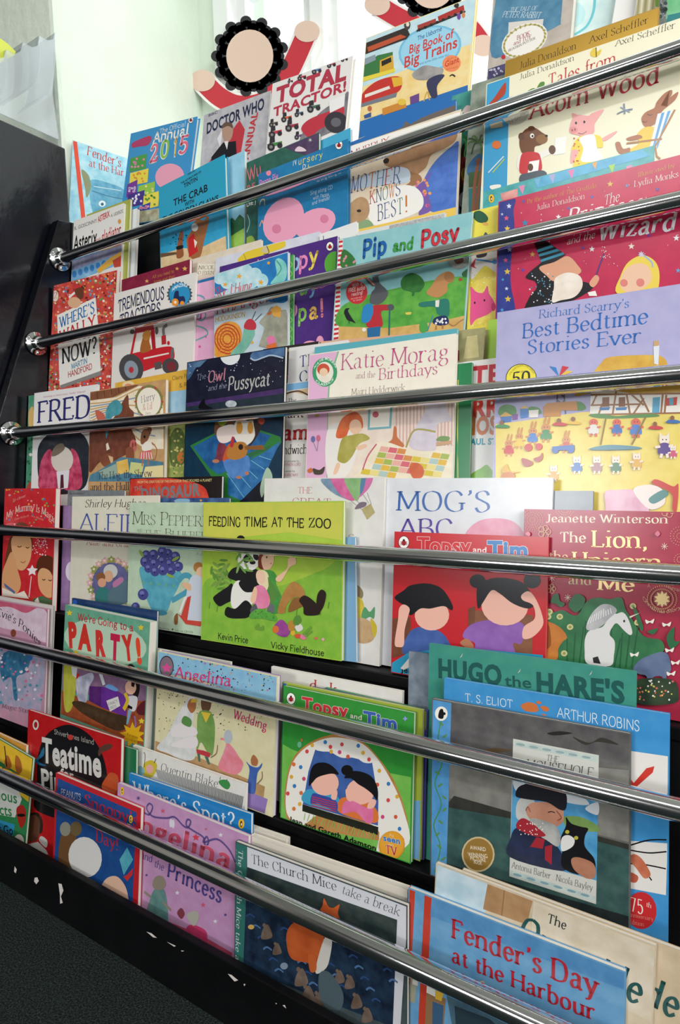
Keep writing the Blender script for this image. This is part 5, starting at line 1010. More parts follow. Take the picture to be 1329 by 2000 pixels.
B.b('5a8a9a', 810, 580, 920, 560, 1080, 570, 1090, 585, 850, 590).l('8a6a42', 6, 900, 410, 870, 560).l('8a6a42', 6, 1130, 400, 1050, 560)
B.b('d8a0b4/e4b8c8', 900, 830, 960, 820, 1060, 820, 1140, 870, 1150, 930, 1150, 1000, 930, 1000, 900, 900).b('ece0d8', 1060, 820, 1150, 790, 1230, 820, 1240, 900, 1150, 930).b('c8443c', 1168, 770, 1200, 760, 1290, 800, 1320, 790, 1310, 940, 1285, 930, 1280, 840, 1180, 790).b('5a8a88', 1150, 870, 1230, 820, 1260, 850, 1180, 900)
B.done()

# ------------------------------------------------------------------ fourth tier
B = Book(3, -0.4, 'L', (30, 108), (345, 110), (12, 760), 1.0, 'c2232c', 'red picture book with arched pale title and two dark-haired oval heads, at the left end', tone='cc2f34')
B.dots(['d8a03a', '4a7ab0', 'e8a0a0', '6aa05a'], 44, 36, 112, 340, 340, 4, 7)
B.t('My Mummy Is Magic', 'ecd9d0', 40, 300, 345, 330, 44, 's', -.01, arc=1.5).t('Dawn Richards', 'e0a8a0', 90, 304, 180, 280, 12, 'g').t('Jane Massey', 'e0a8a0', 190, 280, 270, 306, 12, 'g').t('So clever', 'e8b0a8', 80, 190, 160, 160, 18, 'g')
B.b('6a3a24', 30, 560, 60, 420, 110, 320, 180, 340, 200, 420, 190, 520, 120, 600, 60, 640, 35, 640).b('e0a878', 70, 430, 100, 395, 170, 395, 195, 440, 190, 540, 150, 610, 105, 600, 80, 520).b('dca070', 15, 640, 40, 560, 75, 500, 110, 610, 130, 700, 100, 760, 20, 760).p('e8e0d0', 14, 720, 100, 760, 150, 740, 180, 790, 14, 770).p('5a6a9a', 25, 690, 95, 745, 90, 760, 30, 715)
B.b('5a2f1c', 235, 640, 230, 560, 270, 520, 330, 540, 355, 640, 350, 740, 330, 770).b('e0a878', 235, 640, 260, 600, 310, 620, 335, 690, 330, 770, 290, 780, 245, 730).p('4a6a4a', 205, 790, 260, 770, 330, 800, 340, 870, 200, 840).p('e8e2d6', 215, 800, 235, 780, 250, 830, 225, 838).p('c8242c', 330, 770, 360, 750, 368, 890, 340, 880)
B.l('4a2a1a', 3, 108, 465, 122, 470, 134, 464).l('4a2a1a', 3, 160, 470, 172, 476, 182, 470).l('a85a4a', 3, 128, 560, 145, 566, 160, 556).l('4a2a1a', 3, 262, 668, 272, 674, 282, 668).l('4a2a1a', 3, 300, 672, 312, 678, 322, 672)
B.star('f2e6e6', 200, 615, 36, 5, .5).l('e8c8d0', 5, 195, 650, 180, 780).dots(['e8b0c0', 'f0dce0'], 60, 200, 400, 300, 520, 2, 5)
B.done()
B = Book(3, 1.9, 'L', (420, 118), (770, 120), None, .4, '6f7478', 'grey adventures book, rearmost between the red magic-star book and the cream floral book', tone='7c8286')
B.t('The Adventures of', '2a2c30', 428, 146, 522, 144, 14, 's').done()
B = Book(3, 1.38, 'L', (390, 215), (600, 215), None, .4, '8a6a98', 'mauve book edge with a pale circle, beside the red magic-star book', tone='9474a2')
B.e('d8cfdc', 440, 620, 34, 60).done()
B = Book(3, 0.92, 'L', (447, 158), (980, 158), (438, 790), .4, 'd9d2be', 'cream book with flower-wreathed oval picture and blue capitals', tone='ddd7c6')
B.t('Shirley Hughes', '23201e', 524, 224, 900, 222, 46, 'g', -.01).t('ALFIE', '4a5aa0', 494, 368, 860, 384, 106, 's', -.02).t('Alfie and Grandma', 'a83a44', 536, 456, 900, 478, 36, 's', -.02)
B.e('a89a5a', 690, 690, 140, 150).e('5a5a86/6a6a96', 690, 700, 122, 136)
for k in range(20): t = k * .314; B.star('d8a8a8' if k % 3 else '8a9a4a', 690 + 134 * math.cos(t), 690 + 144 * math.sin(t), 24, 5, .6).e('e8d0c4', 690 + 134 * math.cos(t), 690 + 144 * math.sin(t), 8, 8, n=8)
B.e('c9c9c6', 685, 620, 44, 44).e('d8a888', 672, 650, 30, 36).e('8a5a3a', 625, 655, 28, 28).e('d8a080', 632, 690, 26, 28).b('3a7a78', 590, 760, 620, 720, 670, 730, 690, 810, 600, 810).b('5a7480', 670, 760, 720, 700, 790, 680, 800, 800, 690, 830).b('b87aa0', 700, 690, 750, 655, 765, 680, 710, 720)
B.done()
B = Book(3, 2.6, 'L', (803, 45), (1373, 31), None, .5, '1d1718', 'black and red dinosaur book with grey block letters', tone='241a1a')
B.b('c0302a/d8503a', 803, 60, 900, 40, 1100, 50, 1250, 90, 1290, 160, 1280, 220, 803, 230)
B.t('FROM THE CREATORS OF THE DINOSAUR THAT POOPED A PLANET', 'd8c88a', 850, 76, 1310, 64, 15, 'k', -.05).t('THE', '8a8688', 828, 126, 882, 118, 28, 'k').t('DINOSAUR', '7d7a7e', 872, 178, 1240, 150, 66, 'K', .02).done()
B = Book(3, 1.9, 'L', (940, 166), (1419, 166), None, .4, '2a4070', 'night-blue patterned book edge above the lime-green panda book', tone='4a6a98')
B.b('8ab0c8', 1080, 180, 1120, 168, 1170, 175, 1165, 195, 1090, 195).star('d8a84a', 1243, 182, 10).done()
B = Book(3, 0.42, 'L', (803, 195), (1330, 195), (790, 840), .4, 'b5c9ae', 'pale green book with a blue cup full of blueberries', tone='c0d2b8')
B.t('Mrs Pepperpot', '4f4a2e', 818, 328, 1400, 348, 78, 'c', -.02).t('AND', '7a7458', 846, 374, 882, 376, 16, 'L').t('the Blueberries', '5a5236', 890, 402, 1420, 424, 50, 'c', -.02).t('A delicious', '8a8a70', 1212, 520, 1330, 524, 20, 'i').t('Proysen', '4a4634', 985, 980, 1048, 985, 15, 'c', .02).t('Hilda Offen', '4a4634', 1086, 995, 1194, 1002, 15, 'c', .02).star('4a4634', 1068, 978, 9, 4)
B.b('4f9ab0/62adc0', 870, 590, 1000, 640, 1115, 620, 1110, 700, 1060, 800, 1030, 870, 960, 880, 920, 820, 880, 700).e('4a92a8', 990, 876, 46, 16, 4)
B.l('4f9ab0', 22, 1105, 680, 1140, 645, 1180, 660, 1170, 730, 1100, 780, 1062, 800)
for x, y, r in ((905, 520, 28), (1040, 510, 28), (950, 518, 30), (1085, 530, 30), (900, 560, 32), (1005, 500, 30), (955, 570, 32), (1050, 572, 30), (1005, 555, 30), (1105, 590, 28), (920, 600, 26), (1010, 612, 30), (960, 620, 28), (1060, 615, 26), (886, 762, 32), (840, 840, 26)): B.e('4a4a8a', x, y, r, r * 1.1).e('7478b4', x - r * .2, y - r * .3, r * .45, r * .4, n=10).e('2e2e60', x - r * .1, y + r * .2, r * .2, r * .22, n=8)
for x, y, a in ((876, 510, 60), (1088, 542, -30), (1055, 648, 20)): B.e('8aa84a', x, y, 26, 9, a)
for x in (890, 935, 985, 1030, 1075): B.e('6aa88a', x, 690 + (x - 890) * .1, 8, 10)
B.e('b0783f', 1228, 595, 30, 32).e('e2bc9a', 1244, 630, 30, 38).b('c9d0dc', 1180, 660, 1240, 650, 1270, 740, 1260, 940, 1160, 920, 1150, 800).p('c8463a', 1160, 780, 1184, 770, 1160, 920, 1120, 900).p('e8e2da', 1140, 780, 1158, 772, 1120, 880, 1108, 870).b('e0b490', 1130, 690, 1180, 700, 1180, 740, 1140, 720).b('8a5a34', 1080, 900, 1100, 880, 1100, 940, 1082, 945).p('c8463a', 1100, 880, 1160, 920, 1260, 930, 1240, 960, 1150, 945)
B.done()
B = Book(3, -0.3, 'M', (85, 190), (932, 190), (80, 1030), .6, '9dbf3c', 'lime-green picture book with a seated panda and a reclining reader', tone='a9c648')
B.p('c9c552/bcc350', 84, 190, 932, 190, 934, 420, 600, 370, 300, 400, 84, 460).b('7ab03a/8cba42', 80, 700, 200, 640, 500, 700, 800, 600, 940, 560, 945, 1170, 80, 1030)
x = 118
for wd, x0, y0, x1, y1 in (('FEEDING', 118, 330, 312, 334), ('TIME', 332, 334, 474, 336), ('AT', 500, 336, 566, 337), ('THE', 588, 338, 696, 340), ('ZOO', 722, 340, 860, 343)): B.t(wd, '1c1a14', x0, y0, x1, y1, 54, 'H', .01, wob=.05)
B.t('Kevin Price', '1c1a14', 174, 1012, 356, 1040, 36, 'H').t('Vicky Fieldhouse', '1c1a14', 494, 1066, 816, 1118, 36, 'H')
for k in range(26):
    t = k * 2.4; r = 8 + k * 2.2; B.e('5f8a3a' if k % 2 else '7a9a48', 195 + r * math.cos(t), 630 + 1.6 * r * math.sin(t), 26, 8, k * 47)
for k in range(16): B.l('5a8a2e', 4, 120 + 48 * k, 830 + (k % 3) * 20, 126 + 48 * k, 790 + (k % 3) * 20)
B.b('17161a', 145, 770, 170, 740, 230, 700, 260, 680, 280, 760, 220, 800, 180, 815).b('17161a', 235, 640, 260, 590, 310, 580, 420, 600, 430, 700, 380, 720, 300, 670).b('e9e6de', 252, 790, 262, 700, 300, 660, 370, 700, 400, 780, 330, 830, 270, 830).b('17161a', 215, 860, 230, 820, 280, 830, 340, 780, 380, 820, 360, 880, 300, 890, 240, 885).b('17161a', 300, 680, 330, 655, 390, 680, 410, 720, 340, 730)
B.e('17161a', 312, 408, 24, 20).e('17161a', 412, 432, 22, 20).b('efece4', 292, 490, 310, 440, 380, 420, 425, 460, 430, 540, 400, 590, 340, 600, 300, 560).e('17161a', 350, 528, 22, 28, 30).e('17161a', 404, 516, 16, 24, -20).e('17161a', 384, 552, 18, 12)
for k in range(12): B.e('6a9a44' if k % 2 else '86aa56', 330 + 36 * math.cos(k * 1.7), 540 + 60 * math.sin(k * 1.1), 30, 7, k * 53)
B.b('7a2f22', 420, 520, 440, 470, 500, 460, 500, 500, 460, 520, 456, 590, 420, 580).b('edc09e', 440, 520, 500, 490, 514, 540, 490, 590, 450, 590).b('3f8a3e/4f9a48', 440, 610, 500, 600, 530, 640, 525, 680, 560, 770, 540, 850, 500, 850, 450, 720).b('edc09e', 528, 640, 590, 590, 600, 530, 640, 520, 645, 560, 610, 580, 560, 660, 530, 665)
B.e('2a1a16', 470, 520, 4, 7).l('a8503a', 3, 490, 560, 500, 556).e('2a1a16', 428, 640, 3, 5).e('2a1a16', 450, 646, 3, 5)
B.b('a8763e/b8864a', 535, 850, 560, 760, 600, 690, 640, 668, 690, 710, 700, 770, 640, 760, 590, 810, 580, 855).b('8a5e30', 600, 850, 630, 770, 700, 770, 710, 800, 660, 830)
B.b('2a1c1a', 665, 780, 700, 750, 760, 790, 790, 840, 780, 868, 700, 868, 690, 820).b('2a1c1a', 775, 750, 800, 715, 828, 740, 815, 810, 790, 850, 770, 830)
B.b('e8dcae', 410, 660, 430, 600, 470, 610, 485, 660, 470, 720, 440, 700).e('f0c8ac', 434, 640, 28, 44, -15).b('e07aa0/e88fb0', 380, 770, 400, 700, 440, 690, 470, 720, 490, 780, 470, 825, 410, 825).b('edc09e', 372, 780, 395, 700, 412, 720, 400, 790).b('5a5a60', 370, 840, 400, 800, 415, 840, 390, 880).b('6a6a70', 470, 850, 490, 800, 515, 815, 510, 855).b('4f9a3a/66ac48', 370, 860, 430, 830, 520, 870, 525, 905, 440, 890, 375, 890).dots(['2f6a2a'], 20, 400, 840, 520, 890, 3)
for k in range(9): B.l('5a8a3e', 6, 495, 800, 480 + 8 * k, 640 + 12 * k)
B.b('8a3a86/a04f98', 510, 950, 545, 900, 575, 905, 610, 960, 590, 1000, 540, 990).e('d8703a', 524, 955, 20, 22).e('d8b03a', 628, 975, 14, 18).b('b8863a', 600, 920, 620, 900, 640, 920, 635, 960, 605, 960).b('dcd8d0', 640, 940, 670, 920, 690, 950, 660, 970).e('d8503a', 658, 995, 18, 14).e('e07a9a', 692, 1000, 20, 18).l('6a9a3a', 10, 690, 990, 740, 940).l('6a9a3a', 8, 700, 1000, 745, 965).b('5a8a3a', 630, 920, 640, 880, 665, 870, 680, 900, 660, 930).e('d86a5a', 768, 1008, 10, 8).e('e0a8b0', 810, 1015, 9, 9).b('6a9a3a', 400, 950, 420, 920, 430, 945, 450, 930, 450, 960)
B.done()
B = Book(3, 0.6, 'M', (700, 400), (1000, 398), None, .5, '7aa6c8', 'light blue book edge right of the lime-green panda book')
B.done()
B = Book(3, 1.5, 'M', (455, 45), (1180, 42), None, .5, 'd9d6d0', 'white book with a striped hot-air balloon, behind the lime-green panda book', tone='e0ddd7', br=(1160, 1230))
B.t('THE', 'c05a64', 654, 134, 744, 136, 38, 'L').t('GREAT', 'c05a64', 620, 214, 858, 220, 52, 'L').t('G', 'c05a64', 960, 420, 1000, 422, 40, 'L').t('r', 'b06a78', 994, 440, 1008, 440, 30, 'L')
B.b('6a86a0/8aa0b4', 796, 48, 830, 100, 900, 150, 1000, 175, 960, 45, 880, 30).b('c8508a/d878a4', 850, 40, 930, 40, 1000, 172, 920, 150).b('7aa86a/90b880', 935, 40, 1040, 40, 1030, 150, 1000, 175).b('5a80a0', 1040, 40, 1075, 40, 1060, 120, 1032, 150).b('d070a4', 1072, 40, 1110, 42, 1080, 110, 1010, 172, 1050, 120)
for a in ((975, 178, 1040, 230), (1010, 178, 1055, 215), (1050, 140, 1085, 195), (1075, 130, 1100, 200)): B.l('8a8a8a', 2, *a)
B.p('b8ac7a/a89a66', 1040, 230, 1096, 196, 1122, 250, 1075, 294).b('7a6a78', 1000, 230, 1030, 190, 1070, 190, 1060, 215)
B.b('8a7a5a', 992, 700, 1020, 690, 1050, 730, 1040, 770, 992, 760).b('c9b23a/d8c04a', 992, 770, 1040, 770, 1060, 850, 1040, 890, 992, 890).b('5a9a6a', 1040, 870, 1060, 820, 1090, 850, 1120, 820, 1116, 890, 1090, 880, 1050, 900).b('c8a880/b8966c', 992, 895, 1060, 890, 1120, 940, 1110, 1020, 1040, 1040, 992, 1000).b('c9b23a', 1095, 890, 1130, 930, 1130, 980, 1112, 1000)
B.done()
B = Book(3, 2.06, 'N', (292, 45), (1300, 45), (263, 1240), .5, 'd4d6da', 'big glossy white alphabet book with tall blue serif title', tone='dcdde0')
B.t("MOG'S", '3a66aa', 356, 238, 934, 248, 116, 's', -.01).t('ABC', '5a3f9a', 372, 400, 706, 408, 112, 's', .0).b('d88aa4/e0a0b4', 770, 400, 800, 340, 870, 295, 960, 285, 1050, 300, 1110, 350, 1130, 420, 1100, 520, 800, 520)
B.done()
B = Book(3, 0.3, 'N', (343, 365), (1272, 403), (325, 1235), .5, 'c4242c', 'red picture book with two black-haired oval heads and a blue lower corner')
B.t('Topsy', 'cc2c34', 482, 488, 806, 498, 88, 'K', -.06, out='e8e0dc', ow=.03).t('and', 'eee6e2', 816, 490, 898, 494, 34, 'k').t('Tim', '2f7ab8', 908, 520, 1148, 526, 96, 'K', .02, out='eee8e6', ow=.03)
B.oval_logo(400, 430, 30, 36, 'bug')
# plain stand-ins: dark caps over pale ovals, blue and mauve shirts, wooden chair backs
B.p('7a4a34/6a3e2c', 330, 890, 440, 880, 450, 1090, 330, 1130).p('7a4a34/6a3e2c', 790, 830, 830, 815, 840, 1000, 790, 1010).p('8a5a40/7a4a34', 830, 840, 1180, 870, 1175, 1120, 830, 1080)
B.b('3f5a9a/4a66a8', 395, 1100, 430, 980, 500, 940, 600, 960, 660, 1010, 690, 1110, 560, 1130).b('8a5aa8/9668b4', 755, 1000, 800, 930, 900, 900, 1040, 900, 1125, 930, 1110, 1040, 1060, 1040, 1060, 1130, 830, 1110, 830, 1040)
B.e('eeb6a4', 570, 870, 104, 92, -4).e('eeb6a4', 1010, 810, 142, 122, 4).b('16151a', 345, 760, 400, 720, 440, 690, 540, 678, 630, 710, 690, 800, 690, 840, 640, 815, 560, 830, 500, 830, 440, 870, 400, 810, 370, 790).b('16151a', 840, 760, 850, 690, 920, 650, 1010, 645, 1110, 670, 1170, 740, 1190, 800, 1150, 830, 1060, 800, 980, 740, 930, 720, 880, 790, 850, 830)
B.e('16151a', 845, 665, 48, 42).e('16151a', 1175, 660, 52, 48)
B.b('eeb6a4', 345, 1040, 365, 900, 372, 830, 400, 805, 435, 830, 425, 880, 405, 960, 400, 1050, 370, 1062).b('eeb6a4', 1125, 940, 1190, 890, 1180, 810, 1120, 780, 1110, 750, 1150, 725, 1190, 760, 1230, 850, 1240, 930, 1180, 1000, 1120, 1010)
B.b('b87a5a', 740, 1040, 780, 1010, 820, 1050, 810, 1080).p('2f9ac0', 325, 1240, 325, 1160, 420, 1100, 560, 1080, 800, 1070, 1240, 1110, 1240, 1290, 325, 1250).t('Jean', '17161a', 386, 1212, 470, 1224, 34, 'K', -.08).p('e6e2da', 380, 1190, 430, 1130, 440, 1180, 400, 1200)
B.done()
B = Book(3, 2.62, 'O', (420, 30), (735, 30), None, .5, '868c94', 'plain grey book standing behind the big glossy white alphabet book', tone='8e949c')
B.done()
B = Book(3, 1.2, 'O', (262, 155), (1520, 178), None, .5, 'a32a42', 'dark red Christmas storybook with gold title and a white horned horse', tone='ac2e48')
GL2 = ink('e0c48a', None, 60, .3, 0, .45)
B.t('Jeanette Winterson', 'ece0c4', 414, 244, 1252, 254, 54, 'S', -.02).t('The', 'ece0c4', 506, 382, 690, 386, 70, 'S', -.01).t('Lion,', GL2, 728, 414, 1116, 424, 112, 'S', -.01).t('the', 'e0c89a', 430, 508, 566, 514, 66, 'S', -.02).t('Unicorn', GL2, 592, 548, 1214, 570, 100, 'S', -.01).t('and', 'e0c89a', 564, 668, 728, 676, 62, 'S', -.02).t('Me', GL2, 768, 708, 1028, 722, 96, 'S', .0)
for cx, cy, n, r0 in ((540, 150, 4, 16), (320, 230, 4, 18), (1330, 340, 3, 22), (1330, 500, 2, 20)):
    for j in range(n):
        for k in range(10 + 6 * j): t = 2 * math.pi * k / (10 + 6 * j); B.e('d8b48a', cx + (r0 * (j + 1)) * math.cos(t), cy + (r0 * (j + 1)) * math.sin(t) * .95, 3, 3, n=6)
for cx, cy, R in ((405, 310, 46), (450, 700, 34), (1250, 165, 50)):
    for k in range(5): t = k * 1.257; B.l('d8b48a', 3, *[v for q in range(7) for v in (cx + R * .55 * math.cos(t) + R * .42 * math.cos(q * 1.05), cy + R * .55 * math.sin(t) + R * .42 * math.sin(q * 1.05))])
for k in range(40): t = k * .157; B.e('cfa070', 1208 + 100 * math.cos(t), 770 + 90 * math.sin(t), 5, 5, n=6).e('cfa070', 1208 + 76 * math.cos(t), 770 + 68 * math.sin(t), 5, 5, n=6)
B.e('a86a5a', 1208, 770, 54, 50).star(GL2, 1208, 770, 58, 10, .6).t('Christmas Story', 'e0b89a', 1075, 770, 1340, 830, 24, 'h', .02, arc=-2.6).t('A', 'e0b89a', 1110, 690, 1130, 690, 22, 'h').t('Magical', 'e0b89a', 1230, 690, 1330, 720, 22, 'h')
for x, y in ((565, 760), (1225, 410), (455, 625)):
    for k in range(8): B.l('e0c8b8', 3, x, y, x + 24 * math.cos(k * .785), y + 24 * math.sin(k * .785))
B.b('2f6a44/3a7a4c', 415, 850, 470, 860, 530, 845, 600, 880, 640, 870, 690, 790, 760, 760, 850, 770, 930, 760, 960, 840, 1000, 900, 1080, 1020, 1200, 1050, 1220, 1120, 1130, 1200, 1020, 1270, 700, 1240, 412, 1190)
for k in range(12): B.l('24583a', 8, 560 + 40 * k, 1240, 560 + 42 * k + (k % 3) * 14, 1040 - (k % 4) * 40)
for x, y in ((580, 960), (430, 890), (510, 890), (1010, 818), (1040, 930), (540, 1140), (440, 856)): B.e('d0c48a', x, y, 22, 20).e('8a9a5a', x, y, 11, 10)
B.b('2f6a44', 450, 790, 470, 740, 500, 735, 510, 780, 545, 800, 520, 825, 480, 800).b('2f6a44', 570, 810, 620, 735, 680, 760, 670, 820, 620, 860).b('2f6a44', 1010, 830, 1040, 850, 1080, 960, 1060, 980).b('2f6a44', 1110, 990, 1180, 970, 1150, 1010).b('2f6a44', 1240, 1030, 1290, 960, 1290, 1050, 1330, 1060, 1270, 1110)
B.b('b86a2a/c8803a', 410, 940, 450, 930, 520, 970, 560, 1030, 530, 1060, 500, 1110, 490, 1180, 405, 1170).b('8a4a20', 412, 950, 440, 960, 450, 1080, 412, 1100)
B.b('dcdad8', 685, 1030, 720, 980, 800, 960, 840, 900, 880, 870, 900, 870, 940, 860, 975, 900, 1005, 990, 990, 1015, 950, 985, 900, 935, 870, 960, 850, 1010, 885, 1060, 880, 1150, 855, 1225, 700, 1210, 680, 1120).b('c9c8c8/a8a8aa', 690, 970, 720, 880, 790, 810, 860, 810, 900, 850, 850, 900, 800, 950, 740, 980).p('e0d8c8', 985, 888, 1060, 862, 990, 900).e('2a2628', 950, 920, 7, 9).p('2a2a2a', 735, 1170, 770, 1160, 790, 1212, 740, 1205)
for k in range(10): B.l('f0eeec', 4, 720 + 15 * k, 890 - 9 * k + (k > 6) * 20, 700 + 18 * k, 940 - 8 * k)
B.b('5a6a8a/6a7a98', 1010, 1250, 1050, 1190, 1130, 1150, 1200, 1130, 1250, 1150, 1270, 1250, 1240, 1290, 1235, 1380, 1220, 1380, 1210, 1300, 1140, 1310, 1125, 1410, 1110, 1410, 1105, 1300, 1050, 1280).b('2a3a30/3a4a34', 1030, 1340, 1100, 1310, 1280, 1320, 1320, 1400, 1290, 1480, 1040, 1480).dots(['d8c86a', 'd86a5a', 'e8e4da'], 36, 1040, 1320, 1290, 1460, 5, 8)
for x, y in ((1260, 1115), (1300, 1200), (1020, 1145), (1270, 1275), (1125, 920), (1240, 940)): B.b('ece6dc', x - 30, y - 10, x, y, x + 30, y - 16, x + 20, y + 16, x, y + 8, x - 22, y + 18)
B.b('d0708a', 1160, 325, 1180, 305, 1196, 325, 1178, 342).b('d0708a', 275, 325, 295, 310, 310, 325, 300, 340)
B.done()

# ------------------------------------------------------------------ fifth tier
B = Book(4, 0.3, 'P', (-330, 0), (415, 135), None, .5, 'c9c4c0', 'pale hardback edge framing the pink pony book', board=True)
B.done()
B = Book(4, -0.4, 'P', (-330, 30), (375, 160), None, .4, 'c08aa0', 'pink and turquoise pony book with curling black title at the left edge', tone='b0889c')
B.p('b8546c/c8607a', -300, 40, 375, 165, 374, 250, 100, 200, -300, 120).b('c9b0c0/d8c4d0', -100, 180, 60, 140, 200, 190, 300, 150, 374, 200, 372, 420, 200, 340, 0, 300).p('8a9ab0/b8a0b8', -300, 420, 370, 560, 320, 960, -300, 860)
B.t("Princess Evie's Ponies", '17141c', -250, 250, 320, 470, 60, 'w', .0, arc=2.0)
B.e('7a3a24', 106, 348, 22, 30).b('a83a5a', 60, 520, 90, 400, 130, 420, 150, 540, 100, 580).b('2a5a80/3f7a98', 0, 640, 20, 520, 100, 480, 200, 500, 240, 560, 200, 660, 130, 700, 140, 860, 110, 860, 90, 700, 30, 720).dots(['c86a8a', 'e0d0dc', '4a8aa0'], 60, 0, 480, 340, 900, 6, 14).t('the Magic Star', '4a4458', -60, 920, 230, 980, 34, 'g').e('3a6ab0', 240, 530, 18, 36)
B.done()
B = Book(4, 2.06, 'P', (567, 72), (1237, 175), None, .4, '1f3760', 'dark navy book edge behind the party picture book', tone='24406c')
B.e('2a5ab0', 590, 105, 18, 20).done()
B = Book(4, -0.4, 'P', (515, 125), (1180, 258), (470, 980), 1.5, '5f9a80', 'green party picture book with fat red capitals', tone='6aa68a')
B.e('b0c8b0', 830, 420, 330, 170, 12)
B.p('7a5a78/8a6a86', 480, 560, 1178, 660, 1170, 900, 470, 800).p('a0522e/8a4428', 470, 790, 700, 880, 1170, 880, 1170, 1250, 470, 980)
B.t("We're Going to a", 'b83440', 612, 246, 1052, 336, 56, 'H')
for ch, x, y, x2, y2, c in (('P', 545, 452, 610, 452, 'c4342a'), ('A', 625, 464, 722, 478, 'c4342a'), ('R', 755, 515, 835, 522, 'c83430'), ('T', 870, 540, 940, 556, 'b82448'), ('Y', 985, 555, 1060, 548, 'c4342a'), ('!', 1080, 580, 1118, 578, 'd8482a')): B.t(ch, c, x, y, x2, y2, 178, 'K', .16)
for x, y in ((548, 190), (1110, 305), (600, 500), (1115, 1040)): B.star('d8c03a', x, y, 26, 5, .5)
B.b('a8a838/b8b848', 515, 960, 500, 800, 510, 560, 560, 580, 600, 700, 590, 840, 560, 950).b('9a9ab0/c8c8d4', 600, 720, 660, 680, 720, 660, 740, 700, 700, 780, 680, 890, 620, 880).p('c03028', 575, 655, 630, 670, 610, 710).p('d0d4d4', 560, 590, 610, 620, 600, 700, 570, 680).p('d0d4d4', 770, 640, 800, 650, 830, 750, 810, 760)
B.p('4a2060/5a2a70', 705, 765, 800, 770, 795, 930, 700, 880).p('5f2a86/6a3494', 800, 770, 900, 790, 1005, 850, 995, 1010, 795, 930).p('d8d4d0', 838, 880, 930, 846, 948, 920, 868, 965).t('FANCY', '26242a', 858, 920, 930, 890, 22, 'h').t('DRESS', '26242a', 868, 950, 920, 930, 20, 'h')
B.b('3a2a1c/4a3826', 570, 890, 640, 885, 760, 930, 900, 980, 1000, 1010, 985, 1100, 900, 1110, 700, 1010, 600, 940)
B.b('201818', 990, 700, 1010, 600, 1060, 610, 1100, 740, 1090, 840, 1060, 850).e('e0b09a', 1030, 775, 44, 56).p('1a1618', 1035, 725, 1065, 740, 1055, 775, 1035, 765).b('d0ccd0', 1000, 850, 1080, 850, 1070, 950, 1030, 960, 1000, 900).p('1a1618', 1010, 910, 1045, 930, 1040, 950, 1005, 935).p('7aa0b0', 1010, 950, 1040, 960, 1010, 1060, 995, 1070).l('d0b02a', 20, 985, 820, 1005, 880, 975, 950)
B.b('5a2028', 1075, 950, 1120, 890, 1170, 880, 1168, 980, 1100, 990).b('6a9ad0', 830, 770, 870, 750, 930, 790, 910, 805).b('8a3a2a', 1030, 990, 1060, 980, 1065, 1020, 1040, 1025).l('8a6a98', 10, 1060, 1000, 1070, 1060, 1060, 1100)
B.star('d8a81f', 1045, 1150, 105, 9, .55, part='sticker').t('free', '8a5a10', 1000, 1150, 1090, 1180, 20, 'h', part='sticker').t('stickers', '8a5a10', 985, 1185, 1100, 1215, 20, 'h', part='sticker')
B.lab['sticker'] = 'yellow starburst sticker'
B.done()
B = Book(4, 1.6, 'R', (300, 20), (850, 122), None, .4, 'd0ccc4', 'cream book edge behind the spangled wedding book')
B.done()
B = Book(4, -0.3, 'R', (328, 40), (1190, 200), (285, 740), .7, 'd3caa0', 'spangled wedding picture book with blue sky and pink title', tone='dad2ac', back='8a70a8')
B.p('7aaccb/8ab8d0', 328, 30, 1200, 190, 1190, 420, 900, 350, 600, 240, 318, 200).p('b89468/a88458', 285, 680, 600, 800, 1100, 1020, 1090, 1100, 280, 790).p('8f76b0', 940, 1040, 1120, 1110, 1080, 1300, 930, 1240)
B.dots(['2a2a34', 'd8b04a', '4a8a6a', 'c85a7a', '3a3a44'], 200, 340, 60, 1160, 330, 3, 7).dots(['3a3a3a', '6a6a5a', '8aa06a'], 150, 330, 320, 1100, 620, 2, 6)
B.e('3a2a34', 390, 154, 52, 78).e('7a6a74', 390, 154, 46, 70).star('d04a8a', 392, 165, 40, 5, .5)
B.t('Angelina', 'c8447a', 450, 234, 860, 300, 80, 'w', .04).t('and the Royal', 'c8447a', 560, 300, 880, 360, 40, 'w').t('Wedding', 'c03a68', 870, 524, 1112, 616, 66, 'w', .03)
B.b('dcdad8/c8cac8', 320, 740, 400, 640, 480, 480, 560, 370, 600, 380, 580, 600, 600, 800, 520, 830, 400, 780).b('a86a44', 540, 440, 560, 390, 600, 400, 600, 460, 570, 490).b('6a4a36', 640, 400, 670, 380, 710, 400, 705, 460, 670, 490, 645, 460).p('d8b040', 565, 400, 580, 380, 590, 395, 600, 378, 612, 398, 610, 412, 566, 414)
B.b('6a9048/7ca058', 610, 620, 620, 490, 680, 470, 720, 500, 740, 600, 725, 780, 690, 780, 640, 700, 610, 760).p('d8b840', 640, 480, 710, 490, 675, 560).p('b83a44', 605, 750, 660, 760, 710, 780, 700, 810, 610, 780).p('4a6a5a', 612, 780, 632, 784, 635, 840, 622, 840).p('4a6a5a', 665, 800, 690, 806, 705, 860, 690, 860).b('e0d8d8', 430, 600, 510, 560, 600, 600, 600, 650, 440, 660).b('e0d8d8', 470, 690, 600, 660, 600, 740, 430, 730).b('5a8a4a', 500, 560, 520, 510, 570, 540, 560, 590)
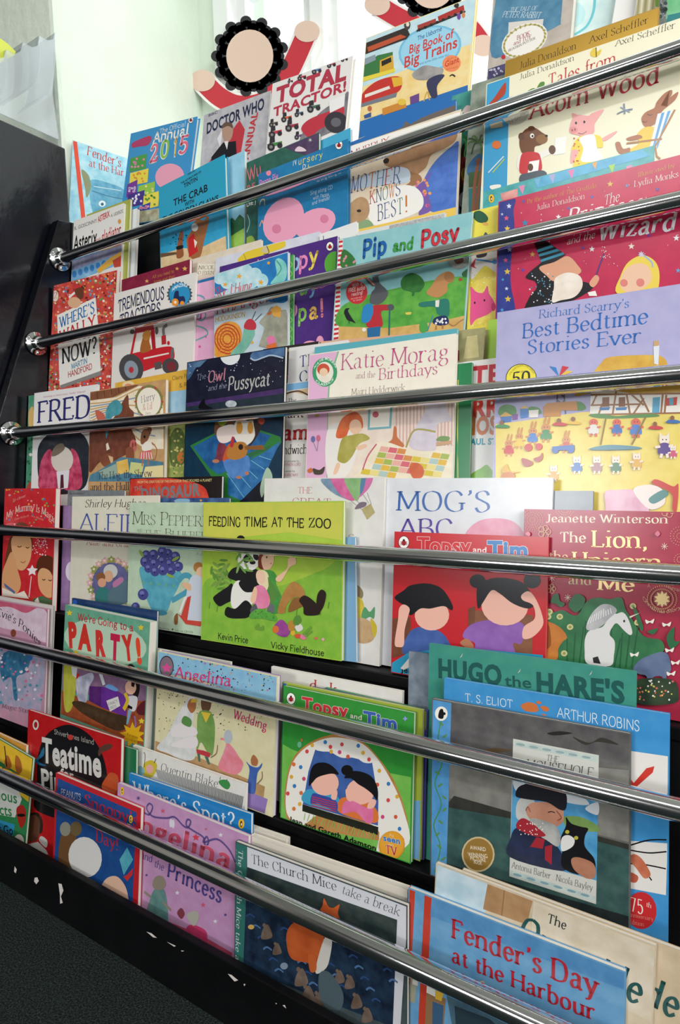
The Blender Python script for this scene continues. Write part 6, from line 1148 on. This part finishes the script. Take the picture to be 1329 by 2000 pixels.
B.b('d87a86/e090a0', 765, 870, 800, 780, 820, 700, 780, 680, 800, 670, 870, 740, 910, 800, 945, 860, 900, 930, 800, 910).e('b0b8c0', 835, 660, 30, 50).b('a86a44', 1000, 820, 1020, 790, 1050, 830, 1040, 870, 1005, 860).b('3a5aa0/4464aa', 965, 840, 1000, 870, 1050, 880, 1080, 850, 1075, 880, 1045, 930, 1030, 1060, 1000, 1070, 970, 1040, 990, 900).l('8a6a50', 5, 1045, 1000, 1080, 960, 1080, 910).l('8a6a50', 5, 710, 810, 750, 780, 760, 720)
B.done()
B = Book(4, 3.08, 'S', (112, 42), (1058, 222), None, .5, 'dedad2', 'white book rearmost behind the green tent book', tone='e4e0d8')
B.t('d   k', 'b83a3a', 390, 205, 590, 245, 70, 's', .03).done()
B = Book(4, 1, 'S', (190, 155), (1205, 358), None, .5, '9aa83a', 'yellow-green and blue book with blue spine, directly behind the green tent book', spine='2f66a8')
B.p('2f66a8', 185, 150, 222, 158, 200, 1200, 160, 1190).p('6aa0c8', 1000, 1010, 1210, 1010, 1210, 1550, 1000, 1550).done()
B = Book(4, 1.6, 'S', (400, 190), (1236, 360), None, .4, '4a3f9a', 'violet book edge, second behind the green tent book')
B.p('8a9a3a', 900, 250, 1240, 320, 1240, 500, 900, 480).done()
B = Book(4, 2.62, 'S', (500, 195), (1252, 362), None, .4, '3f8a5a', 'green-topped teal book edge, third behind the green tent book')
B.p('2f8aa0', 1000, 620, 1250, 640, 1250, 1600, 1000, 1600).done()
B = Book(4, 0.2, 'S', (200, 182), (1142, 384), (180, 1160), .6, '2f8a34', 'green picture book with a spotted tent window and two black-haired oval heads', tone='368f3a')
B.p('6ab04a/7aba54', 190, 600, 260, 640, 420, 700, 800, 780, 1120, 840, 1110, 1490, 180, 1160)
B.t('Topsy', 'c4343c', 336, 355, 668, 415, 92, 'K', .0, out='eae4e0', ow=.025).t('and', 'e0dcd0', 680, 412, 764, 430, 36, 'k').t('Tim', '3a5aa8', 778, 460, 1018, 505, 96, 'K', .0, out='eae6e6', ow=.025)
B.oval_logo(254, 274, 30, 40, 'bug', -8)
B.b('c08a50/b07a40', 215, 900, 260, 720, 360, 610, 500, 545, 640, 530, 780, 590, 900, 720, 1000, 870, 1070, 1050, 1100, 1200, 1060, 1300, 900, 1300, 300, 1180, 215, 1080)
B.b('e8e4dc', 225, 900, 270, 730, 370, 620, 510, 560, 640, 560, 770, 600, 880, 710, 980, 870, 1060, 1060, 1105, 1320, 880, 1395, 870, 1200, 500, 1100, 330, 1190, 225, 1100)
B.p('3a5a9a/4464a6', 430, 640, 520, 650, 700, 700, 840, 735, 885, 1010, 882, 1190, 600, 1110, 340, 1035, 380, 800).p('20241c', 338, 1035, 885, 1200, 880, 1258, 336, 1085).b('e8e4dc', 430, 640, 440, 600, 520, 600, 540, 640, 640, 650, 740, 680, 840, 690, 840, 735, 780, 735, 720, 700, 620, 700, 540, 660, 480, 655)
for x, y, c in ((370, 655, 'd04a4a'), (408, 610, 'd8a83a'), (502, 588, '3a7ab8'), (622, 604, 'd04a4a'), (740, 614, '3a7ab8'), (325, 768, '3a7ab8'), (275, 748, 'd8703a'), (258, 838, 'd8a83a'), (348, 852, 'c84a6a'), (280, 904, '3a7ab8'), (232, 958, 'd04a4a'), (328, 954, 'd06a3a'), (318, 1034, 'd8a83a'), (276, 1068, 'd07a3a'), (892, 794, 'd8a83a'), (878, 894, 'd05a3a'), (958, 888, '3a7ab8'), (956, 1006, 'd04a4a'), (1020, 980, 'd8a83a'), (1010, 1126, 'd05a3a'), (916, 1126, 'c84a7a'), (1038, 1212, '3a7ab8'), (1058, 1290, 'd04a4a'), (545, 656, 'd8a83a'), (606, 660, 'c84a7a'), (540, 622, 'd04a4a'), (775, 664, 'd8a83a'), (666, 692, 'd05a3a'), (818, 712, 'd04a4a')): B.e(c, x, y, 13, 15)
B.b('3f9ac0', 345, 1020, 370, 930, 480, 940, 600, 990, 590, 1080).b('d8743a', 600, 1090, 620, 990, 760, 1000, 870, 1070, 880, 1160, 800, 1160)
B.e('eeb6a4', 500, 880, 100, 92, 8).e('eeb6a4', 755, 945, 100, 92, 10).b('17161a', 385, 900, 395, 800, 430, 745, 500, 735, 560, 765, 600, 820, 540, 815, 450, 840, 410, 880).b('17161a', 640, 845, 680, 800, 760, 800, 840, 840, 880, 920, 878, 1005, 840, 960, 790, 920, 740, 890, 690, 850).e('17161a', 660, 790, 42, 38)
B.b('3a4a9a', 398, 1030, 410, 960, 460, 965, 580, 1010, 585, 1085, 520, 1060, 450, 1030)
for k in range(5): B.p('b83a4a', 405, 975 + 16 * k, 580, 1020 + 16 * k, 580, 1027 + 16 * k, 405, 982 + 16 * k)
B.b('d86a98/e07aa6', 625, 1100, 640, 1020, 700, 1010, 800, 1060, 845, 1060, 840, 1165, 790, 1160, 720, 1090).b('eeb6a4', 545, 990, 560, 925, 590, 940, 580, 1000).b('eeb6a4', 660, 1000, 650, 930, 680, 935, 695, 1010).b('eeb6a4', 805, 1060, 830, 1000, 870, 1010, 850, 1060)
for k in range(22): B.l('8ab85a', 4, 350 + 24 * k, 1150 + 7 * k, 358 + 24 * k + (k % 3) * 8, 1100 + 7 * k)
B.t('Jean and Gareth Adamson', '141614', 250, 1160, 868, 1372, 38, 'K', -.1)
B.e('d8952a', 983, 1330, 94, 104, 10, 'sticker').e('e2a030', 983, 1326, 84, 94, 10, 'sticker').t('As', 'ecdcb8', 966, 1264, 1000, 1272, 22, 'h', part='sticker').t('seen', '3a7ab8', 922, 1294, 1044, 1322, 40, 'K', out='ece4d8', ow=.03, part='sticker').t('on', 'ecdcb8', 962, 1334, 1000, 1342, 22, 'h', part='sticker').t('TV', 'b8383a', 940, 1384, 1024, 1406, 58, 'S', .04, out='ece4d8', ow=.03, part='sticker')
B.lab['sticker'] = 'round orange sticker'
B.star('8a9ad0', 1080, 418, 20, 4, .5).e('6ab08a', 318, 605, 16, 22).e('b8703a', 334, 572, 8, 12)
B.done()
B = Book(4, 3.08, 'N', (430, 1088), (800, 1140), None, .4, '6a7684', 'cloudy blue-grey book peeping out left of the teal hare book', tone='8a96a2')
B.done()
B = Book(4, 2.06, 'T', (143, 40), (1123, 168), (133, 360), .5, '3a8a7c', 'teal hare book with huge dark green lettering', tone='42927f')
B.t('HUGO', '1d5550', 184, 198, 486, 238, 84, 'K', .02).t('the', '1d5550', 502, 240, 626, 252, 50, 'k', .02).t("HARE'S", '1d5550', 648, 268, 1068, 322, 90, 'K', .02)
for x, y in ((294, 98), (568, 170), (906, 180)): B.p('c8c4b8', x - 8, y + 12, x + 8, y - 12, x + 3, y + 4)
B.done()
B = Book(4, 0.8, 'T', (213, 203), (1280, 368), None, .5, '3a8ac4', 'blue and white cat poem book with a red anniversary disc', br=(1258, 1400), tone='4593cb')
B.p('e0dcd6', 900, 520, 1280, 575, 1275, 750, 900, 700).p('e0dcd6', 900, 960, 1270, 985, 1262, 1230, 1000, 1180, 900, 1150)
B.t('T. S. ELIOT', 'dbe6ea', 312, 312, 540, 346, 36, 'h').t('ARTHUR ROBINS', 'dbe6ea', 748, 388, 1140, 456, 46, 'h')
B.b('c8703a', 576, 334, 610, 318, 650, 330, 655, 362, 600, 360).b('c8703a', 648, 316, 664, 312, 674, 324, 655, 326).b('c8703a', 668, 340, 690, 336, 712, 352, 690, 362).b('c8703a', 672, 374, 694, 376, 690, 384).p('c8352a', 1080, 690, 1095, 680, 1110, 700, 1170, 630, 1208, 620, 1200, 650, 1115, 725, 1095, 720)
for a in ((1090, 995, 1180, 970, 1265, 968), (1088, 1016, 1180, 1030, 1265, 1024), (1085, 1080, 1160, 1085, 1262, 1105), (1090, 1050, 1150, 1100, 1195, 1160)): B.l('17161a', 5, *a)
B.b('b85a44/c87a5a', 1088, 1060, 1110, 1035, 1150, 1060, 1190, 1130, 1160, 1150, 1120, 1100).b('b85a44', 1086, 1120, 1130, 1140, 1120, 1170, 1086, 1160)
B.e('c02c30', 1146, 1302, 72, 88, -4, 'anniversary_badge').t('75', 'ece0d6', 1094, 1304, 1160, 1322, 66, 's', .02, part='anniversary_badge').t('th', 'ece0d6', 1168, 1282, 1194, 1292, 22, 's', part='anniversary_badge').t('Anniversary', 'd88a80', 1084, 1328, 1204, 1352, 18, 's', part='anniversary_badge').t('Edition', 'd88a80', 1090, 1364, 1160, 1378, 20, 's', part='anniversary_badge')
B.lab['anniversary_badge'] = 'red round badge'
B.done()
B = Book(4, -0.2, 'T', (155, 300), (1095, 455), (130, 1135), .5, '5a5a58', 'stormy grey sea book with a bearded fisherman and black-and-white cat', tone='686660')
B.p('4a8ac0/5a9acc', 155, 300, 248, 314, 222, 1180, 128, 1170)
B.p('4f4c4e/62605e', 248, 314, 1096, 455, 1092, 620, 240, 560).p('8a8880/76746e', 240, 560, 1092, 640, 1088, 980, 236, 770).p('2e2f2c/3a3a34', 236, 790, 260, 760, 400, 800, 540, 840, 900, 940, 1088, 990, 1088, 1030, 234, 830).p('2f4a4a/40605a', 234, 815, 540, 870, 1088, 1015, 1084, 1420, 222, 1180).p('20282a/2a3434', 224, 1080, 560, 1180, 1086, 1330, 1084, 1440, 222, 1190)
B.b('2a2826', 700, 465, 760, 455, 820, 465, 740, 475).b('3a3630', 820, 480, 900, 510, 960, 485, 1040, 520, 940, 505, 880, 520).b('5a4a34', 400, 545, 460, 535, 540, 545, 470, 555, 410, 560)
for k in range(12): B.e('5a8a4a', 200 + 18 * math.sin(k * 1.2), 420 + 58 * k, 14, 5, 40 * (-1) ** k)
B.l('4a8a4a', 5, 200, 400, 185, 500, 205, 600, 170, 700, 200, 800, 165, 900, 195, 1000, 170, 1120)
B.e('ece8dc', 200, 372, 30, 34, 0, 'publisher_logo').b('17161a', 186, 390, 192, 356, 206, 350, 212, 370, 208, 395, part='publisher_logo').e('17161a', 214, 372, 7, 7, part='publisher_logo')
B.p('c8c8c0', 540, 490, 945, 568, 932, 1272, 522, 1140).p('a8b8b4/c0ccc4', 548, 500, 940, 575, 940, 602, 548, 524).p('a8b8b4/c0ccc4', 526, 1110, 930, 1235, 930, 1262, 526, 1136)
for k in range(6): B.e('8aa0a0', 575 + 62 * k, 518 + 12 * k, 22, 6, 10).e('7a9aa4', 560 + 64 * k, 1134 + 19 * k, 22, 6, 16)
B.t('THE', '3a3836', 696, 592, 756, 602, 28, 'i').t('MOUSEHOLE', '3a3836', 600, 632, 920, 676, 46, 'i').t('CAT', '3a3836', 700, 700, 840, 722, 40, 'i').t('Antonia Barber . Nicola Bayley', '2a2826', 534, 1100, 916, 1210, 30, 'g', -.02)
B.p('3f86b8/5aa0c8', 538, 676, 942, 770, 935, 1160, 526, 1048).b('d8dce0', 700, 740, 760, 720, 860, 760, 900, 800, 840, 800, 760, 780).b('d8dce0', 880, 820, 940, 790, 940, 850).b('d8dce0', 540, 690, 600, 690, 560, 740).b('6a8a4a/7c9a58', 780, 860, 860, 860, 938, 900, 936, 930, 800, 910)
B.b('242a3e/2c3450', 528, 960, 560, 910, 650, 930, 740, 990, 780, 1060, 770, 1115, 526, 1050).b('b0b0ac/c4c4c0', 555, 860, 560, 790, 600, 760, 640, 780, 640, 860, 590, 880).b('c08a72/b07a62', 600, 830, 640, 790, 760, 800, 780, 850, 770, 890, 720, 910, 640, 890).b('b4b4b0/8e8e8a', 620, 870, 660, 870, 740, 900, 765, 960, 750, 1000, 700, 970, 640, 930).b('22222a', 552, 760, 570, 715, 640, 700, 740, 715, 790, 750, 790, 820, 760, 825, 700, 790, 600, 775)
B.b('a02a34', 555, 910, 590, 865, 680, 930, 690, 950, 640, 950).p('a02a34', 620, 1000, 650, 955, 690, 965, 680, 1010).p('a02a34', 690, 1000, 725, 990, 722, 1085, 690, 1060).dots(['e8dcd8'], 26, 560, 880, 680, 945, 3)
B.b('18171a', 765, 960, 790, 900, 790, 860, 815, 890, 860, 905, 895, 915, 880, 950, 880, 1000, 925, 1060, 920, 1120, 840, 1130, 770, 1090, 775, 1000).b('dcdad6', 770, 960, 800, 945, 830, 965, 820, 1000, 770, 1020).e('b8b040', 796, 930, 10, 9).e('b8b040', 838, 958, 10, 9).b('b07a60/a06a50', 815, 1060, 850, 1050, 920, 1080, 928, 1140, 890, 1150, 830, 1110)
B.l('3a2a24', 4, 705, 838, 722, 834, 738, 840).l('8a5a48', 4, 600, 830, 610, 812, 622, 836).l('8a4a3c', 4, 745, 830, 768, 862, 750, 876)
B.e('c8b48a', 375, 1036, 78, 84, 0, 'award_sticker').e(ink('a8823f', None, 60, .35, 0, .3), 375, 1036, 70, 76, 0, 'award_sticker')
for txt, x0, x1, y in (('AWARD', 338, 412, 1012), ('WINNING', 328, 420, 1044), ('PICTURE', 338, 412, 1062), ('BOOK', 354, 394, 1078)): B.t(txt, 'e6dcc4', x0, y, x1, y + 10, 18, 'k', -.06, part='award_sticker')
B.lab['award_sticker'] = 'round gold award sticker'
B.done()

# ------------------------------------------------------------------ lowest tier
B = Book(5, 0.9, 'Q', (-260, 120), (225, 340), None, .5, 'c88a34', 'orange book edge behind the yellow and green insect book', tone='d0943c')
B.done()
B = Book(5, 0.2, 'Q', (-260, 130), (285, 455), None, .4, '2f7a48', 'yellow and green insect book leaning crookedly at the left edge', br=(220, 1225), lean=6.5)
B.p('d8ac2a/e0b838', -260, 130, 285, 455, 262, 650, -250, 300).p('c8c8c2', -200, 560, 150, 690, 190, 800, 130, 960, -200, 900).p('2f8ab0', -200, 920, 130, 1020, 110, 1150, -200, 1060).p('b8782a', -200, 1060, 110, 1150, 200, 1240, -200, 1160).p('d8b02a', 180, 710, 270, 760, 250, 830, 170, 760)
B.b('a8602a', 40, 480, 60, 420, 90, 460, 100, 520, 60, 540).b('a8602a', 130, 500, 140, 420, 180, 470, 190, 560, 150, 580).l('2a2018', 8, 40, 340, 60, 520)
B.t('Fabulous', '2f7a48', -190, 760, 150, 840, 88, 'k').t('Insects', '2f7a48', -150, 910, 105, 950, 88, 'k').t('that Go', '1a2430', -90, 1070, 115, 1112, 70, 'k').b('a02a20', 145, 880, 190, 850, 225, 900, 220, 1000, 180, 1050, 150, 960).e('16120e', 185, 940, 36, 14).e('d8cfc4', 165, 1165, 44, 60)
B.done()
B = Book(5, 1.47, 'Q', (245, 28), (1050, 268), None, .6, 'b0181c', 'red and black tea-time pirate book with fat white title', br=(1035, 640), tone='b81f22')
B.b('18171a', 320, 700, 330, 420, 400, 250, 520, 170, 640, 165, 780, 250, 880, 400, 930, 600, 960, 900, 700, 1000, 320, 900)
B.e('d0cdc8', 310, 158, 26, 44).e('9a2020', 310, 158, 15, 28)
B.t('Shiverbones Island', 'b8b4ae', 470, 236, 816, 330, 40, 'h').e('b83a34', 612, 266, 24, 24).t('Teatime', 'cfcbc6', 368, 470, 880, 610, 200, 'K', -.03).t('for', 'cfcbc6', 526, 600, 640, 630, 66, 'K', -.05).t('Pirates', 'cfcbc6', 356, 700, 800, 800, 160, 'K', -.03)
B.b('5a3a30', 850, 400, 870, 350, 940, 320, 975, 340, 950, 370, 890, 395, 860, 430).b('1f5a80/2a6a90', 245, 350, 270, 420, 320, 450, 380, 350, 380, 420, 330, 470, 400, 510, 330, 500, 250, 420).b('b8502a', 880, 690, 920, 610, 960, 570, 1020, 600, 1025, 700, 980, 770, 920, 740)
B.b('2a1c18', 235, 1000, 260, 930, 330, 920, 370, 1000, 350, 1100).b('5a3626', 240, 1080, 250, 960, 310, 940, 345, 1000, 335, 1120, 290, 1170, 250, 1150).p('c8c4be', 240, 1190, 330, 1170, 400, 1240, 420, 1280, 330, 1270, 240, 1260).b('c8c4be', 340, 1160, 360, 1120, 410, 1160, 400, 1220).b('1a2030', 230, 1280, 330, 1260, 400, 1300, 440, 1400, 230, 1400)
B.done()
B = Book(5, 2.38, 'Q', (1000, 322), (1180, 375), None, .4, '1f6a44', 'dark green book edge between the red tea-time book and the blue spot book')
B.done()
B = Book(5, 0.86, 'U', (160, 86), (606, 280), None, .5, 'c8706a', 'salmon-pink book edge behind the red-bordered blue book')
B.done()
B = Book(5, -0.5, 'U', (148, 88), (650, 308), (135, 640), .6, 'b8222a', 'red-bordered blue book with a white round shape and small white capitals')
B.p('1c4480/204c8a', 160, 120, 625, 322, 600, 890, 140, 640)
B.t('PEANUTS', 'cfd0d6', 180, 218, 298, 252, 36, 'h', .0).t('Great Holiday', '7a8ab0', 180, 240, 290, 274, 12, 'h').t("Snoopy's", 'b02838', 318, 280, 640, 410, 68, 'S', .0).t('First', 'b02838', 290, 370, 380, 410, 60, 'S').t('Day!', 'b02838', 386, 490, 522, 550, 72, 'S', -.02)
B.b('6a4a2c', 165, 600, 180, 460, 230, 440, 270, 470, 260, 560, 250, 690, 200, 660).e('d6d4d0', 322, 586, 98, 120, -10).e('8a8a7a', 205, 420, 32, 42).e('6a5a3a', 268, 418, 34, 44)
B.p('4a9ab0/5aaab8', 525, 600, 570, 528, 605, 600, 550, 692).p('c03030', 548, 700, 570, 690, 605, 650, 600, 690, 570, 728).b('d8b098', 418, 770, 450, 710, 510, 700, 560, 760, 580, 850, 570, 890, 470, 830)
B.oval_logo(592, 362, 11, 24, 'puffin').done()
B = Book(5, 3.4, 'R', (148, 722), (962, 955), None, .5, 'd8d5ce', 'white book with a scribbled name and yellow-haired doodle, above the blue spot book', tone='dedbd4', br=(940, 1190))
B.b('c8b43a', 220, 900, 230, 850, 280, 830, 320, 860, 310, 920, 270, 960, 230, 950).e('e0a8a0', 268, 893, 26, 32).b('7ab0b8', 170, 900, 200, 870, 230, 900, 220, 935, 180, 930).l('5a4a34', 4, 230, 880, 235, 790, 225, 775).l('5a4a34', 4, 300, 850, 315, 820)
B.t('Quentin Blake', '2a2622', 345, 905, 760, 1030, 60, 'g', -.03).b('3f8a4a', 765, 985, 790, 970, 830, 975, 850, 1010, 830, 1040, 790, 1020).l('3f8a4a', 4, 775, 970, 780, 950).l('3f8a4a', 4, 825, 975, 830, 955)
B.p('c2c0bb', 312, 890, 945, 1090, 925, 1190, 330, 960)
for k in range(62): t = k / 61; B.l('4a4844', 3, 314 + 630 * t, 894 + 196 * t, 330 + 600 * t, 955 + 225 * t)
B.done()
B = Book(5, 1.82, 'R', (118, 922), (1000, 1220), None, .5, '1f78b8', 'bright blue spot book with large white serif title', tone='2580c0')
B.t("Where's Spot?", 'd8e2e6', 150, 1092, 890, 1345, 112, 's', .02).oval_logo(930, 1288, 22, 36, 'puffin').done()
B = Book(5, 0.2, 'U', (515, 148), (1285, 466), None, .6, 'b586ae', 'lilac-pink princess book with curling ribbon line and coral title', tone='bc90b6')
B.l('5a4a80', 7, 665, 320, 700, 335, 720, 290, 700, 270, 685, 300, 720, 345, 800, 356, 850, 350, 900, 400, 930, 410, 945, 375, 925, 365, 920, 400, 960, 430, 1020, 470, 1030, 520, 1050, 500, 1040, 465, 1020, 500, 1100, 480, 1170, 540, 1210, 620)
B.t('Angelina', 'c2506a', 545, 400, 1190, 672, 110, 'w', .1, out='d8a0b4', ow=.02).t('and', '4a4080', 650, 592, 718, 618, 44, 'i', .03).t('the', '4a4080', 728, 640, 785, 668, 44, 'i', .03).t('Princess', '4a4080', 806, 700, 1130, 860, 92, 'w', .06)
B.star('c2404e', 976, 470, 24).star('c8546a', 780, 314, 15).star('c8546a', 1018, 868, 16).star('d8d0dc', 1122, 455, 15).star('d8d0dc', 866, 796, 15).star('d8d0dc', 1090, 964, 15).star('4a4080', 636, 238, 18, 8, .25).star('4a4080', 1150, 926, 11).star('c8546a', 1035, 420, 9).star('4a4080', 684, 692, 10).e('d0ccd4', 828, 385, 9, 26).e('d0ccd4', 842, 390, 9, 26)
B.p('a8405a/b04a62', 640, 900, 800, 960, 1000, 1040, 1190, 1150, 1180, 1230, 630, 920)
B.b('4f7a78/688a84', 690, 940, 710, 820, 740, 770, 790, 780, 810, 900, 800, 1000).b('8a8070', 720, 740, 740, 700, 780, 700, 800, 750, 770, 780, 730, 770).l('8a8070', 10, 670, 790, 710, 820).l('8a8070', 10, 780, 850, 830, 900).b('b0305a/c04068', 910, 1050, 930, 990, 980, 990, 1040, 1030, 1030, 1120, 960, 1100).b('a8a49a', 920, 930, 950, 905, 990, 910, 990, 960, 960, 990).b('7a3a44', 865, 915, 890, 885, 910, 920, 890, 950)
B.oval_logo(541, 196, 11, 24, 'puffin').done()
B = Book(5, 2.38, 'V', (150, 10), (468, 118), None, .9, 'd9d4c8', 'thick cream-paged book lying upright behind the lilac-pink princess book', board=True)
B.done()
B = Book(5, 0.86, 'V', (260, 95), (1170, 408), None, .9, 'd6cfc0', 'stack-thick pale book directly behind the church mouse book')
B.done()
B = Book(5, -0.5, 'V', (178, 128), (1170, 470), (150, 825), .6, '3a4548', 'dark seascape book with a ginger cat and a teal title spine', spine='2f6a62', tone='465256')
B.p('2f6a62', 178, 125, 246, 150, 226, 850, 148, 830).p('c9cad0', 246, 150, 1170, 470, 1165, 590, 1112, 580, 246, 275).p('232f32/38443f', 246, 275, 1112, 580, 1104, 860, 240, 470).p('131d2e/22364c', 240, 465, 1104, 855, 1090, 1200, 222, 860)
B.p('c9cad0', 1112, 575, 1170, 590, 1130, 1200, 1086, 1200)
B.t('The Church Mice', '2c2c30', 270, 252, 765, 416, 52, 's', -.02).t('take a break', '2c2c30', 790, 426, 1124, 560, 54, 'i', -.01).t('The Church Mice take a break', 'c4d0cc', 196, 172, 172, 980, 34, 's').t('Graham Oakley', 'a8bcb4', 176, 172, 160, 480, 15, 's')
for k in range(26): B.l('4a6a94' if k % 2 else '2a4470', 7, 240 + 33 * k, 560 + (k * 53) % 300 + k * 10, 262 + 33 * k, 548 + (k * 53) % 300 + k * 10, 290 + 33 * k, 566 + (k * 53) % 300 + k * 10)
B.b('a84a22/b85a2c', 472, 690, 490, 620, 540, 585, 600, 580, 670, 640, 690, 700, 680, 800, 690, 880, 660, 880, 620, 860, 600, 830, 500, 800).b('b4502a/c0602f', 655, 545, 680, 500, 690, 455, 715, 500, 745, 510, 780, 490, 770, 540, 785, 590, 740, 620, 690, 600).b('c8c4bc', 690, 690, 735, 690, 725, 790, 700, 860, 640, 880).b('b85a2c', 600, 780, 640, 790, 645, 870, 610, 875)
for x, y, s in ((360, 640, 50), (420, 740, 40), (560, 900, 60), (600, 1000, 60), (660, 1030, 50), (780, 900, 46), (840, 930, 46), (880, 1040, 50), (940, 1120, 50)): B.b('5a4a3e/74645a', x - s * .6, y + s, x - s * .5, y, x, y - s * .7, x + s * .4, y - s * .2, x + s * .6, y + s * .8).e('6a5a50', x - s * .3, y - s * .6, s * .2, s * .24, n=10)
B.b('4a5a60', 660, 900, 720, 880, 800, 1000, 780, 1100, 680, 1060).e('c8a05a', 270, 620, 18, 14).e('7a8a9a', 460, 845, 22, 20)
B.done()
B = Book(5, 1.41, 'W', (335, 90), (1640, 575), None, .5, 'bda98c', 'second copy of the tan quayside book, showing at the right behind the first', tone='cbb89c')
B.p('d8ccb8/c9bca6', 660, 222, 760, 250, 1220, 430, 1220, 800, 640, 500).t('Quayside', '24504e', 740, 470, 1318, 776, 122, 'w', .06)
B.done()
B = Book(5, 0.85, 'W', (215, 60), (1222, 440), None, .5, 'c2b195', 'tan quayside book with dark teal curly title, behind the blue harbour book', tone='cfc0a6')
B.b('c4d4dc/a8c4d0', 200, 40, 440, 100, 458, 180, 430, 290, 200, 300).p('a07a54/b08a64', 452, 150, 660, 220, 630, 340, 430, 270).p('d6cab6/c8baa2', 660, 224, 1222, 440, 1214, 794, 640, 500).l('8a6a48', 4, 528, 180, 515, 300)
B.t('The', '2a3a3a', 722, 330, 810, 366, 44, 'w', .03).t('Quayside', '24504e', 590, 408, 1150, 712, 122, 'w', .06)
B.done()
B = Book(5, 0.18, 'W', (90, 172), (1082, 545), (60, 794), .6, '5a90b8', 'blue harbour book with red serif title and red-striped spine edge, bottom right', spine='b03a28', tone='6c9dc0')
B.p('b83c2a', 86, 168, 120, 182, 90, 800, 55, 800).p('b83c2a', 164, 200, 196, 214, 168, 800, 134, 800).p('4a7fae/5a90bc', 196, 212, 1082, 545, 1080, 640, 190, 300)
B.t("Fender's Day", 'a82430', 288, 400, 962, 674, 88, 'S', .02).t('at the Harbour', 'a82430', 288, 510, 950, 784, 70, 'S', .02)
B.p('8a8a78/a0a088', 100, 570, 130, 580, 120, 700, 90, 690).p('c8c4bc', 110, 575, 134, 585, 132, 620, 108, 612).p('8a6a4a', 172, 640, 260, 680, 250, 800, 165, 800).p('d8b03a', 215, 640, 250, 655, 240, 690, 212, 678).p('3a5a7a', 200, 690, 250, 710, 245, 800, 198, 800).p('dcdad4', 175, 600, 214, 620, 212, 670, 172, 650).p('3f5a6a/4f6c7a', 262, 650, 420, 720, 520, 780, 700, 860, 300, 860).p('2a3a44', 300, 710, 460, 770, 560, 860, 310, 860)
for k in range(8): B.l('9a5a5a', 3, 290 + 52 * k, 566 + 22 * k, 322 + 52 * k, 580 + 22 * k)
B.l('c8b080', 6, 400, 612, 430, 600, 438, 620)
B.done()
